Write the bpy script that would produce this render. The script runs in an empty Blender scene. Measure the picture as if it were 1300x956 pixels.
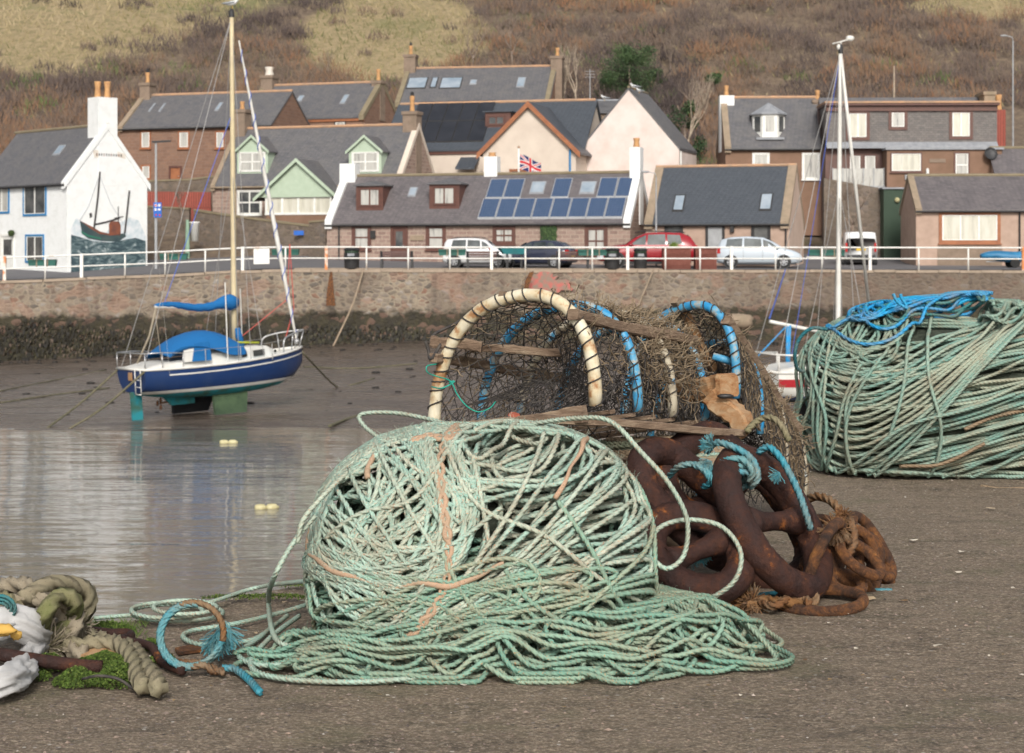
import bpy, math, random
import numpy as np
rnd = random.Random(7); NR = np.random.default_rng(7)
S = bpy.context.scene; COL = S.collection
F, CX, HY, CH = 2200.0, 650.0, 316.0, 1.1          # focal length in photo pixels, centre column, horizon row, eye height
CAM = np.array([0, 0, CH])
def P(px, py, D): return np.array([(px-CX)/F*D, D, CH-(py-HY)/F*D])
def PG(px, py, z=0.0):                              # point of the ground plane under a photo pixel
    D = F*(CH-z)/(py-HY); return P(px, py, D)
def A(*a): return np.array(a, float)
def nrm(v): return v/(np.linalg.norm(v)+1e-12)

# ------------------------------------------------------------------ mesh builder
class MB:
    def __init__(s): s.v=[]; s.l=[]; s.t=[]; s.a=[]; s.n=0
    def add(s, v, f, tone=0.0):
        v = np.asarray(v, float).reshape(-1,3)
        if isinstance(f, np.ndarray):
            s.l.append((f+s.n).ravel()); s.t.append(np.full(len(f), f.shape[1]))
        else:
            for q in f: s.l.append(np.array(q)+s.n); s.t.append(np.array([len(q)]))
        s.v.append(v); s.a.append(np.broadcast_to(np.asarray(tone, float), (len(v),)).copy()); s.n += len(v)
        return s
    def ob(s, o, a, b, c, tone=0.0):                # box from a corner and three edge vectors
        o,a,b,c = map(lambda q: np.asarray(q,float),(o,a,b,c))
        if np.dot(np.cross(a,b),c) < 0: a,b = b,a
        v=[o,o+a,o+a+b,o+b,o+c,o+a+c,o+a+b+c,o+b+c]
        return s.add(v,[(0,3,2,1),(4,5,6,7),(0,1,5,4),(1,2,6,5),(2,3,7,6),(3,0,4,7)],tone)
    def box(s, c, d, tone=0.0):
        c=np.asarray(c,float); d=np.asarray(d,float)
        return s.ob(c-d/2,(d[0],0,0),(0,d[1],0),(0,0,d[2]),tone)
    def bx(s, x0,x1,y0,y1,z0,z1,tone=0.0):
        return s.ob((x0,y0,z0),(x1-x0,0,0),(0,y1-y0,0),(0,0,z1-z0),tone)
    def prism(s, pts, vec, tone=0.0):
        p=np.asarray(pts,float); n=len(p); v=np.vstack([p,p+np.asarray(vec,float)])
        f=[tuple(range(n))[::-1], tuple(range(n,2*n))]+[(i,(i+1)%n,(i+1)%n+n,i+n) for i in range(n)]
        return s.add(v,f,tone)
    def ring(s, P_, T, N, prof, tw=None, closed=False, caps=True, tone=0.0):
        m=len(P_); B=np.cross(T,N); n=prof.shape[-2]
        if tw is not None:
            c,si=np.cos(tw)[:,None],np.sin(tw)[:,None]; N,B=c*N+si*B,-si*N+c*B
        pr=prof if prof.ndim==3 else np.broadcast_to(prof,(m,n,2))
        v=P_[:,None,:]+pr[:,:,0:1]*N[:,None,:]+pr[:,:,1:2]*B[:,None,:]
        mm=m if closed else m-1
        i=np.arange(mm)[:,None]; j=np.arange(n)[None,:]
        a=i*n+j; b=i*n+(j+1)%n; c_=((i+1)%m)*n+(j+1)%n; d=((i+1)%m)*n+j
        f=np.stack([a,b,c_,d],-1).reshape(-1,4)
        if not np.isscalar(tone): tone=np.repeat(tone,n)
        s.add(v.reshape(-1,3),f,tone)
        if not closed and caps:
            k=s.n-m*n
            s.l.append(np.arange(n)[::-1]+k); s.t.append(np.array([n]))
            s.l.append(np.arange(n)+k+(m-1)*n); s.t.append(np.array([n]))
        return s
    def tube(s, pts, r, n=8, closed=False, tone=0.0, flat=1.0):
        p=np.asarray(pts,float); T,N=frames(p,closed); m=len(p)
        r=np.broadcast_to(np.asarray(r,float),(m,))
        an=np.arange(n)*2*np.pi/n
        prof=np.stack([r[:,None]*np.cos(an),r[:,None]*np.sin(an)*flat],-1)
        return s.ring(p,T,N,prof,None,closed,True,tone)
    def ball(s, c, r, n=10, m=6, tone=0.0, jit=0.0):
        c=np.asarray(c,float); r=np.broadcast_to(np.asarray(r,float),(3,))
        th=np.linspace(0,np.pi,m+1)[1:-1]; ph=np.arange(n)*2*np.pi/n
        v=[(np.cos(q)*np.sin(t),np.sin(q)*np.sin(t),np.cos(t)) for t in th for q in ph]+[(0,0,1),(0,0,-1)]
        v=np.array(v)*r
        if jit: v=v*(1+jit*(NR.random((len(v),1))-.5))
        k=m-1; f=[]
        for i in range(k-1):
            for j in range(n): f.append((i*n+j,(i+1)*n+j,(i+1)*n+(j+1)%n,i*n+(j+1)%n))
        for j in range(n): f.append((k*n,j,(j+1)%n)); f.append((k*n+1,(k-1)*n+(j+1)%n,(k-1)*n+j))
        return s.add(v+c,f,tone)
    def lathe(s, prof, c, n=16, ax=(0,0,1), tone=0.0):
        ax=nrm(A(*ax)); u=nrm(np.cross(ax,(0.3,1,0.2))); w=np.cross(ax,u)
        v=[np.asarray(c)+z*ax+r*(math.cos(2*math.pi*j/n)*u+math.sin(2*math.pi*j/n)*w) for r,z in prof for j in range(n)]
        k=len(prof); f=[(i*n+j,i*n+(j+1)%n,(i+1)*n+(j+1)%n,(i+1)*n+j) for i in range(k-1) for j in range(n)]
        f.append(tuple(range(n))[::-1]); f.append(tuple(range((k-1)*n,k*n)))
        return s.add(v,f,tone)
    def build(s, name, mat, parent=None, smooth=False, world=True):
        v=np.vstack(s.v); 
        if parent is not None and world:
            r=parent
            while r.parent is not None: r=r.parent
            v=v-np.array(r.location); a=-r.rotation_euler.z
            if a: 
                c,si=math.cos(a),math.sin(a); v=np.stack([c*v[:,0]-si*v[:,1],si*v[:,0]+c*v[:,1],v[:,2]],1)
        me=bpy.data.meshes.new(name); l=np.concatenate(s.l).astype(np.int32); t=np.concatenate(s.t).astype(np.int32)
        me.vertices.add(len(v)); me.vertices.foreach_set('co',v.astype(np.float32).ravel())
        me.loops.add(len(l)); me.loops.foreach_set('vertex_index',l)
        me.polygons.add(len(t)); me.polygons.foreach_set('loop_start',np.concatenate([[0],np.cumsum(t)[:-1]]).astype(np.int32))
        me.polygons.foreach_set('use_smooth',np.full(len(t),bool(smooth)))
        me.update(calc_edges=True)
        a=np.concatenate(s.a)
        if a.any():
            at=me.attributes.new('tone','FLOAT','POINT'); at.data.foreach_set('value',a.astype(np.float32))
        me.materials.append(mat)
        o=bpy.data.objects.new(name,me); COL.objects.link(o)
        if parent is not None: o.parent=parent
        return o
def frames(p, closed=False):
    if closed: T=np.roll(p,-1,0)-np.roll(p,1,0)
    else: T=np.gradient(p,axis=0)
    T=T/(np.linalg.norm(T,axis=1,keepdims=True)+1e-12); m=len(p)
    n=np.cross(T[0],(0,0,1.0)); 
    if np.linalg.norm(n)<.1: n=np.cross(T[0],(1.0,0,0))
    n=n/np.linalg.norm(n); N=np.empty_like(p); N[0]=n
    tl=T.tolist(); cur=n.tolist()
    for i in range(1,m):
        t=tl[i]; d=cur[0]*t[0]+cur[1]*t[1]+cur[2]*t[2]
        x,y,z=cur[0]-d*t[0],cur[1]-d*t[1],cur[2]-d*t[2]; q=math.sqrt(x*x+y*y+z*z)+1e-12
        cur=[x/q,y/q,z/q]; N[i]=cur
    return T,N
def resample(p, step, closed=False):
    p=np.asarray(p,float)
    if closed: p=np.vstack([p,p[:1]])
    d=np.concatenate([[0],np.cumsum(np.linalg.norm(np.diff(p,axis=0),axis=1))])
    n=max(3,int(round(d[-1]/step))); q=np.linspace(0,d[-1],n+1)
    if closed: q=q[:-1]
    return np.stack([np.interp(q,d,p[:,k]) for k in range(p.shape[1])],1)
def spline(c, step, closed=False):                  # Catmull-Rom through control points
    c=np.asarray(c,float); m=len(c)
    if closed: e=np.vstack([c[-1],c,c[0],c[1]]); k=m
    else: e=np.vstack([2*c[0]-c[1],c,2*c[-1]-c[-2]]); k=m-1
    u=np.linspace(0,1,13)[:-1][:,None]; o=[]
    for i in range(k):
        a,b,c_,d=e[i],e[i+1],e[i+2],e[i+3]
        o.append(.5*((2*b)+(-a+c_)*u+(2*a-5*b+4*c_-d)*u**2+(-a+3*b-3*c_+d)*u**3))
    if not closed: o.append(c[-1:])
    return resample(np.vstack(o),step,closed)
ROPE9=np.array([(math.cos(math.radians(k*120+o))*q,math.sin(math.radians(k*120+o))*q) for k in range(3) for o,q in ((-60,.50),(-27,.98),(27,.98))])
def rope(mb, pts, r, closed=False, tone=0.0, lay=3.4, q=8, raw=False):   # a three-strand laid rope
    step=lay*2*r/q
    p=pts if raw else resample(pts,step,closed)
    if len(p)<4: return
    T,N=frames(p,closed); tw=np.arange(len(p))*2*np.pi/q
    if closed:
        k=max(1,round(len(p)/q)); tw=np.arange(len(p))*2*np.pi*k/len(p)
    mb.ring(p,T,N,ROPE9*r,tw,closed,True,tone)

# ------------------------------------------------------------------ scene tree
def thing(name,label,cat,loc=(0,0,0),yaw=0,group=None):
    o=bpy.data.objects.new(name,None); COL.objects.link(o); o.empty_display_size=.2
    o.location=tuple(float(q) for q in loc); o.rotation_euler=(0,0,yaw); return tag(o,label,cat,group)
def tag(o,label=None,cat=None,group=None,kind=None):
    for k,v in (('label',label),('category',cat),('group',group),('kind',kind)):
        if v: o[k]=v
    return o
def dup(root,loc,label=None,yaw=None):
    r=root.copy(); COL.objects.link(r); r.location=tuple(float(q) for q in loc)
    if yaw is not None: r.rotation_euler=(0,0,yaw)
    if label: r['label']=label
    for ch in list(root.children):
        c=ch.copy(); COL.objects.link(c); c.parent=r
        for g in ch.children:
            d=g.copy(); COL.objects.link(d); d.parent=c
    return r

# ------------------------------------------------------------------ materials
class NT:
    def __init__(s,name):
        s.m=bpy.data.materials.new(name); s.m.use_nodes=True; s.t=s.m.node_tree; s.n=s.t.nodes; s.b=s.n['Principled BSDF']
    def new(s,ty,**k):
        x=s.n.new(ty)
        for a,v in k.items():
            if a in x.bl_rna.properties: setattr(x,a,v)
        return x
    def L(s,a,b): s.t.links.new(a,b)
    def pos(s,scale=(1,1,1),obj=False):
        src=s.new('ShaderNodeTexCoord').outputs['Object'] if obj else s.new('ShaderNodeNewGeometry').outputs['Position']
        if scale==(1,1,1): return src
        mp=s.new('ShaderNodeMapping'); s.L(src,mp.inputs[0]); mp.inputs['Scale'].default_value=scale; return mp.outputs[0]
    def noise(s,scale,vec=None,detail=4,rough=.55,dist=0):
        x=s.new('ShaderNodeTexNoise'); x.inputs['Scale'].default_value=scale; x.inputs['Detail'].default_value=detail
        x.inputs['Roughness'].default_value=rough; x.inputs['Distortion'].default_value=dist
        s.L(vec if vec is not None else s.pos(),x.inputs['Vector']); return x.outputs['Fac']
    def ramp(s,fac,stops,interp='LINEAR'):
        x=s.new('ShaderNodeValToRGB'); s.L(fac,x.inputs[0]); e=x.color_ramp.elements; x.color_ramp.interpolation=interp
        while len(e)<len(stops): e.new(.5)
        for q,(p,c) in zip(e,stops):
            q.position=p; q.color=(*(c if not np.isscalar(c) else (c,c,c)),1)
        return x.outputs[0]
    def mix(s,fac,a,b,mode='MIX'):
        x=s.new('ShaderNodeMix'); x.data_type='RGBA'; x.blend_type=mode
        for v,i in ((fac,0),(a,6),(b,7)):
            if hasattr(v,'links'): s.L(v,x.inputs[i])
            else: x.inputs[i].default_value=v if i==0 else (*v,1)
        return x.outputs[2]
    def math(s,op,a,b=0.0,clamp=False):
        x=s.new('ShaderNodeMath'); x.operation=op; x.use_clamp=clamp
        for v,i in ((a,0),(b,1)):
            if hasattr(v,'links'): s.L(v,x.inputs[i])
            else: x.inputs[i].default_value=v
        return x.outputs[0]
    def vor(s,scale,vec=None,feat='F1',rand=1):
        x=s.new('ShaderNodeTexVoronoi'); x.feature=feat; x.inputs['Scale'].default_value=scale; x.inputs['Randomness'].default_value=rand
        s.L(vec if vec is not None else s.pos(),x.inputs['Vector']); return x
    def sepx(s,c):
        x=s.new('ShaderNodeSeparateColor'); s.L(c,x.inputs[0]); return x.outputs[0]
    def attr(s,name='tone'):
        x=s.new('ShaderNodeAttribute'); x.attribute_name=name; return x.outputs['Fac']
    def bump(s,h,st=.5,dist=.01,prev=None):
        x=s.new('ShaderNodeBump'); x.inputs['Strength'].default_value=st; x.inputs['Distance'].default_value=dist
        s.L(h,x.inputs['Height'])
        if prev is not None: s.L(prev,x.inputs['Normal'])
        s.L(x.outputs[0],s.b.inputs['Normal']); return x.outputs[0]
    def fin(s,col,rough=.7,metal=0,spec=None):
        for v,k in ((col,'Base Color'),(rough,'Roughness'),(metal,'Metallic')):
            if hasattr(v,'links'): s.L(v,s.b.inputs[k])
            else: s.b.inputs[k].default_value=v if np.isscalar(v) else (*v,1)
        if spec is not None: s.b.inputs['Specular IOR Level'].default_value=spec
        return s.m
def pm(name,c1,c2=None,scale=4,rough=.7,bump=0,bs=30,bd=.01,metal=0,spec=None,obj=False,st=(.35,.65)):
    m=NT(name); v=m.pos(obj=obj)
    if c2 is None: c2=tuple(x*.8 for x in c1)
    n=m.noise(scale,v,6,.6); c=m.ramp(n,[(st[0],c1),(st[1],c2)])
    if bump: m.bump(m.noise(bs,v,4),bump,bd)
    return m.fin(c,rough,metal,spec)
M={}
def mk():
    # ropes
    def ropem(name,c1,c2,c3,fl1,fl2,rough=.75):
        m=NT(name); t=m.attr(); c=m.ramp(t,[(0,c1),(.5,c2),(1,c3)])
        n=m.noise(9,None,5,.6); c=m.mix(m.math('MULTIPLY',m.ramp(n,[(.42,0.),(.70,1.)]),.65),c,(.27,.225,.155))
        f=m.noise(210,None,2); c=m.mix(m.math('MULTIPLY',m.ramp(f,[(.62,0.),(.66,1.)]),.75),c,fl1)
        f=m.noise(170,m.pos((1,1.1,.9)),2); c=m.mix(m.math('MULTIPLY',m.ramp(f,[(.66,0.),(.70,1.)]),.6),c,fl2)
        m.bump(m.noise(700,m.pos((1,1,1)),3),.35,.002); return m.fin(c,rough,spec=.3)
    M['mint']=ropem('mint_rope',(.27,.43,.36),(.37,.50,.42),(.47,.50,.40),(.50,.20,.10),(.03,.30,.26))
    M['olive']=ropem('worn_green_rope',(.15,.29,.245),(.26,.38,.315),(.35,.38,.29),(.33,.15,.08),(.05,.30,.27))
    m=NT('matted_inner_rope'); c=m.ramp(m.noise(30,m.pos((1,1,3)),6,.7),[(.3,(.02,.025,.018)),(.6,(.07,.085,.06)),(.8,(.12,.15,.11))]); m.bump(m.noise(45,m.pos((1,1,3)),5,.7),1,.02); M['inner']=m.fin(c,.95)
    M['skirt']=ropem('damp_green_rope',(.15,.30,.23),(.24,.38,.29),(.33,.36,.26),(.45,.20,.08),(.05,.30,.27))
    M['beige']=ropem('beige_rope',(.46,.30,.20),(.42,.28,.19),(.36,.25,.17),(.2,.12,.08),(.2,.3,.25))
    M['brownrope']=ropem('brown_rope',(.27,.19,.12),(.30,.20,.13),(.22,.28,.19),(.12,.08,.05),(.2,.3,.25))
    M['rustrope']=ropem('rust_stained_rope',(.20,.10,.035),(.15,.07,.03),(.10,.05,.03),(.3,.12,.03),(.06,.04,.03),.9)
    M['blue']=ropem('bright_blue_rope',(.015,.27,.60),(.02,.32,.58),(.03,.40,.62),(.02,.16,.36),(.10,.50,.65),.55)
    M['turq']=ropem('turquoise_rope',(.04,.24,.32),(.06,.28,.33),(.12,.28,.29),(.02,.24,.34),(.35,.50,.50))
    M['darkteal']=ropem('dark_teal_rope',(.02,.14,.17),(.03,.18,.2),(.05,.2,.2),(.02,.08,.1),(.05,.3,.3))
    M['greyrope']=ropem('old_grey_rope',(.34,.29,.22),(.28,.24,.18),(.17,.16,.08),(.12,.1,.07),(.3,.27,.2),.95)
    M['mossrope']=ropem('mossy_rope',(.12,.14,.045),(.16,.16,.07),(.2,.18,.1),(.06,.08,.02),(.2,.2,.1),.95)
    M['mooring']=pm('weedy_mooring_rope',(.09,.09,.05),(.16,.14,.09),6,.9)
    # rust
    m=NT('rust'); n=m.noise(9,None,8,.72,.5); c=m.ramp(n,[(.30,(.020,.010,.009)),(.48,(.038,.015,.011)),(.58,(.062,.023,.013)),(.63,(.20,.065,.016)),(.73,(.34,.12,.025))]); c=m.mix(.5,c,m.ramp(m.noise(70,None,5,.75),[(.3,.35),(.7,1.7)]),'MULTIPLY')
    b_=m.bump(m.noise(120,None,5,.75),.8,.004); m.bump(m.noise(22,None,6,.7),.8,.014,b_); M['rust']=m.fin(c,m.ramp(n,[(.3,.5),(.6,.85)]),0,.35)
    m=NT('bright_rust'); n=m.noise(18,None,8,.72,.5); c=m.ramp(n,[(.32,(.022,.012,.009)),(.46,(.085,.036,.016)),(.56,(.18,.070,.020)),(.70,(.36,.15,.035))]); c=m.mix(.55,c,m.ramp(m.noise(90,None,5,.75),[(.3,.35),(.7,1.6)]),'MULTIPLY'); m.bump(m.noise(60,None,7,.75),1.0,.014); M['rust2']=m.fin(c,.85)
    # creel
    m=NT('cream_pipe'); n=m.noise(14,None,5,.6); c=m.ramp(n,[(.40,(.70,.64,.49)),(.54,(.58,.48,.31)),(.62,(.38,.20,.09)),(.74,(.18,.09,.04))]); m.bump(m.noise(60,None,4),.3,.003); M['cream_pipe']=m.fin(c,.55)
    m=NT('blue_pipe'); n=m.noise(16,None,5,.6); c=m.ramp(n,[(.40,(.02,.24,.50)),(.54,(.10,.34,.52)),(.60,(.34,.36,.34)),(.68,(.30,.26,.20))]); m.bump(m.noise(60,None,4),.3,.003); M['blue_pipe']=m.fin(c,.5)
    m=NT('worn_pipe'); n=m.noise(16,None,5,.6); c=m.ramp(n,[(.40,(.45,.40,.30)),(.56,(.40,.34,.25)),(.64,(.10,.34,.55))]); M['worn_pipe']=m.fin(c,.7)
    M['net']=pm('black_net',(.022,.02,.022),(.07,.06,.05),40,.8)
    M['netbrown']=pm('weedy_net',(.16,.115,.07),(.26,.20,.13),30,.95)
    m=NT('driftwood'); n=m.noise(5,m.pos((2,2,9)),6,.7,.6); c=m.ramp(n,[(.3,(.34,.26,.18)),(.5,(.22,.15,.10)),(.7,(.09,.055,.035))]); m.bump(m.noise(12,m.pos((2,2,12)),6,.7),.8,.01); M['wood']=m.fin(c,.9)
    m=NT('tan_wood'); n=m.noise(9,m.pos((2,2,4)),6,.7,.6); c=m.ramp(n,[(.3,(.42,.30,.18)),(.55,(.34,.18,.08)),(.7,(.20,.07,.02))]); m.bump(n,.6,.01); M['wood2']=m.fin(c,.85)
    M['tealtwine']=pm('teal_twine',(.01,.36,.27),None,20,.6)
    # ground
    m=NT('quay_concrete'); n1=m.noise(2.3,m.pos((1,2.2,1)),9,.72,.6); n2=m.noise(95,None,5,.8); v=m.vor(75)
    base=m.ramp(n1,[(.34,(.062,.045,.028)),(.46,(.18,.132,.088)),(.54,(.22,.166,.114)),(.66,(.080,.062,.034))])
    c=m.mix(.38,base,m.ramp(n2,[(.34,(.02,.015,.012)),(.5,(.17,.132,.095)),(.64,(.70,.59,.46))])); c=m.mix(.7,c,m.ramp(m.noise(28,None,6,.75),[(.3,.45),(.55,1.0),(.72,1.6)]),'MULTIPLY')
    sp=m.vor(38); c=m.mix(m.ramp(sp.outputs['Distance'],[(.16,1.),(.24,0.)]),c,m.ramp(m.sepx(sp.outputs['Color']),[(0,(.05,.04,.035)),(.3,(.20,.14,.11)),(.6,(.30,.24,.19)),(.85,(.16,.13,.12)),(1,(.5,.46,.40))]))
    cr=m.vor(.9,m.mix(.25,m.pos(),m.ramp(m.noise(3,None,5,.7),[(0,0.),(1,1.)]),'ADD'),'DISTANCE_TO_EDGE'); c=m.mix(m.math('MULTIPLY',m.ramp(cr.outputs[0],[(.0,1.),(.008,0.)]),m.ramp(m.noise(1.1,None,3),[(.5,0.),(.62,.8)])),c,(.045,.036,.028))
    g=m.noise(3.1,None,5,.6); c=m.mix(m.math('MULTIPLY',m.ramp(g,[(.55,0.),(.72,1.)]),.5),c,(.10,.10,.045))
    b=m.bump(n2,.9,.006); m.bump(v.outputs['Distance'],.7,.006,b); M['concrete']=m.fin(c,.88)
    M['pebble']=NT('pebbles'); m=M['pebble']; c=m.ramp(m.attr(),[(0,(.06,.05,.045)),(.4,(.22,.17,.14)),(.8,(.30,.22,.17)),(1,(.6,.57,.52))]); M['pebble']=m.fin(c,.85)
    m=NT('moss'); c=m.ramp(m.attr(),[(0,(.03,.05,.01)),(.6,(.075,.13,.015)),(1,(.15,.19,.04))]); M['moss']=m.fin(c,.9)
    m=NT('dry_leaf'); c=m.ramp(m.attr(),[(0,(.12,.07,.035)),(.6,(.30,.20,.09)),(1,(.55,.50,.42))]); M['leaf']=m.fin(c,.9)
    m=NT('quay_face'); v=m.vor(1.6,m.pos((1,1,1.8)),'DISTANCE_TO_EDGE'); c=m.mix(m.ramp(v.outputs[0],[(0.,0.),(.06,1.)]),(.10,.09,.07),(.17,.14,.11)); M['quayface']=m.fin(c,.9)
    # harbour wall: rubble in mortar, dark and weedy below the tide line
    m=NT('harbour_wall'); pv=m.pos((1,1,1.6)); 
    dn=m.new('ShaderNodeTexNoise'); dn.inputs['Scale'].default_value=2.6; dn.inputs['Detail'].default_value=4; m.L(pv,dn.inputs['Vector']); pw=m.mix(.22,pv,dn.outputs['Color'],'ADD')
    vv=m.vor(2.7,pw); ve=m.vor(2.7,pw,'DISTANCE_TO_EDGE')
    sx=m.new('ShaderNodeSeparateColor'); m.L(vv.outputs['Color'],sx.inputs[0])
    stone=m.ramp(sx.outputs[0],[(0,(.13,.075,.055)),(.12,(.20,.17,.145)),(.4,(.26,.215,.165)),(.6,(.09,.08,.072)),(.75,(.24,.19,.145)),(.88,(.22,.115,.08)),(.93,(.31,.28,.25))])
    mort=m.mix(m.noise(5,None,5,.7),(.37,.31,.225),(.20,.160,.120))
    em=m.math('ADD',ve.outputs[0],m.math('MULTIPLY',m.noise(4,None,4,.6),-.12))
    up=m.mix(m.math('MULTIPLY',m.ramp(em,[(.0,0.),(.08,1.)]),.95),mort,stone)
    n=m.noise(.7,m.pos((1,1,.8)),6,.65); up=m.mix(m.math('MULTIPLY',m.ramp(n,[(.45,0.),(.7,1.)]),.7),up,(.17,.13,.10))
    xs=m.new('ShaderNodeSeparateXYZ'); m.L(m.pos(),xs.inputs[0])
    dk=m.noise(.35,m.pos((1,1,.5)),5,.65); up=m.mix(m.math('MULTIPLY',m.ramp(dk,[(.42,0.),(.62,1.)]),.5),up,(.15,.115,.09)); big=m.vor(1.1,pw); up=m.mix(m.math('MULTIPLY',m.ramp(m.sepx(big.outputs['Color']),[(.8,0.),(.86,1.)]),.4),up,(.30,.17,.12))
    rt=m.ramp(m.math('ADD',m.math('MULTIPLY',xs.outputs['X'],.028),.32),[(.55,0.),(.78,1.)])
    up=m.mix(m.math('MULTIPLY',rt,.62),up,(.115,.085,.065))
    strk=m.noise(1.1,m.pos((1,1,.13)),5,.7); up=m.mix(m.math('MULTIPLY',m.ramp(strk,[(.52,0.),(.68,1.)]),.45),up,(.08,.06,.05))
    lo=m.mix(m.ramp(m.noise(2.2,m.pos((1,1,.6)),5,.7),[(.35,0.),(.65,1.)]),(.026,.022,.018),(.050,.042,.022))
    lo=m.mix(m.math('MULTIPLY',m.ramp(sx.outputs[1],[(.78,0.),(.85,1.)]),.55),lo,(.17,.10,.075))
    h=m.math('ADD',xs.outputs['Z'],m.math('MULTIPLY',m.noise(1.0,m.pos((1,1,1)),6,.7),1.5))
    h=m.math('ADD',h,m.math('MULTIPLY',xs.outputs['X'],-.010))
    c=m.mix(m.ramp(m.math('MULTIPLY',m.math('ADD',h,3.0),.33),[(.50,0.),(.60,1.)]),lo,up)
    b=m.bump(em,.8,.10); m.bump(m.noise(8,None,6,.7),.7,.06,b); M['harbour']=m.fin(c,.9)
    m=NT('kelp'); c=m.ramp(m.attr(),[(0,(.012,.010,.008)),(.5,(.024,.020,.009)),(.8,(.045,.040,.014)),(1,(.12,.085,.065))]); M['kelp']=m.fin(c,.6)
    # mud and water
    m=NT('mud'); n=m.noise(.5,m.pos((.6,1.6,1)),7,.65,.6); c=m.ramp(n,[(.3,(.070,.054,.044)),(.5,(.110,.086,.070)),(.7,(.055,.043,.035))])
    w=m.noise(1.0,m.pos((.35,1.3,1)),5,.6,1.0); r=m.ramp(w,[(.42,.10),(.60,.42)])
    b=m.bump(m.noise(2.2,m.pos((.5,1.5,1)),7,.65),.7,.10); m.bump(m.noise(14,None,5,.7),.4,.02,b); M['mud']=m.fin(c,r,0,.6)
    m=NT('water'); n=m.noise(1.0,m.pos((.28,1.5,1)),3,.5,.5); n2=m.noise(3.3,m.pos((.30,1.6,1)),3,.5,.4); n3=m.noise(.22,m.pos((.5,1.2,1)),2,.5,.3)
    b=m.bump(n3,.35,.16); b=m.bump(n,.6,.050,b); m.bump(n2,.5,.014,b)
    m.b.inputs['IOR'].default_value=1.40; M['water']=m.fin((.19,.178,.158),.03,0,.5)
    # town
    def brick(name,c1,c2,mo,s=1.0,bw=.45,rh=.2,rough=.85,ms=.02,v2=None,zs=1.0,bumpd=.02,off=.5,bl=0.):
        m=NT(name); x=m.new('ShaderNodeSeparateXYZ'); m.L(m.new('ShaderNodeTexCoord').outputs['Object'],x.inputs[0])
        q=m.new('ShaderNodeCombineXYZ'); m.L(m.math('ADD',x.outputs[0],x.outputs[1]),q.inputs[0]); m.L(m.math('MULTIPLY',x.outputs[2],zs),q.inputs[1])
        br=m.new('ShaderNodeTexBrick'); m.L(q.outputs[0],br.inputs['Vector']); br.offset=off
        for k,v in (('Scale',s),('Brick Width',bw),('Row Height',rh),('Mortar Size',ms),('Bias',bl)): br.inputs[k].default_value=v
        br.inputs['Color1'].default_value=(*c1,1); br.inputs['Color2'].default_value=(*c2,1); br.inputs['Mortar'].default_value=(*mo,1)
        n=m.noise(1.3,None,6,.65); n2=m.noise(9,None,4,.7)
        c=m.mix(m.math('MULTIPLY',m.ramp(n,[(.4,0.),(.7,1.)]),.55),br.outputs['Color'],v2 or tuple(a*.7 for a in c1))
        c=m.mix(.35,c,m.ramp(n2,[(.3,.55),(.7,1.35)]),'MULTIPLY')
        m.bump(br.outputs['Fac'],-.4,bumpd); return m.fin(c,rough)
    M['pinkstone']=brick('pink_sandstone',(.35,.24,.195),(.23,.15,.125),(.38,.30,.24),1,.5,.23,ms=.025,v2=(.34,.27,.22))
    M['brownstone']=brick('brown_sandstone',(.26,.15,.10),(.20,.11,.075),(.24,.16,.12),1,.5,.22,v2=(.19,.12,.09))
    M['slate']=brick('grey_slate',(.105,.105,.115),(.145,.14,.145),(.06,.06,.065),1,.28,.16,.55,.012,(.16,.15,.14),1.4)
    M['slatepurple']=brick('purple_slate',(.105,.096,.101),(.15,.135,.138),(.06,.05,.055),1,.28,.16,.55,.012,(.17,.15,.15),1.4)
    M['slatenew']=brick('new_blue_slate',(.062,.072,.088),(.078,.088,.105),(.03,.035,.04),1,.3,.15,.5,.014,(.07,.08,.095),1.4)
    M['slatewall']=brick('slate_hung_wall',(.13,.12,.115),(.19,.17,.155),(.08,.07,.07),1,.3,.14,.7,.01,(.15,.13,.12),1)
    M['rubble']=NT('garden_stone'); m=M['rubble']; v=m.vor(3.2,m.pos((1,1,1.5))); ve=m.vor(3.2,m.pos((1,1,1.5)),'DISTANCE_TO_EDGE')
    c=m.mix(m.ramp(ve.outputs[0],[(0,0.),(.07,1.)]),(.21,.17,.13),m.ramp(m.sepx(v.outputs['Color']),[(0,(.11,.085,.07)),(.4,(.17,.13,.10)),(.7,(.13,.11,.10)),(1,(.24,.18,.14))])); c=m.mix(m.ramp(m.noise(1.2,None,6,.7),[(.4,0.),(.65,.75)]),c,(.12,.095,.07)); m.bump(ve.outputs[0],.6,.05); M['rubble']=m.fin(c,.9)
    M['white']=pm('white_render',(.80,.81,.80),(.70,.71,.69),2.2,.8,.5,7,.04,st=(.45,.8))
    M['cream']=pm('cream_render',(.66,.57,.48),(.58,.49,.41),.8,.85)
    M['pinkwhite']=pm('pink_white_render',(.76,.65,.60),(.64,.53,.47),.9,.85,.2,10,.02,st=(.4,.7))
    M['tanrender']=pm('tan_render',(.46,.33,.26),(.38,.27,.21),2,.9,.3,20,.02)
    M['pinkgable']=pm('pale_pink_render',(.58,.44,.36),(.50,.37,.29),1.2,.9)
    M['brownrender']=pm('brown_render',(.235,.14,.095),(.19,.115,.075),1.3,.9)
    M['plumrender']=pm('plum_brown_wall',(.17,.10,.085),(.13,.085,.075),1.6,.9)
    M['mintpaint']=pm('mint_paint',(.45,.54,.42),(.40,.49,.37),3,.6)
    M['whitepaint']=pm('white_paint',(.80,.80,.77),(.70,.69,.64),5,.5)
    M['railpaint']=pm('chipped_white_paint',(.78,.77,.73),(.45,.22,.10),2.3,.5,st=(.60,.78))
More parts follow.
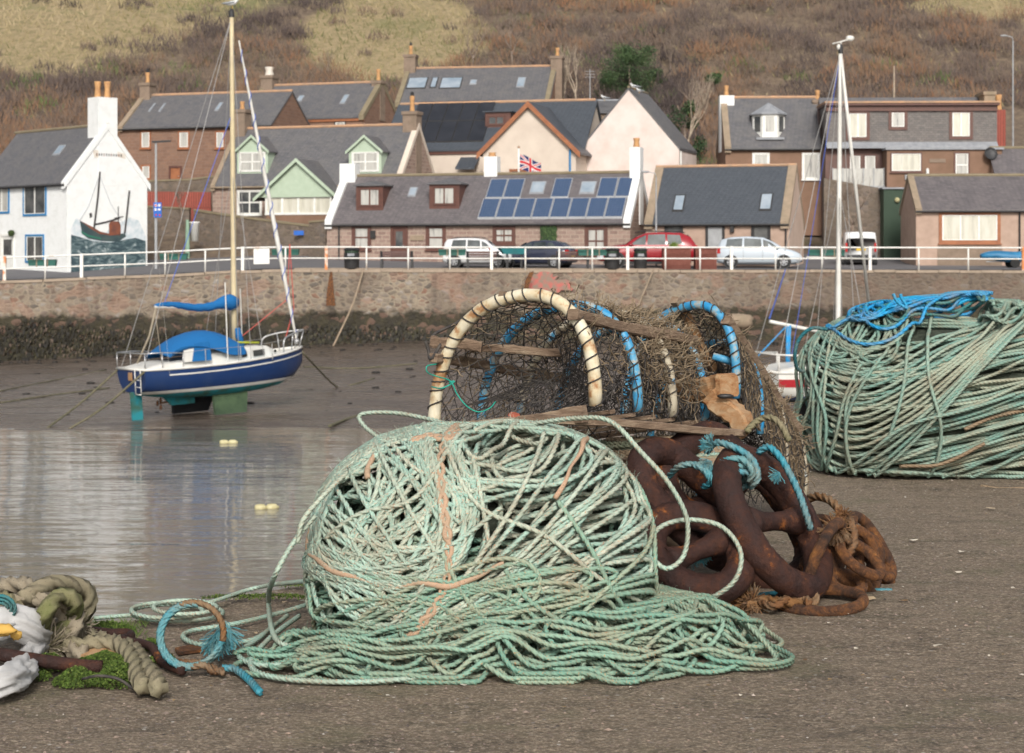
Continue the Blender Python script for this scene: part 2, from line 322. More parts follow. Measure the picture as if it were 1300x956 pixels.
    M['rustypost']=pm('rust_streaked_white_paint',(.74,.70,.64),(.60,.22,.07),1.8,.6,st=(.42,.55))
    M['bluepaint']=pm('blue_paint',(.03,.22,.48),None,3,.5)
    M['brownpaint']=pm('brown_paint',(.13,.055,.04),(.10,.045,.035),4,.5)
    M['orangewood']=pm('orange_timber',(.36,.14,.06),(.27,.10,.045),3,.6)
    M['redbrick']=brick('red_fence_boards',(.34,.085,.06),(.28,.07,.05),(.15,.04,.03),1,.16,3.0,v2=(.24,.07,.05))
    M['darkframe']=pm('dark_frame',(.03,.028,.028),None,4,.5)
    M['ridge']=pm('clay_ridge',(.52,.30,.17),(.36,.24,.16),2,.8)
    M['ridgegrey']=pm('mossy_ridge',(.24,.20,.13),(.20,.16,.10),2,.9)
    M['pot']=pm('clay_pot',(.58,.33,.14),(.42,.22,.10),5,.8)
    M['stack']=pm('chimney_stone',(.27,.20,.15),(.20,.15,.11),2,.9,.5,9,.03)
    M['skew']=pm('skew_stone',(.33,.25,.18),(.24,.19,.13),2,.9)
    M['lead']=pm('lead',(.30,.31,.33),(.22,.23,.25),3,.5)
    M['glass']=pm('window_glass',(.05,.055,.06),(.14,.14,.135),1.3,.08,spec=.8)
    m=NT('curtained_glass'); n=m.noise(1,m.pos((5,5,.5),True),4,.6); M['curtain']=m.fin(m.ramp(n,[(.34,(.22,.22,.21)),(.45,(.44,.43,.40)),(.62,(.52,.51,.47)),(.70,(.33,.32,.30))]),.2,0,.7)
    m=NT('blind_glass'); n=m.noise(1,m.pos((3,3,.5),True),4,.6); M['creamblind']=m.fin(m.ramp(n,[(.34,(.48,.46,.39)),(.46,(.57,.55,.46)),(.62,(.64,.62,.54)),(.72,(.50,.48,.42))]),.2,0,.7)
    M['skyglass']=pm('rooflight_glass',(.22,.28,.34),(.35,.40,.45),1.1,.12,spec=.8)
    m=NT('solar_cells'); x=m.new('ShaderNodeTexCoord'); br=m.new('ShaderNodeTexBrick'); sx=m.new('ShaderNodeSeparateXYZ'); m.L(x.outputs['Object'],sx.inputs[0]); q=m.new('ShaderNodeCombineXYZ')
    m.L(sx.outputs[0],q.inputs[0]); m.L(sx.outputs[2],q.inputs[1]); m.L(q.outputs[0],br.inputs['Vector']); br.offset=0
    for k,v in (('Scale',1),('Brick Width',.16),('Row Height',.13),('Mortar Size',.008)): br.inputs[k].default_value=v
    br.inputs['Color1'].default_value=(.035,.065,.13,1); br.inputs['Color2'].default_value=(.045,.075,.145,1); br.inputs['Mortar'].default_value=(.10,.14,.22,1); M['solar']=m.fin(br.outputs['Color'],.25,0,.6)
    M['solardark']=pm('black_solar',(.018,.02,.026),(.03,.032,.04),1,.3)
    M['alu']=pm('aluminium',(.55,.56,.58),None,8,.35,metal=.5)
    M['asphalt']=pm('asphalt',(.15,.145,.15),(.12,.115,.12),1.2,.85,.4,60,.01)
    M['kerb']=pm('kerb_sandstone',(.38,.30,.23),(.30,.24,.18),2.5,.9)
    m=NT('hillside'); g=m.noise(.10,m.pos((1,1,1.6)),7,.65,.3); g2=m.noise(1.6,m.pos((1,.4,2.0)),6,.7)
    tan=m.ramp(g2,[(.3,(.17,.155,.075)),(.5,(.30,.235,.13)),(.7,(.37,.29,.18))]); brn=m.ramp(g2,[(.3,(.10,.075,.055)),(.5,(.17,.125,.09)),(.7,(.23,.175,.11))])
    c=m.mix(m.ramp(m.attr(),[(.35,0.),(.65,1.)]),brn,tan); c=m.mix(m.ramp(g,[(.56,0.),(.66,.55)]),c,(.12,.15,.05)); m.bump(g2,.8,.5); M['hill']=m.fin(c,.95)
    m=NT('scrub_twigs'); c=m.ramp(m.attr(),[(0.0,(.050,.038,.036)),(.22,(.095,.072,.066)),(.42,(.15,.11,.085)),(.58,(.22,.13,.075)),(.70,(.25,.115,.06)),(.80,(.24,.18,.10)),(.9,(.30,.25,.14)),(1,(.08,.12,.035))]); M['scrub']=m.fin(c,.95)
    m=NT('dry_grass'); c=m.ramp(m.attr(),[(0,(.14,.14,.06)),(.45,(.29,.235,.125)),(1,(.42,.335,.21))]); M['grass']=m.fin(c,.95)
    m=NT('evergreen_leaf'); c=m.ramp(m.attr(),[(0,(.014,.034,.016)),(.5,(.045,.085,.03)),(1,(.11,.17,.06))]); M['leafgreen']=m.fin(c,.8)
    M['bark']=pm('bark',(.17,.12,.09),(.26,.21,.17),5,.9)
    M['palebark']=pm('pale_bark',(.42,.34,.26),(.30,.24,.18),5,.9)
    # vehicles, boats, furniture
    def paint(n,c,r=.25): 
        m=NT(n); m.b.inputs['Coat Weight'].default_value=.6; nn=m.noise(3,None,4); return m.fin(m.mix(m.math('MULTIPLY',nn,.25),c,tuple(q*.7+.03 for q in c)),r)
    for k,c in (('c_white',(.72,.73,.74)),('c_navy',(.025,.03,.055)),('c_red',(.30,.012,.02)),('c_silver',(.50,.56,.62)),('c_van',(.75,.76,.76))): M[k]=paint(k[2:]+'_car_paint',c)
    M['carglass']=pm('car_glass',(.02,.028,.03),(.07,.085,.09),1.5,.38,spec=.28)
    M['tyre']=pm('tyre',(.02,.02,.02),None,9,.85); M['rim']=pm('wheel_rim',(.45,.46,.48),None,9,.35,metal=.4)
    M['black']=pm('black_plastic',(.022,.022,.024),(.035,.035,.037),9,.55)
    M['redlight']=pm('red_lamp',(.45,.02,.02),None,9,.2); M['headlight']=pm('headlamp',(.55,.57,.6),None,9,.1); M['plate']=pm('yellow_plate',(.75,.48,.03),None,9,.5)
    m=NT('navy_gelcoat'); c=m.mix(m.ramp(m.noise(1.5,None,5,.6),[(.4,0.),(.8,.5)]),(.010,.035,.125),(.035,.06,.13)); M['navy']=m.fin(c,.28)
    M['gel']=pm('white_gelcoat',(.74,.73,.69),(.62,.60,.55),1.5,.35); M['lightblue']=pm('pale_blue_deck',(.36,.55,.66),None,3,.6)
    M['teal']=pm('teal_antifoul',(.015,.22,.26),(.04,.12,.09),2.2,.8,st=(.42,.62)); M['weedkeel']=pm('weedy_keel',(.06,.10,.05),(.03,.055,.03),3,.9,.4,12,.03)
    M['blackhull']=pm('black_antifoul',(.025,.025,.028),None,2,.8); M['redband']=pm('red_band',(.42,.02,.03),None,4,.4)
    m=NT('blue_canvas'); m.bump(m.noise(5,None,4),.5,.05); M['canvas']=m.fin((.004,.12,.34),.85)
    M['ochremast']=pm('ochre_mast_paint',(.62,.52,.32),(.52,.43,.28),2,.5); M['steel']=pm('stainless',(.55,.55,.55),None,9,.3,metal=.7)
    M['hatchglass']=pm('cabin_window',(.05,.05,.045),None,3,.15); M['wirem']=pm('rigging_wire',(.30,.29,.28),None,3,.5)
    M['redcord']=pm('red_cord',(.55,.10,.08),None,3,.7); M['bluecord']=pm('blue_cord',(.05,.12,.5),None,3,.7); M['yellow']=pm('yellow_tube',(.55,.60,.05),None,3,.6)
    M['benchbrown']=pm('dark_brown_bench',(.10,.055,.05),(.14,.08,.07),3,.6); M['greenbox']=pm('dark_green_planter',(.012,.12,.095),(.02,.09,.07),3,.6)
    M['tealbox']=pm('teal_planter',(.02,.20,.22),(.03,.16,.18),3,.6); M['redbox']=pm('red_brown_box',(.16,.05,.035),(.20,.07,.05),3,.8)
    M['greenmetal']=pm('green_sheet',(.035,.065,.04),(.045,.08,.05),2,.6); M['signblue']=pm('sign_blue',(.01,.13,.55),None,3,.4); M['signred']=pm('sign_red',(.6,.03,.03),None,3,.5)
    M['bluecover']=pm('blue_tarp',(.03,.20,.38),(.02,.14,.28),1.6,.5,.6,5,.06); M['galv']=pm('galvanised',(.38,.39,.40),None,3,.5); M['gull']=pm('gull_white',(.75,.75,.74),None,9,.8); M['gullgrey']=pm('gull_grey',(.30,.32,.34),None,9,.8)
    M['flagred']=pm('flag_red',(.60,.02,.03),None,3,.8); M['flagblue']=pm('flag_blue',(.012,.022,.13),None,3,.8); M['flagwhite']=pm('flag_white',(.75,.72,.70),None,3,.8)
    M['float']=pm('cream_float',(.60,.55,.33),(.45,.40,.2),12,.5); M['cloth']=pm('white_sack',(.50,.50,.50),(.36,.35,.34),6,.9,.5,60,.004)
    M['ochre']=pm('yellow_scrap',(.60,.36,.08),None,12,.8); M['greenpaint']=pm('pale_green_paint',(.30,.45,.33),None,3,.6)
    # mural paint
    m=NT('mural_sea'); n=m.noise(1.4,m.pos((1,1,2.6),True),6,.7,1.2); c=m.ramp(n,[(.3,(.018,.03,.04)),(.45,(.04,.075,.09)),(.56,(.11,.16,.17)),(.66,(.42,.47,.48))]); M['mursea']=m.fin(c,.8)
    M['murspray']=pm('mural_spray',(.50,.58,.62),(.70,.72,.74),2.5,.8,st=(.4,.6)); M['murhull']=pm('mural_hull',(.030,.055,.065),(.06,.09,.09),2,.8); M['murred']=pm('mural_cabin',(.25,.08,.04),(.12,.05,.04),3,.8)
    M['murline']=pm('mural_line',(.05,.045,.045),None,3,.8); M['murfaint']=pm('mural_faint_line',(.50,.52,.56),None,3,.8); M['murbanner']=pm('mural_banner',(.62,.54,.44),(.70,.66,.60),4,.8); M['murgreen']=pm('mural_green',(.03,.16,.11),None,3,.8)
mk()
# ================================================================== camera, light, sky
cam=bpy.data.cameras.new('camera'); co=bpy.data.objects.new('camera',cam); COL.objects.link(co); S.camera=co
co.location=tuple(CAM); co.rotation_euler=(math.pi/2,0,0); cam.sensor_width=36; cam.lens=F/1300*36
cam.shift_y=-(478-HY)/1300; cam.clip_end=2000; cam.clip_start=.05
cam.dof.use_dof=True; cam.dof.focus_distance=5.3; cam.dof.aperture_fstop=11
W=bpy.data.worlds.new('World'); S.world=W; W.use_nodes=True; nt=W.node_tree
sky=nt.nodes.new('ShaderNodeTexSky'); sky.sky_type='NISHITA'; sky.sun_disc=False
SUN_EL,SUN_AZ=math.radians(34),math.radians(176)     # azimuth clockwise from +Y: behind the camera
sky.sun_elevation=SUN_EL; sky.sun_rotation=SUN_AZ; sky.dust_density=4; sky.air_density=1.2
hs=nt.nodes.new('ShaderNodeHueSaturation'); hs.inputs['Saturation'].default_value=.30
nt.links.new(sky.outputs[0],hs.inputs['Color']); nt.links.new(hs.outputs[0],nt.nodes['Background'].inputs[0])
nt.nodes['Background'].inputs[1].default_value=.115
sl=bpy.data.lights.new('sun','SUN'); sl.energy=2.1; sl.angle=math.radians(13); sl.color=(1,.95,.88)
so=bpy.data.objects.new('sun',sl); COL.objects.link(so)
sd=A(math.sin(SUN_AZ)*math.cos(SUN_EL),math.cos(SUN_AZ)*math.cos(SUN_EL),math.sin(SUN_EL))
from mathutils import Vector
so.rotation_euler=Vector(sd).to_track_quat('Z','Y').to_euler(); so.location=(-20,-20,30)
S.view_settings.view_transform='Standard'; S.view_settings.look='None'; S.view_settings.gamma=1; S.view_settings.exposure=.25
S.cycles.max_bounces=6; S.cycles.diffuse_bounces=3; S.cycles.glossy_bounces=3; S.cycles.use_denoising=True
try: S.cycles.use_adaptive_sampling=True; S.cycles.adaptive_threshold=.02
except Exception: pass

# ------------------------------------------------------------------ value noise for shapes
_tab=NR.random((64,64))
def vn(x,y):
    x=np.asarray(x,float); y=np.asarray(y,float); xi=np.floor(x).astype(int); yi=np.floor(y).astype(int)
    fx=x-xi; fy=y-yi; fx=fx*fx*(3-2*fx); fy=fy*fy*(3-2*fy)
    a=_tab[xi%64,yi%64]; b=_tab[(xi+1)%64,yi%64]; c=_tab[xi%64,(yi+1)%64]; d=_tab[(xi+1)%64,(yi+1)%64]
    return (a*(1-fx)+b*fx)*(1-fy)+(c*(1-fx)+d*fx)*fy
def fbm(x,y,o=4): 
    s=0; a=.5
    for k in range(o): s=s+a*vn(x*2**k+k*7.3,y*2**k+k*3.1); a*=.5
    return s
def grid(mb,X,Y,Z,tone=0.0):
    m,n=X.shape; v=np.stack([X,Y,Z],-1).reshape(-1,3); i=np.arange(m-1)[:,None]; j=np.arange(n-1)[None,:]
    a=i*n+j; f=np.stack([a,a+1,a+n+1,a+n],-1).reshape(-1,4)
    return mb.add(v,f[:,::-1] if False else f,tone if np.isscalar(tone) else np.asarray(tone).ravel())

# ================================================================== harbour floor and water
WZ=-4.70
X,Y=np.meshgrid(np.linspace(-75,75,240),np.linspace(46,94,140))
def mudz(X,Y):
    s=.004+.028*np.clip((X+27)/22,0,1)
    return WZ+(Y-56.2)*s+.16*(fbm(X*.12,Y*.45,5)-.48)+.05*(fbm(X*.9,Y*1.8,3)-.45)
Z=mudz(X,Y); tag(grid(MB(),X,Y,Z).build('mud',M['mud'],None,True),kind='structure')
w=MB(); w.add([(-400,-60,WZ),(400,-60,WZ),(400,89,WZ),(-400,89,WZ)],[(0,1,2,3)]); tag(w.build('water',M['water']),kind='structure')
sb=MB(); sb.add([(-400,-60,WZ-1.2),(400,-60,WZ-1.2),(400,95,WZ-1.2),(-400,95,WZ-1.2)],[(0,1,2,3)]); tag(sb.build('harbour_bed',M['mud']),kind='structure')

# ================================================================== far quay: top edge as (photo column, base row of railing, depth)
EDGE=[(-500,372,84),(-260,366,86),(-100,361,87.5),(0,356,88),(55,354.5,88.2),(110,352,88.6),(160,350,89),(210,348.3,89.3),(260,345.5,89.6),(305,343,90),(360,342,90),(430,342,90),(700,342.5,90),(1000,342.5,90),(1300,343,90),(1800,344,90)]
EP=np.array([P(*e) for e in EDGE])
def edge_at(x): return np.array([x,np.interp(x,EP[:,0],EP[:,1]),np.interp(x,EP[:,0],EP[:,2])])
def roadz(X,Y):
    e=np.interp(X,EP[:,0],EP[:,2]); d=Y-np.interp(X,EP[:,0],EP[:,1])
    return e+np.interp(d,[0,10,18,24,32,42,52,60,80,120,170,300],[0.004,.25,.8,2.4,4.6,8.0,11.0,14.6,26.0,45.0,62.0,66.0])
def px2x(px,D): return (px-CX)/F*D
ht=thing('harbour_wall','long rubble stone harbour wall across the water, dark with weed along its foot','harbour wall',EP[7]-A(0,0,4))
xs=np.arange(EP[0,0],EP[-1,0],.22); ks=np.linspace(0,1,34)
Xw=np.repeat(xs[None,:],len(ks),0); ey=np.interp(Xw,EP[:,0],EP[:,1]); ez=np.interp(Xw,EP[:,0],EP[:,2])-.12
foot=-5.1; Kw=ks[:,None]*np.ones_like(Xw); Zw=ez*(1-Kw)+foot*Kw
bat=.10*Kw+np.clip((Kw-.52)/.48,0,1)**1.5*1.1
Yw=ey-.02-bat-.16*(fbm(Xw*1.3,Zw*2.2,4)-.45)*(.6+1.2*Kw)
grid(MB(),Xw,Yw,Zw).build('rubble_face',M['harbour'],ht,True)
cp=MB(); 
for i in range(len(EP)-1):
    a,b=EP[i],EP[i+1]; n=max(1,int((b[0]-a[0])/1.1))
    for k in range(n):
        p=a+(b-a)*k/n; q=a+(b-a)*(k+1)/n; g=(q-p)*.012; dz=rnd.uniform(-.015,.015)
        cp.ob(p+g+A(0,-.07,-.14+dz),q-p-2*g,A(0,.50,0),A(0,0,.135),0)
cp.build('coping',M['kerb'],ht)
# kelp and weed along the foot of the wall
kb=MB(); n=16000; kx=NR.uniform(-34,12,n)+0; kx=np.where(NR.random(n)<.25,NR.uniform(-34,32,n),kx); kz=NR.beta(1.1,1.6,n)
hi=np.where(kx<0,2.1,1.2)*(.55+.75*fbm(kx*.5,kx*0+3,4)); z=-4.75+hi*kz+.15; e_y=np.interp(kx,EP[:,0],EP[:,1]); kk=np.clip((-.1-z)/5,0,1)
y=e_y-.12-(np.clip((kk-.52)/.48,0,1)**1.5*1.1)-.10*kk-NR.random(n)*.12
s=NR.uniform(.05,.16,n); a=NR.uniform(-.6,.6,n); tn=np.clip(NR.normal(.35,.28,n)+.25*(vn(kx*.8,z)>.75),0,1)
tn[NR.random(n)<.02]=.95
v=np.stack([np.stack([kx-s*.5,y,z],-1),np.stack([kx+s*.5,y-.03,z+.02],-1),np.stack([kx+a*s,y-.10,z-s*1.5],-1)],1).reshape(-1,3)
kb.add(v,np.arange(3*n).reshape(-1,3),np.repeat(tn,3)); tag(kb.build('seaweed',M['kelp']),'dark brown and green weed clinging along the foot of the far harbour wall','seaweed',kind='stuff')
# boulders at the left foot and in the right wall foot
for (px,py,s,lb) in ((938,408,.75,'pale rounded boulder at the weedy foot of the far wall beside the creels'),):
    b=MB(); b.ball(P(px,py,88.3),A(s,.5,s*.55),12,8,0,.25); tag(b.build('boulder',M['skew'],None,True),lb,'boulder')
# stones strewn on the mud
st=MB()
for k in range(260):
    x=rnd.uniform(-30,14); y=rnd.uniform(60,88) if rnd.random()<.5 else rnd.uniform(84,88.6)
    r=rnd.uniform(.04,.14); st.ball((x,y,float(mudz(np.array(x),np.array(y)))+r*.15),(r*1.3,r,r*.45),7,4,0,.4)
tag(st.build('mud_stones',M['kelp'],None,True),'small dark stones strewn over the wet mud','stones',kind='stuff')

# ================================================================== ground behind the far quay: road, hillside
X,Y0=np.meshgrid(np.linspace(-70,70,180),np.concatenate([np.linspace(0,62,90),np.linspace(64,220,70)]))
Yg=np.interp(X,EP[:,0],EP[:,1])+.43+Y0; hz=roadz(X,Yg)
far=np.clip((Y0-52)/20,0,1); hz=hz+far*(9*(fbm(X*.03+5,Y0*.03,4)-.5)+2.0*(fbm(X*.12,Y0*.12,3)-.45))
def hillz(x,y):
    x=np.asarray(x,float); y=np.asarray(y,float); y0=y-np.interp(x,EP[:,0],EP[:,1])-.43
    f=np.clip((y0-52)/20,0,1); return roadz(x,y)+f*(9*(fbm(x*.03+5,y0*.03,4)-.5)+2.0*(fbm(x*.12,y0*.12,3)-.45))
def tanmask(x,z):                                   # 1 where the photo's hillside is open dry grass
    px=650+x/158.*F; py=HY-(z-1.1)/158.*F
    g=np.maximum(1-np.hypot((px-20)/230,(py-0)/125),1-np.hypot((px-500)/120,(py-40)/75)); g=np.maximum(g,.8-np.hypot((px-170)/190,(py+5)/45)); g=np.maximum(g,.85-np.hypot((px-1260)/110,(py-0)/26))
    return np.clip(.5+g*2.2+.9*(fbm(px/60,py/40,4)-.47),0,1)
k=hz; tagm=tanmask(X,hz)
hb=MB(); r0=np.argmax(Y0[:,0]>17); grid(hb,X[r0:],Yg[r0:],hz[r0:]-.0,np.clip(tagm[r0:],.01,1)); tag(hb.build('hillside',M['hill'],None,True),kind='structure')
rb=MB(); grid(rb,X[:r0+1],Yg[:r0+1],hz[:r0+1]); tag(rb.build('road',M['asphalt'],None,True),kind='structure')
pb=MB()   # pale pavement strip behind the coping from column 380 rightwards to 840
xs=np.linspace(px2x(372,90),px2x(842,90),60); e=np.array([edge_at(x) for x in xs])
for (a,b) in zip(e[:-1],e[1:]): pb.ob(a+A(0,.44,-.05),b-a,A(0,1.5,0.02),A(0,0,.10))
tag(pb.build('pavement',M['kerb']),kind='structure')

# ------------------------------------------------------------------ scrub and dry grass on the hill
def blades(mb,bx,by,bz,h,w,lean,tone,crv=0):
    n=len(bx); an=NR.uniform(0,2*np.pi,n); dx=np.cos(an); wx=w*.5
    tx=bx+h*lean*np.cos(an*1.7); ty=by+h*lean*.5*np.sin(an*1.7)
    v=np.stack([np.stack([bx-wx,by-wx*dx*.4,bz],-1),np.stack([bx+wx,by+wx*dx*.4,bz],-1),np.stack([tx,ty,bz+h],-1)],1).reshape(-1,3)
    mb.add(v,np.arange(3*n).reshape(-1,3),np.repeat(np.clip(tone,.005,1),3))
sc=MB(); gr=MB(); n=3400
n=5200; cx=NR.uniform(-56,56,n); cy=146+NR.random(n)**1.1*58; q_=NR.random(n)<.22; cx=np.where(q_,np.where(NR.random(n)<.75,NR.uniform(-50,-24,n),NR.uniform(12,19,n)),cx); cy=np.where(q_,NR.uniform(122,148,n),cy); cz=hillz(cx,cy); tm=tanmask(cx,cz)
keep=NR.random(n)<np.where(tm>.55,.10,.8); cx,cy,cz,tm=cx[keep],cy[keep],cz[keep],tm[keep]
for x,y,z,t in zip(cx,cy,cz,tm):
    px=650+x/y*F; py=HY-(z-1.1)/y*F
    R=rnd.uniform(.9,2.3)*(1 if t<.5 else .55); H=R*rnd.uniform(.8,1.35); k=int(46*R)
    col=vn(x*.09+3,y*.06)*.62+rnd.uniform(-.20,.20)
    if px>1050: col=.30+.22*(col>.4)+rnd.uniform(-.08,.08)
    if (280<px<470 and py>60) or (880<px<1000 and py>60): col=.5+rnd.uniform(-.2,.1)
    if rnd.random()<.03: col=.98
    a=NR.uniform(0,6.28,k); r=R*np.sqrt(NR.random(k)); u=NR.random(k)**.6
    hh=H*np.sqrt(np.clip(1-(r/R)**2,0.02,1))
    blades(sc,x+r*np.cos(a),y+r*np.sin(a)*.8,z-.2+u*hh*.75,NR.uniform(.35,1.1,k)*.8,NR.uniform(.03,.10,k),.45,col+NR.normal(0,.05,k)+(u-.5)*.10)
tag(sc.build('scrub',M['scrub']),'leafless purple brown and russet scrub covering the hillside','scrub',kind='stuff')
n=30000; gx=NR.uniform(-56,56,n); gy=146+NR.random(n)*62; gz=hillz(gx,gy); tm=tanmask(gx,gz); kp=NR.random(n)<(.12+.9*(tm>.5))
gx,gy,gz=gx[kp],gy[kp],gz[kp]; blades(gr,gx,gy,gz-.1,NR.uniform(.3,.8,len(gx)),NR.uniform(.06,.22,len(gx)),.7,np.clip(fbm(gx*.2,gy*.15,3)*1.3-.15+NR.normal(0,.15,len(gx)),0,1))
tag(gr.build('hill_grass',M['grass']),'tufts of dry straw coloured grass on the open hillside','grass',kind='stuff')

# ------------------------------------------------------------------ trees
def bare_tree(px,py,D,h,label,mat='bark',spread=.5,seed=1,lean=0,group='bare trees on the hillside',depth=5,w=.022,name='bare_tree'):
    r=random.Random(seed); b=P(px,py,D); t=thing(name,label,'tree',b,group=group)
    tk=MB(); br=MB(); ends=[]
    def grow(p,d,l,rad,k):
        q=[p]; 
        for i in range(4):
            d=nrm(d+A(r.uniform(-.12,.12),r.uniform(-.12,.12),.05)); q.append(q[-1]+d*l/4)
        (tk if k==0 else br).tube(q,np.linspace(rad,rad*.62,5),5 if k else 7,False)
        if k>=depth: return
        for i in range(2 if k>2 else 3):
            a=r.uniform(0,6.28); s=spread*r.uniform(.6,1.3); e=nrm(d+A(math.cos(a)*s,math.sin(a)*s,.12)); grow(q[r.choice((3,4)) if i else 4],e,l*r.uniform(.62,.85),rad*.58,k+1)
    grow(b-A(0,0,.5),A(lean,0,1),h*.36,h*w,0)
    tk.build('trunk',M[mat],t,True); br.build('crown',M[mat],t,True); return t
def leafy(px,py,D,w,h,label,seed,cat='tree',name='evergreen_tree',n=5200,lobes=11,base=0.0,sz=.8):
    r=random.Random(seed); b=P(px,py,D); t=thing(name,label,cat,b)
    tk=MB(); tk.tube([b-A(0,0,.6),b+A(.05,0,h*.3),b+A(-.1,0,h*.7)],[.2,.15,.05],7,False); tk.build('trunk',M['bark'],t,True)
    cr=MB(); per=n//lobes
    for i in range(lobes):
        a=r.uniform(0,6.28); q=r.random()**.5; zc=h*r.uniform(.12,.90); sp=1-abs(zc/h-.45)*.9
        c=b+A(math.cos(a)*w*.42*q*sp+r.gauss(0,w*.04),math.sin(a)*w*.36*q*sp,zc+base); R=A(w*.17,w*.17,h*.12)*r.uniform(.45,1.35)
        d=NR.normal(size=(per,3)); d/=np.linalg.norm(d,axis=1,keepdims=True); rr=NR.random((per,1))**.35*NR.uniform(.75,1.15,(per,1)); p=c+d*R*rr
        s=NR.uniform(.10,.26,(per,1))*sz; u=NR.normal(size=(per,3)); u/=np.linalg.norm(u,axis=1,keepdims=True); v_=np.cross(u,NR.normal(size=(per,3))); v_/=np.linalg.norm(v_,axis=1,keepdims=True)+1e-9
        v=np.stack([p,p+u*s,p+u*s*.5+v_*s*.7],1).reshape(-1,3); cr.add(v,np.arange(3*per).reshape(-1,3),np.repeat(np.clip(NR.normal(r.uniform(.25,.7),.18,per),.01,1),3))
    cr.build('crown',M['leafgreen'],t); return t
leafy(800,150,147,6.6,6.6,'broad dark evergreen tree on the hillside above the pink white gable',3,n=15000,lobes=26,sz=.62)
leafy(768,140,148,2.6,3.2,'low left evergreen next to the broad one above the pink gable',13,n=3500,lobes=9,sz=.62); leafy(832,135,150,2.8,3.6,'thin right evergreen next to the broad one above the pink gable',14,n=3000,lobes=9,sz=.62)
leafy(870,215,128,3.6,5.2,'dark evergreen bush in the gap right of the pink white house',5,'bush','evergreen_bush',4200)
leafy(905,118,147,2.4,2.0,'small green bush above the chimney of the terrace with the white bay dormer',6,'bush','evergreen_bush',1400,6)
leafy(862,150,143,2.2,1.5,'low bright green bush beside the rubbish on the garden slope',8,'bush','evergreen_bush',1200,6)
leafy(268,85,160,3.0,2.0,'small green gorse bush behind the yacht mast',9,'bush','evergreen_bush',900,6)
leafy(560,10,170,3.2,2.2,'small dark gorse bush near the top of the hillside above the slate roofs',10,'bush','evergreen_bush',900,6)
k=0
for px,py,D,h,mat,sp,lb in ((732,132,146,4.9,'palebark',.30,'slim pale trunked bare tree left of the big evergreen'),(716,132,147,4.3,'palebark',.35,'short bare tree beside the stone chimney of the highest slate roof'),
    (868,205,126,6.0,'palebark',.45,'tall pale bare tree in the garden right of the pink white house'),(886,160,140,4.6,'bark',.5,'bare tree behind the garden rubbish left of the terrace'),(600,85,152,4.4,'bark',.5,'bare tree behind the ridge of the highest slate roof'),
    (650,82,152,4.8,'bark',.5,'twiggy bare tree above the small square rooflight of the highest roof'),(850,95,152,4.2,'bark',.5,'dark bare tree right of the big evergreen'),(960,112,150,3.6,'bark',.5,'russet bare tree behind the white bay dormer'),
    (1000,112,151,4.2,'bark',.55,'bare tree behind the terrace roof beside the yacht mast'),(345,100,152,3.4,'bark',.5,'bare tree behind the chimney with the pale square pot'),(420,100,151,2.8,'bark',.6,'low bare tree behind the slate roof with three rooflights'),(150,110,150,3.2,'bark',.6,'low bare tree behind the white chimney of the mural house')):
    k+=1; bare_tree(px,py,D,h,lb,mat,sp,k+20)
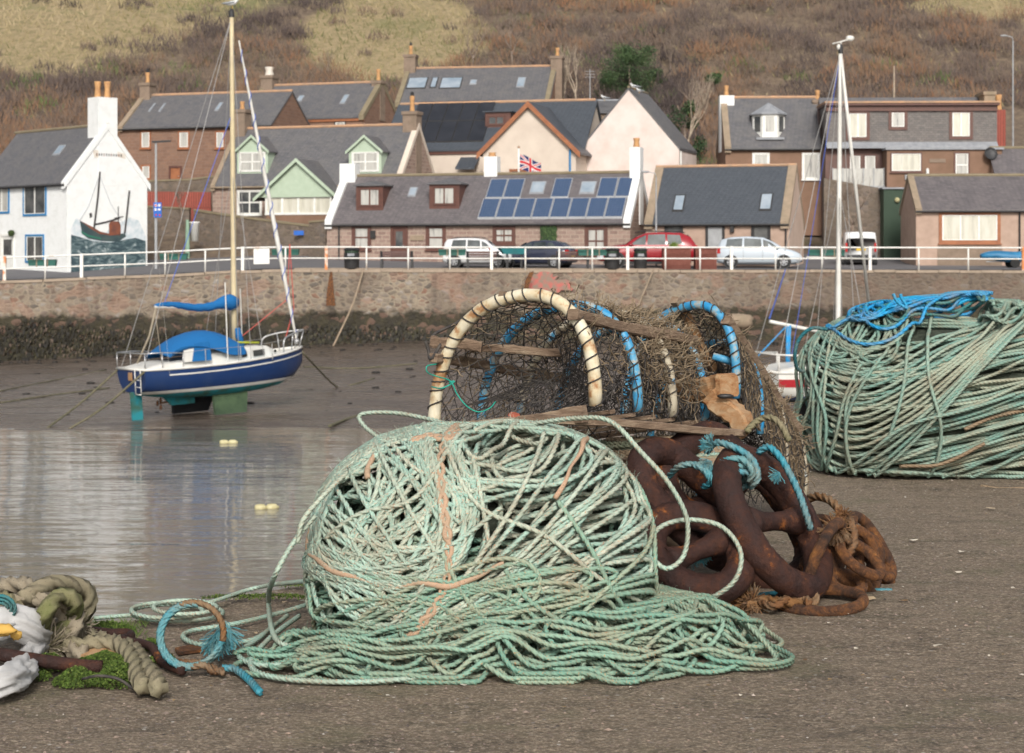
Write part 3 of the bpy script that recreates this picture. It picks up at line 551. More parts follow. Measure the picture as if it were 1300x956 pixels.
# ================================================================== houses
class House:
    """gable-roofed house; local x runs along the front, y back, z up; faces are placed where a photo pixel meets the wall or roof plane"""
    def __init__(s,name,label,px_l,py_b,D,yaw,px_r,dp,py_eave,py_ridge,wall,roof,O=None,Wd=None,cat='house',group=None,ovh=.16,ove=.0,base=3.0,thick=.12,apex=None):
        s.yaw=math.radians(yaw); s.O=np.asarray(O,float) if O is not None else P(px_l,py_b,D)
        s.t=A(math.cos(s.yaw),math.sin(s.yaw),0); s.n=A(-math.sin(s.yaw),math.cos(s.yaw),0); s.dp=dp
        s.W=Wd if Wd else s.f(px_r,py_b)[0]
        s.He=s.f(px_l if px_l is not None else px_r,py_eave)[2]
        s.Hr=s.f((px_l+px_r)/2 if px_l is not None else px_r,py_ridge,dp/2)[2]
        if apex: s.Hr=s.g(apex[0],apex[1],0)[2]
        s.T=thing(name,label,cat,s.O,s.yaw,group); W,He,Hr=s.W,s.He,s.Hr
        prof=[(0,-base),(dp,-base),(dp,He),(dp/2,Hr-.02),(0,He)]
        MB().prism([(0,y,z) for y,z in prof],(W,0,0)).build('wall',M[wall],s.T,world=False)
        sl=(Hr-He)/(dp/2); o=ovh; th=thick
        r=MB(); up=th*math.hypot(1,sl)
        pr=[(-o,He-o*sl+.01),(dp/2,Hr+.01),(dp+o,He-o*sl+.01),(dp+o,He-o*sl+up),(dp/2,Hr+up),(-o,He-o*sl+up)]
        s.up=up; s.sl=sl
        # two slabs, so that the profile stays convex
        r.prism([(-ove,pr[0][0],pr[0][1]),(-ove,pr[1][0],pr[1][1]),(-ove,pr[4][0],pr[4][1]),(-ove,pr[5][0],pr[5][1])],(W+2*ove,0,0))
        r.prism([(-ove,pr[1][0],pr[1][1]),(-ove,pr[2][0],pr[2][1]),(-ove,pr[3][0],pr[3][1]),(-ove,pr[4][0],pr[4][1])],(W+2*ove,0,0))
        s.roof=r.build('roof',M[roof],s.T,world=False)
    def ray(s,px,py):
        d=A((px-CX)/F,1,-(py-HY)/F); c=CAM-s.O
        return A(c@s.t,c@s.n,c[2]),A(d@s.t,d@s.n,d[2])
    def f(s,px,py,y=0.0):
        c,d=s.ray(px,py); k=(y-c[1])/d[1]; return c+k*d
    def g(s,px,py,x):
        c,d=s.ray(px,py); k=(x-c[0])/d[0]; return c+k*d
    def r(s,px,py,off=0.0):                         # on the front slope
        c,d=s.ray(px,py); b=s.He+s.up+off
        k=(b+s.sl*c[1]-c[2])/(d[2]-s.sl*d[1]); return c+k*d
    def ridge(s,mat='ridge',r=.10): 
        MB().tube([(-.02,s.dp/2,s.Hr+s.up+.01),(s.W+.02,s.dp/2,s.Hr+s.up+.01)],r,8).build('ridge',M[mat],s.T,world=False)
    def gutter(s,mat='darkframe'):
        MB().tube([(-.05,-.22,s.He-.12),(s.W+.05,-.22,s.He-.12)],.06,6).build('gutter',M[mat],s.T,world=False)
    def fascia(s,mat,h=.22): MB().bx(-.05,s.W+.05,-.10,-.055,s.He-.16-h*.5,s.He-.02).build('fascia',M[mat],s.T,world=False)
    def skew(s,end,mat='skew',w=.32,h=.14,full=True):
        x=0 if end=='l' else s.W; x0,x1=(x-.06,x+w) if end=='l' else (x-w,x+.06); u=s.up+h; m=MB()
        m.prism([(x0,-.2,s.He-.2*s.sl-.1),(x0,s.dp/2,s.Hr-.1),(x0,s.dp/2,s.Hr+u),(x0,-.2,s.He-.2*s.sl+u)],(x1-x0,0,0))
        m.prism([(x0,s.dp+.2,s.He-.2*s.sl-.1),(x0,s.dp+.2,s.He-.2*s.sl+u),(x0,s.dp/2,s.Hr+u+.002),(x0,s.dp/2,s.Hr-.1)],(x1-x0,0,0))
        m.build('gable_coping',M[mat],s.T,world=False)
    def chimney(s,px,py_top,w=.75,d=1.1,y=None,mat='stack',pots=1,poth=.7,potr=.14,potmat='pot',cap=True,x=None,label=None,cowl=False):
        y=s.dp/2 if y is None else y; p=s.f(px,py_top,y); x=p[0] if x is None else x; zt=p[2]
        m=MB(); m.bx(x-w/2,x+w/2,y-d/2,y+d/2,s.He-.1,zt-(.22 if cap else 0))
        if cap: m.bx(x-w/2-.07,x+w/2+.07,y-d/2-.07,y+d/2+.07,zt-.218,zt)
        c=m.build('chimney',M[mat],s.T,world=False)
        if label: c['label']=label
        for k in range(pots):
            yy=y+(k-(pots-1)/2)*.42; xx=x+(k-(pots-1)/2)*.36
            q=MB(); q.lathe([(potr*1.15,zt),(potr*1.1,zt+.1),(potr*.9,zt+poth*.6),(potr*1.15,zt+poth*.9),(potr*1.1,zt+poth),(potr*.7,zt+poth)],(xx,yy,0),10)
            q.build('chimney_pot',M[potmat],c,True,world=False)
            if cowl: q=MB(); q.lathe([(potr*.8,zt+poth+.002),(potr*.8,zt+poth+.2),(.02,zt+poth+.3)],(xx,yy,0),8); q.build('cowl',M['darkframe'],c,world=False)
        return c
    def _win(s,o,a,n,x0,x1,z0,z1,frame,sash,glass,sur=.10,v=1,h=1,name='window',sill=True,open_=None):
        """window in a plane: o + a*x + z, outward normal n"""
        o=np.asarray(o,float); a=np.asarray(a,float); n=np.asarray(n,float); up=A(0,0,1)
        def bar(m,xa,xb,za,zb,d0,d1): m.ob(o+a*xa+up*za+n*d0,a*(xb-xa),up*(zb-za),n*(d1-d0))
        fr=MB(); e=.004
        bar(fr,x0-sur,x0,z0-sur,z1+sur,-.05,.055); bar(fr,x1,x1+sur,z0-sur,z1+sur,-.05,.055)
        bar(fr,x0+e,x1-e,z1+e,z1+sur,-.05,.05); bar(fr,x0+e,x1-e,z0-sur,z0-e,-.05,.05)
        if sill: bar(fr,x0-sur-.05,x1+sur+.05,z0-sur-.07,z0-sur-.003,-.04,.12)
        F_=fr.build(name,M[frame],s.T,world=False)
        g=MB(); bar(g,x0,x1,z0,z1,-.04,.008); g.build('pane',M[glass],F_,world=False)
        sa=MB(); b=.045
        for k in range(v+1):
            x=x0+(x1-x0)*k/v; xa=max(x0+e,x-b if k else x0+e); xb=min(x1-e,x+b if k<v else x1-e); bar(sa,xa if k else x0+e,xb if k<v else x1-e,z0+e,z1-e,.009,.034) if True else 0
        # left and right stiles get a real width
        bar(sa,x0+e,x0+.07,z0+e,z1-e,.010,.036); bar(sa,x1-.07,x1-e,z0+e,z1-e,.010,.036)
        for k in range(h+1):
            z=z0+(z1-z0)*k/h; za=max(z0+.005,z-b); zb=min(z1-.005,z+b); bar(sa,x0+.006,x1-.006,za,zb,.011,.031)
        sa.build('sash',M[sash],F_,world=False); return F_
    def win(s,pxa,pya,pxb,pyb,frame='whitepaint',sash='whitepaint',glass='glass',**k):
        y=k.pop('y',0.0); a=s.f(pxa,pyb,y); b=s.f(pxb,pya,y); return s._win((0,y,0),(1,0,0),(0,-1,0),a[0],b[0],a[2],b[2],frame,sash,glass,**k)
    def door(s,pxa,pya,pxb,pyb,mat='brownpaint',frame='darkframe',glass=False):
        a=s.f(pxa,pyb); b=s.f(pxb,pya); x0,x1,z0,z1=a[0],b[0],a[2],b[2]
        m=MB(); m.bx(x0-.14,x0,-.07,.05,z0,z1+.14); m.bx(x1,x1+.14,-.07,.05,z0,z1+.14); m.bx(x0+.002,x1-.002,-.068,.05,z1,z1+.138); fr=m.build('door_frame',M[frame],s.T,world=False)
        d=MB().bx(x0,x1,-.012,.04,z0,z1).build('door',M[mat],s.T,world=False)
        MB().ball((x1-.12,-.04,z0+1.0),.035,8,5).build('handle',M['steel'],d,world=False)
        if glass: MB().bx(x0+.18,x1-.18,-.022,-.013,z0+.95,z1-.18).build('door_pane',M['glass'],d,world=False)
    def skylight(s,pxa,pya,pxb,pyb,frame='lead',glass='skyglass'):
        """pxa,pyb lower left corner, pxb,pya upper right corner of the light in the photo"""
        a=s.r(pxa,pyb); b=s.r(pxb,pya); x0,x1=sorted((a[0],b[0])); y0,y1=a[1],b[1]; return s.slab(x0,x1,y0,y1,.07,frame,glass,'skylight')
    def slab(s,x0,x1,y0,y1,th,frame,glass,name,brd=.07):
        def q(x,y,h): return A(x,y,s.He+s.up+s.sl*y+h*1.0)
        fr=MB(); fr.ob(q(x0,y0,-.03),q(x1,y0,-.03)-q(x0,y0,-.03),q(x0,y1,-.03)-q(x0,y0,-.03),A(0,0,th+.03)); o=fr.build(name,M[frame],s.T,world=False)
        kx=brd; ky=brd*.8; g=MB(); g.ob(q(x0+kx,y0+ky,th-.02),q(x1-kx,y0+ky,0)-q(x0+kx,y0+ky,0),q(x0+kx,y1-ky,0)-q(x0+kx,y0+ky,0),A(0,0,.03)); g.build('pane',M[glass],o,world=False); return o
    def dormer(s,pxa,pxb,py_apex,py_eave,py_bot,wall,roof,winrect,frame,sash,glass,hip=False,front=.05,v=2,h=1,trim=None,barge=.09,ovh=.14):
        c=s.r((pxa+pxb)/2,py_bot); y0=c[1]-front; a=s.f(pxa,py_bot,y0); b=s.f(pxb,py_eave,y0); ap=s.f((pxa+pxb)/2,py_apex,y0)
        x0,x1,z0,ze,za=a[0],b[0],a[2],b[2],ap[2]; xm=(x0+x1)/2
        def yr(z): return (z-s.He-s.up)/s.sl
        yb=yr(ze)+.1; ya=min(s.dp/2,yr(za))+.1
        m=MB(); m.bx(x0,x1,y0,yb,z0-.25,ze); 
        if not hip: m.prism([(x0,y0,ze+.001),(x1,y0,ze+.001),(xm,y0,za-.03)],(0,.2,0))
        d=m.build('dormer',M[wall],s.T,world=False)
        r=MB(); t_=.07
        if hip:
            e=[(x0-ovh,y0-ovh,ze),(x1+ovh,y0-ovh,ze),(x1+ovh,yb+.2,ze),(x0-ovh,yb+.2,ze)]; yq=y0+(x1-x0)*.42; top=[(xm-.05,yq,za),(xm+.05,yq,za),(xm+.05,ya,za),(xm-.05,ya,za)]
            v_=e+[(p[0],p[1],p[2]+t_) for p in e]+top; r.add(v_,[(0,3,2,1),(0,1,5,4),(1,2,6,5),(2,3,7,6),(3,0,4,7),(4,5,9,8),(5,6,10,9),(6,7,11,10),(7,4,8,11),(8,9,10,11)])
        else:
            sl=(za-ze)/(xm-x0)
            for sg,xe in ((-1,x0),(1,x1)):
                xo=xe+sg*ovh; zo=ze-sl*ovh
                p=[(xo,y0-ovh,zo),(xm,y0-ovh,za),(xm,y0-ovh,za+t_),(xo,y0-ovh,zo+t_)]
                q=[(xo,yr(zo)+.15,zo),(xm,ya+.1,za),(xm,ya+.1,za+t_),(xo,yr(zo)+.15,zo+t_)]
                r.add(p+q,[(0,1,2,3),(7,6,5,4),(0,4,5,1),(1,5,6,2),(2,6,7,3),(3,7,4,0)])
        r.build('dormer_roof',M[roof],d,world=False)
        if trim and not hip:
            b_=MB()
            for sg,xe in ((-1,x0),(1,x1)):
                xo=xe+sg*(ovh+.02); zo=ze-sl*ovh
                b_.prism([(xo,y0-ovh-.02,zo-.09),(xm,y0-ovh-.02,za-.09),(xm,y0-ovh-.02,za+t_+.02),(xo,y0-ovh-.02,zo+t_+.02)],(0,-.05,0))
            b_.build('bargeboard',M[trim],d,world=False)
        wa=s.f(winrect[0],winrect[3],y0); wb=s.f(winrect[2],winrect[1],y0)
        w=s._win((0,y0,0),(1,0,0),(0,-1,0),wa[0],wb[0],wa[2],wb[2],frame,sash,glass,v=v,h=h,sur=.07,sill=False); return d
    def pipe(s,px,py0,py1,mat='darkframe',r=.05):
        a=s.f(px,py0); b=s.f(px,py1); MB().tube([(a[0],-.09,a[2]),(a[0],-.09,b[2])],r,6).build('downpipe',M[mat],s.T,world=False)
    def part(s,name,mb,mat,smooth=False): return mb.build(name,M[mat],s.T,smooth,world=False)

# ---- mural house (left), turned 45 degrees
c0=P(85,348,98); tt=A(math.cos(math.radians(45)),-math.sin(math.radians(45)),0)
h=House('mural_house','white painted house with blue window surrounds and a fishing boat mural on its gable',None,348,98,-45,85,5.3,232,167,'white','slate',O=c0-tt*10.5,Wd=10.5,ove=-.2)
h.ridge('ridgegrey'); h.skew('r','white',.30,.10)
h.chimney(134,124,w=1.15,d=1.25,mat='white',pots=2,poth=.95,potr=.17,x=h.W-.56,cap=False,cowl=False)
for r_ in ((31,235,58,272),(-6,236,11,269)): h.win(*r_,frame='bluepaint',v=2,glass='curtain' if r_[0]<0 else 'glass',sill=False,sur=.12)
h.win(34,300,55,331,frame='bluepaint',v=2,sill=False,sur=.12); h.door(3,300,17,344,mat='whitepaint',frame='whitepaint',glass=True)
h.skylight(66,185,84,198); h.gutter()
mq=MB(); a=h.f(19,296); mq.ball((a[0],-.25,a[2]),.2,10,7,0,.3); h.part('hanging_basket',mq,'moss')
def gp(px,py,off=0.0):
    q=h.g(px,py,h.W); q[0]+=off; return q
def gpoly(name,pts,off,mat,th=.012): 
    m=MB(); m.prism([gp(x,y,off) for x,y in pts],(th,0,0)); return h.part(name,m,mat)
def gline(name,pts,w,off,mat):
    m=MB(); q=[gp(x,y,off) for x,y in pts]; m.tube(q,w,5); return h.part(name,m,mat)
gpoly('mural_spray',[(90,346),(90,290),(97,276),(112,290),(132,296),(150,284),(165,276),(176,280),(185,300),(185,342)],.002,'murspray',.004)
gpoly('mural_sea',[(90,347),(90,298),(102,301),(118,306),(140,308),(160,304),(172,302),(185,306),(185,343)],.010,'mursea',.004)
gpoly('mural_hull',[(101,280),(104,297),(112,303),(128,306),(150,307),(160,300),(158,296),(140,299),(126,297),(116,291)],.018,'murhull',.004)
gpoly('mural_stripe',[(103,293),(112,298),(128,302),(128,304),(112,301),(103,296)],.025,'murgreen',.004)
gpoly('mural_gunwale',[(101,280),(116,291),(126,297),(140,299),(150,298),(140,297),(127,294),(117,288)],.025,'murred',.004)
gpoly('mural_wheelhouse',[(138,299),(138,284),(141,281),(151,281),(153,286),(153,299)],.018,'murred',.004)
gline('mural_mast',[(119,290),(124,250),(126.5,218)],.06,.02,'murline'); gline('mural_boom',[(120,285),(134,282),(151,277)],.05,.02,'murline')
gline('mural_aft_mast',[(158,296),(161,270),(164,242)],.06,.02,'murline'); gline('mural_stay',[(126,222),(112,262),(101,280)],.018,.02,'murfaint'); gline('mural_stay',[(126,222),(140,258),(157,286)],.018,.02,'murfaint')
gline('mural_rigging',[(150,283),(150,262)],.03,.02,'murline'); gline('mural_rigging',[(145,277),(156,275)],.03,.02,'murline')
gpoly('mural_basket',[(113,271),(116,270),(117,275),(114,277)],.02,'murline',.004)
gpoly('mural_banner',[(118,192),(121,190),(135,194),(150,192.5),(160,196),(159,202),(150,199),(135,200.5),(120,200)],.004,'murbanner',.006)
for k_ in range(11):     # faded, unreadable letter strokes
    x=122+k_*3.1; gpoly('mural_letter',[(x,194.4+.13*k_),(x+1.5,194.6+.13*k_),(x+1.3,198+.13*k_),(x+.1,197.8+.13*k_)],.013,'murline' if k_%3 else 'murred',.003)

# ---- brown stone row behind
h=House('brown_stone_house','long brown sandstone house with orange timber windows and a brown door',152,290,122,-19,345,6.2,163,122,'brownstone','slate',ove=.05)
h.ridge(); h.skew('l'); h.chimney(176,106,w=.8,d=.9,x=.4,pots=1,poth=.75,cowl=True)
for a in ((180,168,190,187),(228,168,239,187),(275,168,284,187)): h.win(*a,frame='orangewood',v=1,h=1,glass='curtain')
h.win(181,211,190,226,frame='orangewood',v=1,glass='curtain'); h.door(217,213,229,242,mat='orangewood',frame='brownpaint'); h.gutter()
for a in ((188,132,198,142),(201,132,211,142),(272,131,284,141)): h.skylight(*a)
# ---- slate house with red eave
h=House('rooflight_house','stone house with three rooflights and a red painted eave behind the mint dormers',308,240,127,-19,462,6.6,152,110,'brownstone','slate',ove=.05)
h.ridge(); h.skew('l','ridgegrey'); h.skew('r','ridgegrey'); h.fascia('orangewood',.3)
h.chimney(325,97,w=.95,d=1.0,x=.5,pots=1,poth=.65,potr=.30,potmat='murbanner'); h.chimney(474,103,w=.7,d=.9,x=h.W-.3,pots=1,poth=.85)
for a in ((330,155,341,162.5),(378,155,390,162.5),(426,155,438,162.5)): h.win(*a,frame='darkframe',v=1,glass='curtain',sill=False)
for a in ((338,121,351,133),(376,122,387,129),(431,121,444,132)): h.skylight(*a)
# ---- house with mint dormers
h=House('mint_dormer_house','stone house with two mint green dormers and a mint gabled sun room',270,276,112,-19,507,6.4,236,165,'pinkstone','slate',ove=.0)
h.ridge(); h.skew('l','skew',.25,.08); h.skew('r','cream',.3,.1)
h.chimney(287,140,w=.85,d=.95,x=.45,pots=1,poth=.55); h.chimney(516,142,w=.95,d=.9,x=h.W-.45,pots=1,poth=1.0,cowl=True)
h.dormer(301,340,173,191,219,'mintpaint','slate',(305,194,336,217),'whitepaint','whitepaint','curtain',v=2,h=2,trim='mintpaint')
h.dormer(443,484,173,191,219,'mintpaint','slate',(448,194,480,217),'whitepaint','whitepaint','curtain',v=2,h=2,trim='mintpaint')
h.win(303,243,331,271,v=2,h=2,glass='glass'); h.gutter('skew')
# sun room: projects 1.6 m
pj=-1.7; a=h.f(338,272,pj); b=h.f(420,243,pj); c=h.f(378,204,pj); x0,x1,z0,z1,za=a[0],b[0],a[2],b[2],c[2]; xm=(x0+x1)/2
m=MB(); m.bx(x0,x1,pj,.0,z0-3.5,z0); h.part('sun_room_base',m,'brownrender'); m=MB(); m.bx(x0+.05,x1-.05,pj+.05,-.01,z0+.003,z1); h.part('sun_room_panes',m,'creamblind')
m=MB()
for k in range(5):
    x=x0+(x1-x0)*k/4; m.bx(x-.07,x+.07,pj-.02,pj+.06,z0+.01,z1-.01)
m.bx(x0-.08,x1+.08,pj-.04,pj+.07,z0-.05,z0+.09); m.bx(x0-.08,x1+.08,pj-.03,pj+.07,z1-.08,z1+.05); m.bx(x0,x1,pj-.01,pj+.06,z0+(z1-z0)*.72,z0+(z1-z0)*.77)
for x in (x1-.03,): 
    for yy in (-.1,-.8): m.bx(x,x+.08,yy-.05,yy+.05,z0,z1)
    m.bx(x,x+.085,pj,0,z0-.05,z0+.09)
h.part('sun_room_frame',m,'whitepaint')
sl=(za-z1)/(xm-x0); m=MB(); m.prism([(x0-.5,pj-.1,z1-sl*.5+.1),(x1+.5,pj-.1,z1-sl*.5+.1),(xm,pj-.1,za-.05)],(0,.12,0)); h.part('sun_room_gable',m,'mintpaint')
m=MB(); bb=MB(); yback=(za-h.He)/h.sl+.3
for sg,xe in ((-1,x0),(1,x1)):
    xo=xe+sg*.75; zo=z1-sl*.75+.12; p=[(xo,pj-.3,zo),(xm,pj-.3,za+.02),(xm,pj-.3,za+.12),(xo,pj-.3,zo+.1)]; q=[(x_,(yback if i in (1,2) else (max(0,(zo-h.He)/h.sl)+.5)),z_) for i,(x_,_,z_) in enumerate(p)]
    m.add(p+q,[(0,1,2,3),(7,6,5,4),(0,4,5,1),(1,5,6,2),(2,6,7,3),(3,7,4,0)])
    bb.prism([(xo,pj-.33,zo-.1),(xm,pj-.33,za-.09),(xm,pj-.33,za+.15),(xo,pj-.33,zo+.13)],(0,-.05,0))
h.part('sun_room_roof',m,'slate'); h.part('bargeboard',bb,'mintpaint')
# ---- cottage with solar panels
h=House('solar_cottage','long pink stone cottage with brown dormers, solar panels and white gable copings',415,338,103,-17,800,5.4,284,225,'pinkstone','slatepurple',ove=-.05)
h.ridge('ridgegrey'); h.skew('l','white',.38,.22); h.skew('r','white',.36,.18); h.gutter()
h.chimney(446,208,w=1.0,d=.8,x=.35,mat='white',pots=0,cap=False); h.chimney(625,199,w=.8,d=.7,y=2.9,mat='white',pots=1,poth=.25,potr=.2,cap=False); h.chimney(828,187,w=.62,d=.9,x=h.W-.25,mat='white',pots=1,poth=.55,potr=.17,cowl=False,cap=False)
for a,b in (((452,486,229,236,266),(457,240,482,261)),((545,583,226,234,264),(551,238,577,259))):
    h.dormer(a[0],a[1],a[2],a[3],a[4],'brownpaint','slate',b,'brownpaint','brownpaint','curtain',hip=True,v=2)
h.skylight(517,239,531,250)
h.win(450,289,468,314,frame='brownpaint',sash='brownpaint',glass='curtain',v=1,h=2,sur=.16); h.win(544,289,563,314,frame='brownpaint',sash='brownpaint',glass='curtain',v=1,h=2,sur=.16)
h.win(629,291,651,307,frame='brownpaint',sash='brownpaint',glass='curtain',v=2,h=2,sur=.16); h.win(746,291,768,321,frame='brownpaint',sash='brownpaint',glass='curtain',v=2,h=2,sur=.16)
h.door(499,290,515,334,mat='brownpaint',frame='brownpaint',glass=True); h.pipe(431,286,334)
a=h.f(686,312); b=h.f(706,285)
iv=MB(); n=900; ix=NR.uniform(a[0],b[0],n); iz=NR.uniform(a[2],b[2]-.1,n); iy=-NR.uniform(.02,.16,n); sz=NR.uniform(.05,.13,n)
iv.add(np.stack([np.stack([ix,iy,iz],-1),np.stack([ix+sz,iy-.03,iz],-1),np.stack([ix+sz*.4,iy,iz+sz],-1)],1).reshape(-1,3),np.arange(3*n).reshape(-1,3),np.repeat(NR.uniform(.1,1,n),3)); h.part('climbing_ivy',iv,'leafgreen')
m=MB(); a=h.f(474,297); m.bx(a[0]-.15,a[0]+.15,-.14,-.0,a[2]-.25,a[2]+.2); h.part('wall_lantern',m,'darkframe')
m=MB(); a=h.f(521,304); b=h.f(538,300); m.bx(a[0],b[0],-.06,.0,a[2]-.05,b[2]+.05); h.part('name_board',m,'skew')
q0=h.r(606,278.5); q1=h.r(790,278.5); qt=h.r(616,253.5); pw=(q1[0]-q0[0])/8; y0,y1=q0[1],qt[1]; ph=y1-y0
def pan(x,y): 
    o=h.slab(x+.012,x+pw-.012,y,y+ph-.03,.10,'alu','solar','solar_panel',.045)
for k in range(8): pan(q0[0]+k*pw,y0)
for px in (616,698.5,756.5,780): 
    a=h.r(px,252.5); pan(a[0],y1+.02)
    if px==616: pan(a[0]+pw,y1+.02)
h.skylight(671.5,231.5,694,246.5); h.skylight(735,231.5,758,246.5)
# ---- slate-roofed cottage with pale gable
h=House('slate_cottage','low pink cottage with a smooth dark slate roof, two rooflights and a pale gable end',820,336,97.3,-18,1001,5.4,283.5,215,'tanrender','slatenew',ove=-.1)
h.ridge('ridge',.09); h.skew('l','skew',.42,.10); h.skew('r','skew',.42,.10); h.gutter()
m=MB(); m.prism([(h.W+.005,-.0,-1),(h.W+.005,h.dp,-1),(h.W+.005,h.dp,h.He-.02),(h.W+.005,h.dp/2,h.Hr-.05),(h.W+.005,0,h.He-.02)],(.03,0,0)); h.part('gable_render',m,'pinkgable')
for a in ((853,248.5,871,269),(963,246.5,982,268)): h.skylight(*a,frame='darkframe')
h.win(846,287,865,308,frame='darkframe',sash='darkframe',v=1); h.win(956,287,976,306,frame='darkframe',sash='darkframe',v=1); h.door(899,288,917,334,mat='galv',frame='darkframe'); h.pipe(998,285,330)
m=MB(); a=h.f(930,289); m.bx(a[0]-.1,a[0]+.1,-.2,-.0,a[2]-.25,a[2]+.1); h.part('wall_lantern',m,'darkframe')
# ---- cream house with gabled wing
h=House('cream_gable_house','cream house with a broad brown edged gable and black solar panels on its slate roof',487,222,117,-15,741,7.2,191,133,'cream','slatenew',ove=.15)
h.ridge('ridge',.1); h.fascia('brownpaint',.35)
q0=h.r(512,184); q1=h.r(612,184); pw=(q1[0]-q0[0])/5; yy=h.dp/2/2.15
for k in range(5):
    for j in range(2): h.slab(q0[0]+k*pw+.02,q0[0]+(k+1)*pw-.02,.35+j*(yy)+.02,.35+(j+1)*yy-.02,.08,'darkframe','solardark','solar_panel',.03)
pj=-2.6; a=h.f(613,222,pj); b=h.f(731,190,pj); c=h.f(668,132,pj); x0,x1,z1,za=a[0],b[0],b[2],c[2]; xm=(x0+x1)/2
m=MB(); m.prism([(x0,pj,-4),(x1,pj,-4),(x1,pj,z1),(xm,pj,za-.05),(x0,pj,z1)],(0,abs(pj)+h.dp/2,0)); h.part('gabled_wing',m,'cream')
sl=(za-z1)/(xm-x0); m=MB(); bb=MB(); 
for sg,xe in ((-1,x0),(1,x1)):
    xo=xe+sg*.35; zo=z1-sl*.35; p=[(xo,pj-.25,zo+.02),(xm,pj-.25,za+.02),(xm,pj-.25,za+.16),(xo,pj-.25,zo+.16)]; q=[(x_,h.dp/2-.3,z_) for x_,_,z_ in p]
    m.add(p+q,[(0,1,2,3),(7,6,5,4),(0,4,5,1),(1,5,6,2),(2,6,7,3),(3,7,4,0)])
    bb.prism([(xo,pj-.28,zo-.22),(xm,pj-.28,za-.22),(xm,pj-.28,za+.17),(xo,pj-.28,zo+.17)],(0,-.05,0))
h.part('wing_roof',m,'slatenew'); h.part('bargeboard',bb,'orangewood')
wb=h.f(648,222,pj)
h._win((0,pj,0),(1,0,0),(0,-1,0),h.f(649,1,pj)[0],h.f(664,1,pj)[0],h.f(649,236,pj)[2],h.f(649,217,pj)[2],'orangewood','orangewood','glass',sur=.12); h._win((0,pj,0),(1,0,0),(0,-1,0),h.f(667,1,pj)[0],h.f(680,1,pj)[0],h.f(649,236,pj)[2],h.f(649,217,pj)[2],'orangewood','orangewood','curtain',sur=.12)
d=h.dormer(616,648,141,142,160,'brownpaint','slatenew',(620,148,640,158),'brownpaint','brownpaint','glass',hip=True,front=.1)
m=MB(); a=h.f(585,214); b=h.f(609,199); m.prism([(a[0],0.02,b[2]),(a[0],-1.3,a[2]),(a[0],-1.3,a[2]-.12),(a[0],.02,b[2]-.15)],(b[0]-a[0],0,0)); h.part('porch_roof',m,'slatenew')
m=MB(); a=h.f(723,190,pj); m.tube([(a[0]+.05,pj-.08,a[2]),(a[0]+.05,pj-.08,a[2]-3)],.07,6); h.part('downpipe',m,'bluepaint')
# ---- highest slate roof
h=House('high_slate_house','highest slate roofed house with a band of wide blue rooflights and tall stone chimneys',503,170,137,-10,697,7.5,132,88,'brownstone','slate',ove=.1)
h.ridge(); h.skew('l','ridgegrey'); h.skew('r','ridgegrey'); h.chimney(511,70,w=.95,d=1.,x=.3,pots=1,poth=.75,cowl=True); h.chimney(701,72,w=.9,d=1.2,x=h.W+.1,pots=1,poth=.7)
for a in ((515,99,544,113),(545,99,557,112),(557,99,588,113),(596,102,606,107.5),(655,99,668,111)): h.skylight(*a,frame='darkframe' if a[0]<590 else 'lead')
m=MB(); m.bx(h.W-.35,h.W+.55,h.dp/2-.55,h.dp/2+.55,-1,h.Hr); h.part('chimney_breast',m,'stack')
# ---- pink-white gable house (ridge runs back)
h=House('pink_gable_house','tall pink white house whose blank gable rises behind the cottages',862,224,112,71,884,6.75,190,114,'pinkwhite','slate',ovh=.05,apex=(803,114))
h.ridge('ridgegrey',.08)
m=MB(); m.tube([(h.W*.0+.08,-.1,h.He-.1),(h.W*.0+.08,-.1,-2)],.06,6); h.part('downpipe',m,'whitepaint')
# ---- little square slate roofed outhouse
h=House('small_slate_house','small grey slate roofed house tucked between the cream gable and the pink gable',749,190,121,-8,792,4.2,143,130,'stack','slate',ovh=.2)
h.ridge('lead',.08)
# ---- terrace with white bay dormer
h=House('bay_dormer_house','brown terraced house with a white three sided bay dormer on its slate roof',921,240,112,-2,1047,6.6,188,127,'brownrender','slate',ove=.0)
h.ridge('ridge'); h.skew('l','skew',.35,.12); h.chimney(926,122,w=.95,d=1.1,x=.35,mat='white',pots=1,poth=.7,cap=False); h.chimney(1046,127,w=.7,d=1.0,x=h.W+.0,pots=1,poth=.65)
h.win(957,196,975,214,frame='whitepaint',v=1,glass='curtain'); h.win(1020,196,1039,226,frame='whitepaint',v=1,glass='curtain'); h.gutter()
# canted bay dormer
cb=h.r(977,174); y0=cb[1]-.1; a=h.f(957,174,y0); b=h.f(998,145,y0); x0,x1,z0,z1=a[0],b[0],a[2],b[2]; zt=h.f(977,130,y0+.8)[2]; q=.55
pl=[(x0,y0+q*1.3),(x0+q,y0),(x1-q,y0),(x1,y0+q*1.3),(x1,y0+2.6),(x0,y0+2.6)]
m=MB(); m.prism([(x,y,z0-.3) for x,y in pl],(0,0,z1-z0+.3)); d_=m.build('bay_dormer',M['whitepaint'],h.T,world=False)
m=MB(); pr=[(x+(x-(x0+x1)/2)*.14,y-(.14 if y<y0+1 else 0),z1) for x,y in pl]; n=len(pr); cx_=(x0+x1)/2
v=pr+[(x,y,z+.07) for x,y,z in pr]+[(cx_,y0+.9,zt),(cx_,y0+2.6,zt)]; f=[tuple(range(n))[::-1]]+[(i,(i+1)%n,(i+1)%n+n,i+n) for i in range(n)]+[(6,7,12),(7,8,12),(8,9,12),(9,10,13,12),(10,11,13),(11,6,12,13)]
m.add(v,f); m.build('bay_roof',M['lead'],d_,world=False)
g=MB(); gz0,gz1=z0+.35,z1-.12
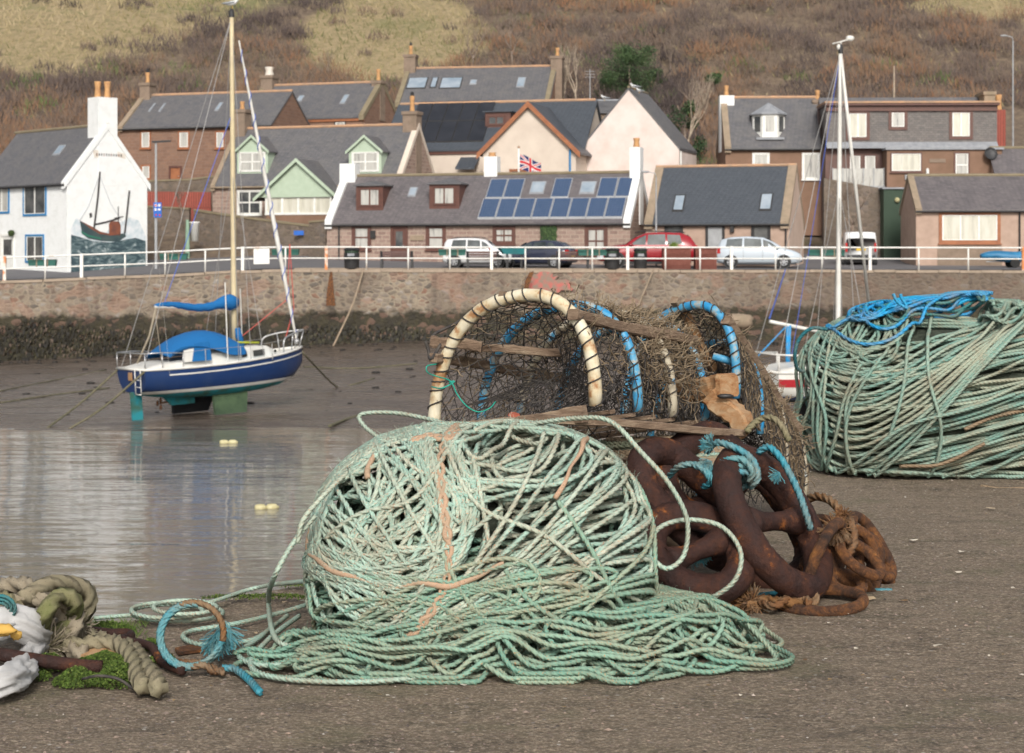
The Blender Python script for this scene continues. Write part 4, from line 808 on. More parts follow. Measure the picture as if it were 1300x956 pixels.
g.ob((x0+q+.22,y0-.012,gz0),(x1-x0-2*q-.44,0,0),(0,.03,0),(0,0,gz1-gz0)); g.build('bay_centre_pane',M['curtain'],d_,world=False); g=MB()
for (xa,ya),(xb,yb) in ((pl[0],pl[1]),(pl[2],pl[3])):
    e=A(xb-xa,yb-ya,0); nn=nrm(A(e[1],-e[0],0)); g=MB(); g.ob(A(xa,ya,gz0)+e*.2+nn*.012,e*.6,-nn*.03,(0,0,gz1-gz0)); g.build('bay_side_pane',M['glass'],d_,world=False)
m=MB(); m.bx(x0+.15,x1-.15,y0-.25,y0+.1,z0-.18,z0-.02); m.build('bay_apron',M['lead'],d_,world=False)
# ---- wide terrace with slate hung upper storey: flat top
O=P(1048,245,110); ya=math.radians(-2)
h=House('slate_hung_terrace','wide plum brown terrace with a slate hung upper storey and three framed white windows',1048,245,110,-2,1265,6.0,183,127,'plumrender','slate',ove=.0)
a0=h.f(1052,184); b0=h.f(1262,134); x1=b0[0]; m=MB(); m.bx(0,h.W,-.16,h.dp/2,h.He-.2,b0[2]); h.part('slate_hung_storey',m,'slatewall')
m=MB(); m.bx(-.1,h.W+.1,-.5,h.dp/2+.2,b0[2],b0[2]+.14); m.bx(.0,h.W,-.30,-.16,b0[2]-.35,b0[2]-.003); h.part('eaves_board',m,'brownpaint')
m=MB(); m.bx(-.12,h.W+.12,-.56,h.dp/2+.25,b0[2]+.143,b0[2]+.26); h.part('parapet',m,'ridge')
for a,gl in (((1078,144,1100,174),'creamblind'),((1132,143,1148,161),'curtain'),((1209,143,1231,173),'creamblind')): h.win(*a,frame='brownpaint',sash='whitepaint',glass=gl,v=2 if gl=='creamblind' else 1,y=-.17,sur=.2,sill=False)
m=MB(); a=h.f(1052,187); b=h.f(1265,183); m.ob((0,-.55,a[2]-.1),(h.W,0,0),(0,.40,.35),(0,0,.08)); h.part('lead_skirt',m,'lead')
h.pipe(1117,134,187,'brownpaint'); 
pj=-1.6; a=h.f(1126,300,pj); b=h.f(1272,190,pj); m=MB(); m.bx(a[0],b[0],pj,-.01,a[2]-2,b[2]); h.part('lower_block',m,'brownrender'); m=MB(); m.bx(a[0]-.1,b[0]+.1,pj-.15,-.4,b[2]+.003,b[2]+.14); h.part('lower_block_roof',m,'lead')
def winp(H_,pj,pa,pb,pc,pd,**k):
    a=H_.f(pa,pd,pj); b=H_.f(pc,pb,pj); return H_._win((0,pj,0),(1,0,0),(0,-1,0),a[0],b[0],a[2],b[2],k.pop('frame'),k.pop('sash','whitepaint'),k.pop('glass','curtain'),**k)
winp(h,pj,1132,195,1169,217,frame='brownpaint',glass='creamblind',v=1,h=1,sur=.08)
winp(h,pj,1213,195,1229,224,frame='brownpaint',v=1,h=2); h.win(1079,198,1092,222,frame='brownpaint',glass='curtain',v=1); h.win(1098,198,1111,222,frame='brownpaint',glass='curtain',v=1)
m=MB(); a=h.f(1256,196,pj); m.lathe([(.03,0),(.30,.05),(.42,.13),(.40,.14),(.28,.07),(.02,.03)],a+A(0,-.25,0),14,ax=(.15,-1,.35)); m.tube([a+A(0,0,-.3),a+A(0,-.25,0)],.03,5); h.part('satellite_dish',m,'black')
m=MB(); a=h.f(1057,236,-.9); b=h.f(1122,214,-.9); m.bx(a[0],b[0],-.95,-.9,a[2],b[2]); h.part('balcony_screen',m,'curtain'); m=MB(); m.bx(a[0]-.1,b[0]+.1,-1.0,-.01,a[2]-.15,a[2]-.003)
for k_ in range(6): x=a[0]+(b[0]-a[0])*k_/5; m.bx(x-.03,x+.03,-.99,-.955,a[2],b[2]+.05)
h.part('balcony_frame',m,'galv')
m=MB(); a=h.f(1190,204,pj); m.bx(a[0]-.5,a[0]+.5,pj-.04,pj+.01,a[2]-.12,a[2]+.12); h.part('name_board',m,'stack')
m=MB(); a=h.f(1177,222,pj); m.lathe([(.06,-.4),(.10,-.3),(.10,.3),(.05,.4)],a+A(0,-.12,0),8); h.part('white_lantern',m,'whitepaint')
m=MB(); a=h.f(1151,225,pj); m.bx(a[0]-.12,a[0]+.12,pj-.15,pj-.01,a[2]-.15,a[2]+.15); h.part('wall_lantern',m,'galv')
h.chimney(1264,118,w=.7,d=2.2,x=h.W-.1,y=2.4,mat='skew',pots=0,cap=True); h.chimney(1278,140,w=.75,d=.8,x=h.W+.75,y=2.6,mat='redbrick',pots=1,poth=1.0,potr=.2,cap=False)
# ---- green sheeted shed
b=P(1122,312,104); t=thing('green_shed','tall dark green corrugated sheet shed below the brown terrace',"shed",b); m=MB(); e=P(1163,240,104); n=22
for k_ in range(n):
    x=b[0]+(e[0]-b[0])*k_/n; w_=(e[0]-b[0])/n; m.bx(x,x+w_*.55,b[1]-.03,b[1]+.02,b[2]-2,e[2]); 
m.bx(b[0],e[0],b[1]+.021,b[1]+2.5,b[2]-2,e[2]-.01); m.build('sheeting',M['greenmetal'],t); m=MB(); m.bx(b[0]-.1,e[0]+.1,b[1]-.12,b[1]+2.6,e[2],e[2]+.1); m.build('roof',M['lead'],t)
m=MB(); q=P(1139,254,103.9); m.ball(q,.16,8,6); m.build('lamp',M['float'],t)
# ---- bungalow right
h=House('picture_window_bungalow','low tan rendered building with a wide three pane picture window and dark slate roof',1163,333,97,-3,1330,5,266,226,'tanrender','slatepurple',ove=.0)
h.skew('l','skew',.3,.06); h.gutter(); h.ridge('ridgegrey')
h.win(1196,273,1266,305,frame='orangewood',glass='creamblind',v=3,h=1,sur=.18,sill=True); h.pipe(1294,266,333)
m=MB(); a=h.f(1190,333); b=h.f(1272,307); m.bx(a[0],b[0],-.04,.0,-.5,b[2]-.25); h.part('plinth',m,'stack')
h=House('far_right_house','purple slate roofed house partly hidden beyond the terrace end chimney',1268,262,106,-3,1350,5,238,191,'tanrender','slatepurple',ove=.1); h.ridge('ridgegrey')

# ================================================================== walls, fences, stairs between the houses
def stone_wall(name,label,pts,th=.5,mat='rubble',cat='wall',cope='skew'):
    """pts: (px, py_top, py_bottom, D)"""
    t=thing(name,label,cat,P(pts[0][0],pts[0][2],pts[0][3])); m=MB(); c=MB()
    for a,b in zip(pts[:-1],pts[1:]):
        p=[P(a[0],a[2],a[3])-A(0,0,1.5),P(b[0],b[2],b[3])-A(0,0,1.5),P(b[0],b[1],b[3]),P(a[0],a[1],a[3])]; d=p[1]-p[0]; nn=nrm(A(-d[1],d[0],0))*th; m.prism(p,nn)
        if cope: c.prism([p[3]-nn*.1,p[2]-nn*.1,p[2]-nn*.1+A(0,0,.12),p[3]-nn*.1+A(0,0,.12)],nn*1.2)
    m.build('stonework' if mat=='rubble' else 'boards',M[mat],t); 
    if cope: c.build('coping',M[cope],t)
    return t
stone_wall('garden_wall','upper pale stone garden wall in front of the brown stone house',[(183,231,246,116),(240,229,246,116),(272,225,246,116)],cope='ridgegrey')
stone_wall('board_fence','red painted board fence below the upper garden wall',[(183,243,264,114.5),(268,244,264,114.5)],.08,'redbrick','fence',None)
stone_wall('garden_wall','lower stone wall behind the blue parking sign',[(183,263,306,112.2),(240,266,304,112)],cope='ridgegrey')
stone_wall('retaining_wall','long stone wall sloping down past the mint house towards the cottage',[(246,268,312,110.5),(300,276,318,108.5),(360,284,326,106.5),(410,290,333,105.2)],cope='ridgegrey')
stone_wall('gate_pier','dark arched stone gateway between the sloping wall and the cottage',[(392,283,333,104.9),(414,281,335,104.3)],cope='ridgegrey',cat='gateway')
stone_wall('cottage_garden_wall','low brown garden wall behind the white van',[(1046,226,330,105),(1124,240,330,105)],cope=None)
bare_tree(1082,305,101,3.9,'round leafless garden tree behind the white van',seed=91,spread=.75,depth=6,w=.03,group='garden shrubs by the harbour road',name='bare_shrub')
bare_tree(230,268,111,2.0,'brown leafless garden bush in front of the red fence',seed=92,spread=.8,depth=5,w=.03,group='garden shrubs by the harbour road',name='bare_shrub')

# ---- lamp posts, poles, aerials
def pole(name,label,px,p0,p1,D,r,mat='galv',cat='pole',head=None,group=None):
    a=P(px,p0,D); b=P(px,p1,D); t=thing(name,label,cat,a,group=group); MB().tube([a-A(0,0,2),a+(b-a)*.4,b],[r*1.3,r*1.1,r*.8],8).build('post',M[mat],t)
    if head=='lamp': MB().ob(b+A(-.22,-.12,-.02),A(1.05,0,0.06),A(0,.24,0),A(0,0,.10)).build('lamp_head',M['darkframe'],t)
    if head=='cobra': 
        m=MB(); m.tube([b,b+A(-.05,0,.25),b+A(-.5,0,.35)],.03,6); m.ball(b+A(-.6,0,.34),(.26,.1,.07),8,5); m.build('lamp_head',M['galv'],t,True)
    if head=='aerial':
        m=MB()
        for k in range(3): m.tube([b+A(-.35,0,-.15-.2*k),b+A(.35,0,-.15-.2*k)],.015,4)
        m.build('aerial',M['galv'],t)
    return t
t=pole('street_lamp','grey street lamp carrying the blue parking sign beside the mural gable',198,340,181,99,.07,cat='street lamp',head='lamp',group='street lamps')
g=P(200,257,98.85); m=MB(); m.ob(P(195,276,98.86),A(.45,0,0),A(0,.03,0),A(0,0,.85)); s_=m.build('parking_sign',M['signblue'],t)
m=MB()
for (x,z,w_,h_) in ((.06,.62,.13,.14),(.26,.62,.13,.14),(.06,.38,.10,.14),(.24,.40,.15,.10)): m.ob(P(195,276,98.84)+A(x,-.004,z),A(w_,0,0),A(0,.006,0),A(0,0,h_))
m.build('white_symbols',M['whitepaint'],s_)
m=MB()
for (x,z) in ((.30,.08),(.10,.10),(.08,.64)): m.ob(P(195,276,98.84)+A(x,-.008,z),A(.09,0,0),A(0,.006,0),A(0,0,.09))
m.build('red_symbols',M['signred'],s_)
pole('street_lamp','thin grey street lamp between the two cottages in front of the red car',833,338,226,94.8,.045,cat='street lamp',head='cobra',group='street lamps')
pole('street_lamp','tall slim street lamp rising behind the right end of the terrace',1286,330,52,113,.055,cat='street lamp',head='cobra',group='street lamps')
pole('telegraph_pole','short wooden pole on the hill behind the slate hung terrace',1135,128,84,132,.07,'palebark',cat='pole')
pole('aerial_mast','thin aerial mast left of the pink gable roof',749,140,88,122,.03,'galv',cat='aerial',head='aerial')
pole('green_post','pale green post on the roadside by the white tub',238,318,279,107,.12,'greenpaint',cat='post')
b=P(247,300,107.5); t=thing('white_tub','white plastic tub on the roadside below the garden wall','tub',b); m=MB(); m.lathe([(.24,-.3),(.30,.8),(.33,.82),(.33,.9),(.27,.9)],b,14); m.build('tub_body',M['whitepaint'],t,True)
m=MB(); m.ob(P(373,298.5,105.6),A(.6,-.02,0),A(0,.04,0),A(0,0,.27)); tag(m.build('street_sign',M['signblue']),'small blue plate on the sloping stone wall beside the gateway','sign')
# ================================================================== railing along the far quay
t=thing('railing','long white two rail harbour railing with rust spotted posts on the far quay','railing',EP[11])
thick=[5,103,307.7,414,624,797,929,1105,1300]; thin=[56.5,158,209,260,362,465,518,571,667,710,752,845,889,985,1044,1167,1230,1370,1440]
allp=sorted([(p,1) for p in thick]+[(p,0) for p in thin])
def onedge(px):
    e=min(range(len(EP)-1),key=lambda i: 0 if EDGE[i][0]<=px<=EDGE[i+1][0] else 1); a,b=EDGE[e],EDGE[e+1]; k=(px-a[0])/(b[0]-a[0]); q=P(px,a[1]+(b[1]-a[1])*k,a[2]+(b[2]-a[2])*k); return np.array([q[0],np.interp(q[0],EP[:,0],EP[:,1])+.12,np.interp(q[0],EP[:,0],EP[:,2])])
RH=1.16
for px,k in allp:
    q=onedge(px); m=MB(); w_=.075 if k else .042
    if k: m.ob(q+A(-w_,-w_,-.02),A(2*w_,0,0),A(0,2*w_,0),A(0,0,RH+.08))
    else: m.tube([q-A(0,0,.02),q+A(0,0,RH-.05)],w_,8)
    m.build('post',M['rustypost' if px in (5,414,1300) else 'railpaint'],t,not k)
xs=np.linspace(EP[1,0],EP[-1,0]-2,60); qs=np.array([edge_at(x)+A(0,.12,0) for x in xs])
MB().tube(qs+A(0,0,RH),.040,8).build('top_rail',M['railpaint'],t,True); MB().tube(qs+A(0,0,.58),.034,8).build('middle_rail',M['railpaint'],t,True)
a=onedge(322); b=onedge(342); m=MB(); m.ob(a+A(0,-.12,.30),b-a,A(0,.03,0),A(0,0,.80)); tag(m.build('notice_board',M['railpaint']),'blank white notice board fixed to the railing near the yacht mast','notice board')

# ================================================================== street furniture
def road_pt(px,back,dz=0):
    D=90+back
    for _ in range(3): x=(px-CX)/F*D; D=np.interp(x,EP[:,0],EP[:,1])+back
    x=(px-CX)/F*D; return A(x,D,float(roadz(np.array(x),np.array(D)))+dz)
# benches
def bench(p,label,w=1.75):
    t=thing('bench',label,'bench',p,group='benches along the far quay')
    m=MB(); 
    for k in range(3): m.ob(p+A(-w/2,-.22+k*.15,.44),A(w,0,0),A(0,.12,0),A(0,0,.045))
    m.build('seat',M['benchbrown'],t); m=MB()
    for k in range(3): m.ob(p+A(-w/2,-.31-.03*k,.55+k*.13),A(w,0,0),A(0,.04,0),A(0,0,.11))
    m.build('backrest',M['benchbrown'],t)
    for sx in (-w/2+.02,w/2-.14):
        m=MB(); m.prism([(p[0]+sx,p[1]+y,p[2]+z) for y,z in ((-.20,0),(-.34,0),(-.30,.5),(-.40,.92),(-.34,.93),(-.22,.60),(.28,.62),(.30,.40),(.22,.0),(.10,0),(.16,.40),(-.22,.40))][::1],(.12,0,0)); m.build('bench_end',M['black'],t)
    return t
def litter_bin(p,label,w=.82,h=1.12,mat='black'):
    t=thing('litter_bin',label,'bin',p,group='litter bins on the far quay'); m=MB(); m.lathe([(w*.44,0),(w*.47,.05),(w*.5,h*.72),(w*.5,h*.74)],p,16); m.build('bin_body',M[mat],t,True)
    m=MB(); m.lathe([(w*.46,h*.74),(w*.46,h*.86)],p,16); m.build('bin_opening',M['greenmetal'],t,True); m=MB(); m.lathe([(w*.52,h*.86),(w*.52,h*.92),(w*.3,h),(.02,h)],p,16); m.build('lid',M[mat],t,True)
    m=MB(); m.ob(p+A(-w*.22,-w*.5-.02,h*.60),A(w*.44,0,0),A(0,.02,0),A(0,0,h*.12)); m.build('plate',M['lead'],t); return t
bench(road_pt(504,1.15),'brown bench with black ends standing beside the leftmost black bin'); bench(road_pt(613,1.15),'brown bench in front of the small white hatchback'); bench(road_pt(727,1.15)+A(0,0,0),'brown bench behind the dark green planter left of the red car')
litter_bin(road_pt(446.5,.7),'round black litter bin nearest the mint house end of the quay'); litter_bin(road_pt(777,.7),'black litter bin in front of the bonnet of the red car'); litter_bin(road_pt(813,.8),'black bin with a pale plate between the red car and the brown boxes',.72)
def planter(px,label,w=1.45,mat='greenbox',back=.45,h=.32,z=.72,group='dark green planters behind the railing',name='planter'):
    p=road_pt(px,back); t=thing(name,label,'planter',p+A(0,0,0),group=group); m=MB(); q=p+A(0,0,z)
    m.prism([q+A(-w/2+.05,0,0),q+A(w/2-.05,0,0),q+A(w/2,0,h),q+A(-w/2,0,h)],(0,.32,0)); m.build('trough',M[mat],t)
    m=MB(); m.ob(q+A(-w/2+.04,.04,h),A(w-.08,0,0),A(0,.24,0),A(0,0,.02)); m.build('soil',M['bark'],t)
    for x in (-w*.18,w*.2): m=MB(); m.ob(q+A(x-.03,-.03,-.06),A(.06,0,0),A(0,.028,0),A(0,0,.10+h)); m.build('bracket',M['skew'],t)
    return t
planter(53,'dark green planter below the lower window of the mural house',back=.45,z=.66); planter(220,'dark green planter left of the yacht mast beside the lamp post'); planter(362,'dark green planter right of the white notice board'); planter(574,'dark green planter in front of the rear wheel of the white hatchback')
planter(753,'dark green planter between the navy hatchback and the red car',1.6); planter(1050,'dark green planter left of the white van',1.9)
p=road_pt(652,1.0); t=thing('boat_planter','teal boat shaped planter in front of the navy hatchback','planter',p); m=MB(); q=p+A(0,0,.78)
m.add([q+A(-.95,.3,.42),q+A(-.7,0,.36),q+A(.7,0,.36),q+A(.85,.3,.40),q+A(.7,.6,.36),q+A(-.7,.6,.36)]+[q+A(-.6,.3,0),q+A(-.5,.12,0),q+A(.55,.12,0),q+A(.6,.3,0),q+A(.55,.48,0),q+A(-.5,.48,0)],[(i,(i+1)%6,(i+1)%6+6,i+6) for i in range(6)]+[(0,5,4,3,2,1),(6,7,8,9,10,11)]); m.build('trough',M['tealbox'],t)
m=MB(); 
for x in (-.4,.35): m.ob(p+A(x,.2,0),A(.12,0,0),A(0,.2,0),A(0,0,.78))
m.build('stand',M['black'],t)
def boxp(px0,px1,label,h=1.15,d=.9):
    a=road_pt(px0,.75); b=road_pt(px1,.75); t=thing('box_planter',label,'box',a,group='red brown boxes behind the railing'); w_=b[0]-a[0]; m=MB(); n=9
    for k in range(n): m.ob(a+A(w_*k/n+.006,0,0),A(w_/n-.012,0,0),A(0,.05,0),A(0,0,h)); 
    m.ob(a+A(0,.052,0),A(w_,0,0),A(0,d,0),A(0,0,h-.05)); m.build('boards',M['redbox'],t); m=MB(); m.ob(a+A(-.04,-.03,h-.10),A(w_+.08,0,0),A(0,.029,0),A(0,0,.10)); m.build('rim',M['redbox'],t); return t
boxp(842,877,'red brown boarded box with a little plant on top behind the railing'); boxp(883,910,'plain red brown boarded box beside the silver car')
m=MB(); a=road_pt(856,1.2); n=160
an=NR.uniform(0,6.28,n); rr=NR.uniform(0,.22,n); blades(m,a[0]+rr*np.cos(an),a[1]+rr*np.sin(an),np.full(n,a[2]+1.08),NR.uniform(.1,.4,n),NR.uniform(.03,.07,n),.4,NR.uniform(.3,1,n)); tag(m.build('box_plant',M['moss']),'small tufted plant growing in the left red brown box','plant')
# blue tarpaulin covered boat on a trailer, right
a=road_pt(1249,3.2); b=road_pt(1330,3.2); t=thing('covered_dinghy','dinghy under a blue tarpaulin on a trailer beneath the picture window','boat',a)
xs=np.linspace(0,1,14); m=MB(); rings=[]; L=b[0]-a[0]
p=[a+A(L*x,.6,.62+.05*math.sin(9*x)) for x in xs]; R=.50*np.clip(np.sin(np.pi*np.clip(xs*.9+.06,0,1))**.5,.1,1); m.tube(p,R,14,False,0,.62); m.build('tarpaulin',M['bluecover'],t,True)
m=MB(); m.tube([a+A(.3,.6,.34),a+A(L,.6,.34)],.04,6); m.tube([a+A(L*.5,.1,.3),a+A(L*.5,1.1,.3)],.04,6); m.build('trailer_frame',M['galv'],t)
for y in (.1,1.1): MB().lathe([(.08,-.08),(.26,-.08),(.27,0),(.26,.08),(.08,.08)],a+A(L*.5,y,.26),14,ax=(0,1,0)).build('wheel',M['tyre'],t)

# ================================================================== cars
def car(name,label,loc,yaw,L,Wd,H,paint,st,glassx,wheels,front_glass,rear_glass,van=False,plate=True,mirror=None,rails=False,wr=.31,pillars=(),group='cars parked along the harbour road'):
    """local x forward from the rear bumper (0..L). st: stations (x, z_low, z_belt, z_top, halfwidth_low, halfwidth_top)"""
    t=thing(name,label,'van' if van else 'car',loc,yaw,group)
    m=MB(); rows=[]; hw=Wd/2
    for x,zl,zb,zt,a,b in st:
        a*=hw; b*=hw; half=[(a*.86,zl),(a*.98,zl+.12),(a,zl+(zb-zl)*.55),(a*.975,zb),(b,zt-.03 if zt-zb>.15 else zb+(zt-zb)*.5),(b*.86,zt),(0,zt+.015)]
        rows.append([(x,-y,z) for y,z in half]+[(x,y,z) for y,z in half[:-1]][::-1])
    n=len(rows[0]); v=[p for r in rows for p in r]; f=[]
    for i in range(len(rows)-1):
        for j in range(n): f.append((i*n+j,i*n+(j+1)%n,(i+1)*n+(j+1)%n,(i+1)*n+j))
    f.append(tuple(range(n))); f.append(tuple(range((len(rows)-1)*n,len(rows)*n))[::-1]); f=[q[::-1] for q in f]
    m.add(v,f); body=m.build('body',M[paint],t,True,world=False)
    me=body.data
    for e in (): pass
    X_=[s[0] for s in st]; ip=lambda x,k: float(np.interp(x,X_,[s[k] for s in st]))
    def side(x,z,s,off=.012):
        zb,zt=ip(x,2),ip(x,3); a,b=ip(x,4)*hw*.975,ip(x,5)*hw; k=np.clip((z-zb)/max(zt-.03-zb,.05),-.2,1); return (x,s*(a+(b-a)*k+off),z)
    for sgn in (-1,1):
        m=MB()
        for g in glassx:
            top=[side(x,z,sgn) for x,z in g]; m.prism(top if sgn<0 else top[::-1],(0,sgn*.004,0))
        m.build('side_glass',M['carglass'],t,world=False)
    for (xa,za,wa_,xb,zb_,wb_),nm in ((front_glass,'windscreen'),(rear_glass,'rear_window')):
        m=MB(); o=.02 if nm=='windscreen' else -.02; m.prism([(xa+o,-wa_,za),(xa+o,wa_,za),(xb+o,wb_,zb_+.012),(xb+o,-wb_,zb_+.012)],(-.004 if o>0 else .004,0,.0)); m.build(nm,M['carglass'],t,world=False)
    for wx in wheels:
        for sgn in (-1,1):
            y=sgn*(hw-.10); m=MB(); m.lathe([(.02,-.118),(wr+.075,-.118),(wr+.075,.108),(.02,.108)],(wx,y,wr),20,ax=(0,sgn,0)); m.build('wheel_arch',M['black'],t,world=False)
            m=MB(); m.lathe([(wr*.62,-.10),(wr*.95,-.10),(wr,-.06),(wr,.10),(wr*.95,.125),(wr*.66,.128),(wr*.60,.10)],(wx,y,wr),22,ax=(0,sgn,0)); w_=m.build('wheel',M['tyre'],t,True,world=False)
            m=MB(); m.lathe([(.05,.112),(.06,.132),(.02,.135)],(wx,y,wr),10,ax=(0,sgn,0)); m.lathe([(wr*.60,.09),(wr*.66,.131),(wr*.60,.134),(wr*.55,.10)],(wx,y,wr),20,ax=(0,sgn,0))
            for k in range(6):
                a=k*math.pi/3+.2; c,s=math.cos(a),math.sin(a); m.ob((wx+c*.03-s*.03,y+sgn*.108,wr+s*.03+c*.03),(c*wr*.58,0,s*wr*.58),(s*.06,0,-c*.06),(0,sgn*.02,0))
            m.build('rim',M['rim'],w_,world=False)
    z0=st[0][1]; zr=ip(.0,2); zf=ip(L,2)
    for sgn in (-1,1):
        m=MB(); 
        if van: m.bx(-.03,.10,sgn*(hw-.13)-.05,sgn*(hw-.13)+.07*1,.75,1.25)
        else: m.ob((-.015,sgn*hw*.97 if sgn<0 else hw*.97-.24,zr-.17),(.16,0,0),(0,.24,0),(0,0,.30))
        m.build('tail_light',M['redlight'],t,world=False)
        m=MB(); m.ob((L-.30,sgn*hw*.80-.14,zf-.16),(.30-.005,0,-.05),(0,.28,0),(0,0,.15)); m.build('headlight',M['headlight'],t,world=False)
        xm=front_glass[0]-.25; m=MB(); m.ball((xm,sgn*(hw+.07),ip(xm,2)+.06),(.10,.10,.075),8,5); m.build('mirror',M[mirror or paint],t,True,world=False)
    m=MB(); m.bx(-.035,.06,-hw*.84,hw*.84,z0,z0+.24); m.build('rear_bumper',M['black'],t,world=False); m=MB(); m.bx(L-.06,L+.03,-hw*.78,hw*.78,z0,z0+.22); m.build('front_bumper',M['black'],t,world=False)
    m=MB(); m.bx(-.045,-.036,-.26,.26,zr-.28,zr-.16); m.build('number_plate',M['plate'],t,world=False)
    m=MB(); m.bx(.3,L-.3,-hw*.86,hw*.86,.16,.30); m.build('underbody',M['black'],t,world=False)
    if rails:
        for sgn in (-1,1): MB().tube([(L*.12,sgn*hw*.72,H-.02),(L*.2,sgn*hw*.74,H+.05),(L*.55,sgn*hw*.74,H+.05),(L*.62,sgn*hw*.72,H-.03)],.02,6).build('roof_rail',M['black'],t,True,world=False)
    for x in pillars: 
        m=MB()
        for sgn in (-1,1): 
            zz=ip(x,2); a=side(x,.32,sgn,.004); m.ob((x-.006,sgn*hw*.985-.004,.36),(.012,0,0),(0,.012*sgn,0),(0,0,zz-.36))
        m.build('door_gap',M['black'],t,world=False)
    return t
def quad_g(a,b,c,d): return [a,b,c,d]
# small white hatch (front to the right)
wh=[(0,.30,.86,.88,.90,.80),(.06,.24,.98,1.30,.96,.72),(.22,.22,.98,1.50,.98,.76),(.9,.22,.97,1.56,1,.78),(1.7,.22,.96,1.56,1,.78),(2.25,.22,.95,1.47,1,.76),(2.72,.22,.95,1.12,1,.78),(2.95,.22,.93,.98,.99,.80),(3.4,.22,.84,.88,.95,.80),(3.6,.26,.70,.74,.84,.70),(3.66,.32,.55,.58,.75,.6)]
p=road_pt(565,3.4); p[2]+=0
car('parked_car','small white hatchback with red door mirrors, facing right',p,math.radians(-6),3.66,1.62,1.56,'c_white',wh,[[(.42,1.02),(1.22,1.00),(1.24,1.47),(.52,1.46)],[(1.30,1.00),(2.02,.99),(1.98,1.44),(1.32,1.47)],[(2.08,.99),(2.62,1.0),(2.30,1.30),(2.06,1.42)]],(.60,2.95),(2.80,1.0,.62,2.36,1.42,.54),(.02,1.0,.62,.20,1.44,.52),mirror='redlight',rails=True,pillars=(1.26,2.2))
# navy hatch: rear towards the right/camera; nose left
nh=[(0,.32,.84,.90,.88,.70),(.05,.28,.96,1.02,.96,.72),(.35,.24,.98,1.24,.99,.68),(.8,.22,.96,1.42,1,.70),(1.5,.22,.94,1.48,1,.72),(2.1,.22,.92,1.44,1,.72),(2.6,.22,.92,1.24,1,.72),(3.05,.22,.93,1.0,1,.76),(3.6,.22,.86,.90,.97,.8),(4.05,.24,.74,.78,.88,.72),(4.2,.32,.58,.62,.75,.6)]
p=road_pt(727,2.7); car('parked_car','navy blue hatchback with a yellow rear plate, facing left in front of the solar cottage',p,math.radians(159),4.2,1.76,1.48,'c_navy',nh,[[(.55,1.05),(1.15,1.0),(1.18,1.36),(.95,1.36)],[(1.24,1.0),(2.0,.98),(1.95,1.38),(1.26,1.40)],[(2.06,.98),(2.85,.99),(2.45,1.25),(2.05,1.37)]],(.74,3.38),(3.0,1.0,.66,2.5,1.34,.56),(.12,1.04,.62,.62,1.36,.52),pillars=(1.2,2.1,3.1))
# red SUV facing left
rs=[(0,.38,.95,1.0,.90,.74),(.06,.32,1.06,1.14,.97,.74),(.30,.30,1.08,1.50,.99,.76),(.7,.28,1.08,1.68,1,.78),(1.6,.28,1.07,1.72,1,.78),(2.3,.28,1.06,1.68,1,.78),(2.8,.28,1.05,1.45,1,.78),(3.2,.28,1.05,1.14,1,.80),(3.9,.28,.98,1.02,.98,.82),(4.35,.30,.86,.90,.92,.76),(4.5,.38,.62,.68,.8,.6)]
p=road_pt(884,3.6); car('parked_car','dark red estate car facing left behind the black bins',p,math.radians(177),4.9,1.86,1.72,'c_red',[(x*4.9/4.5,)+r for x,*r in [(a[0],)+a[1:] for a in rs] for r in (tuple(r),)],[[(.72,1.14),(1.45,1.12),(1.47,1.60),(.85,1.58)],[(1.55,1.12),(2.45,1.11),(2.40,1.60),(1.57,1.62)],[(2.53,1.11),(3.28,1.11),(2.85,1.44),(2.5,1.58)]],(.95,3.95),(3.50,1.12,.70,2.98,1.58,.60),(.14,1.10,.66,.46,1.60,.56),rails=True,wr=.35,pillars=(1.5,2.48,3.5)).scale=(1.09,1.08,1.10)
# silver MPV facing right
sm=[(0,.32,.92,.98,.90,.72),(.05,.26,1.0,1.20,.96,.72),(.22,.24,1.03,1.50,.98,.74),(.7,.22,1.03,1.62,1,.76),(1.5,.22,1.02,1.66,1,.76),(2.3,.22,1.0,1.60,1,.76),(2.8,.22,.99,1.38,1,.76),(3.3,.22,.98,1.06,1,.78),(3.8,.22,.86,.92,.97,.8),(4.1,.24,.74,.78,.88,.72),(4.22,.32,.58,.62,.76,.6)]
p=road_pt(911,3.3); car('parked_car','silver blue people carrier facing right in front of the slate cottage',p,math.radians(-7),4.45,1.74,1.66,'c_silver',[(x*4.45/4.22,a,b,c,d,e) for x,a,b,c,d,e in sm],[[(.42,1.08),(1.30,1.07),(1.32,1.56),(.52,1.52)],[(1.40,1.07),(2.35,1.05),(2.30,1.53),(1.42,1.57)],[(2.42,1.05),(3.22,1.05),(2.80,1.36),(2.40,1.51)]],(.70,3.50),(3.40,1.06,.66,2.72,1.52,.56),(.03,1.06,.64,.22,1.52,.54),rails=False,pillars=(1.36,2.38,3.3))
# white van seen from behind
vs=[(0,.35,1.10,1.50,.94,.84),(.03,.34,1.15,1.74,.97,.84),(.10,.32,1.15,1.84,.99,.86),(1.2,.3,1.15,1.88,1,.86),(2.2,.3,1.12,1.84,1,.84),(2.8,.3,1.05,1.60,1,.80),(3.3,.3,1.0,1.14,1,.8),(3.9,.32,.88,.92,.95,.78),(4.1,.38,.60,.64,.8,.6)]
p=road_pt(1093,7.0); car('parked_van','white panel van seen from behind with red tail lights',p,math.radians(84),4.1,1.85,1.88,'c_van',vs,[[(2.2,1.2),(2.9,1.16),(2.6,1.50),(2.2,1.62)]],(.70,3.3),(3.35,1.1,.66,2.75,1.62,.58),(-.04,.98,.02,-.035,1.0,.015),van=True,group='cars parked along the harbour road')

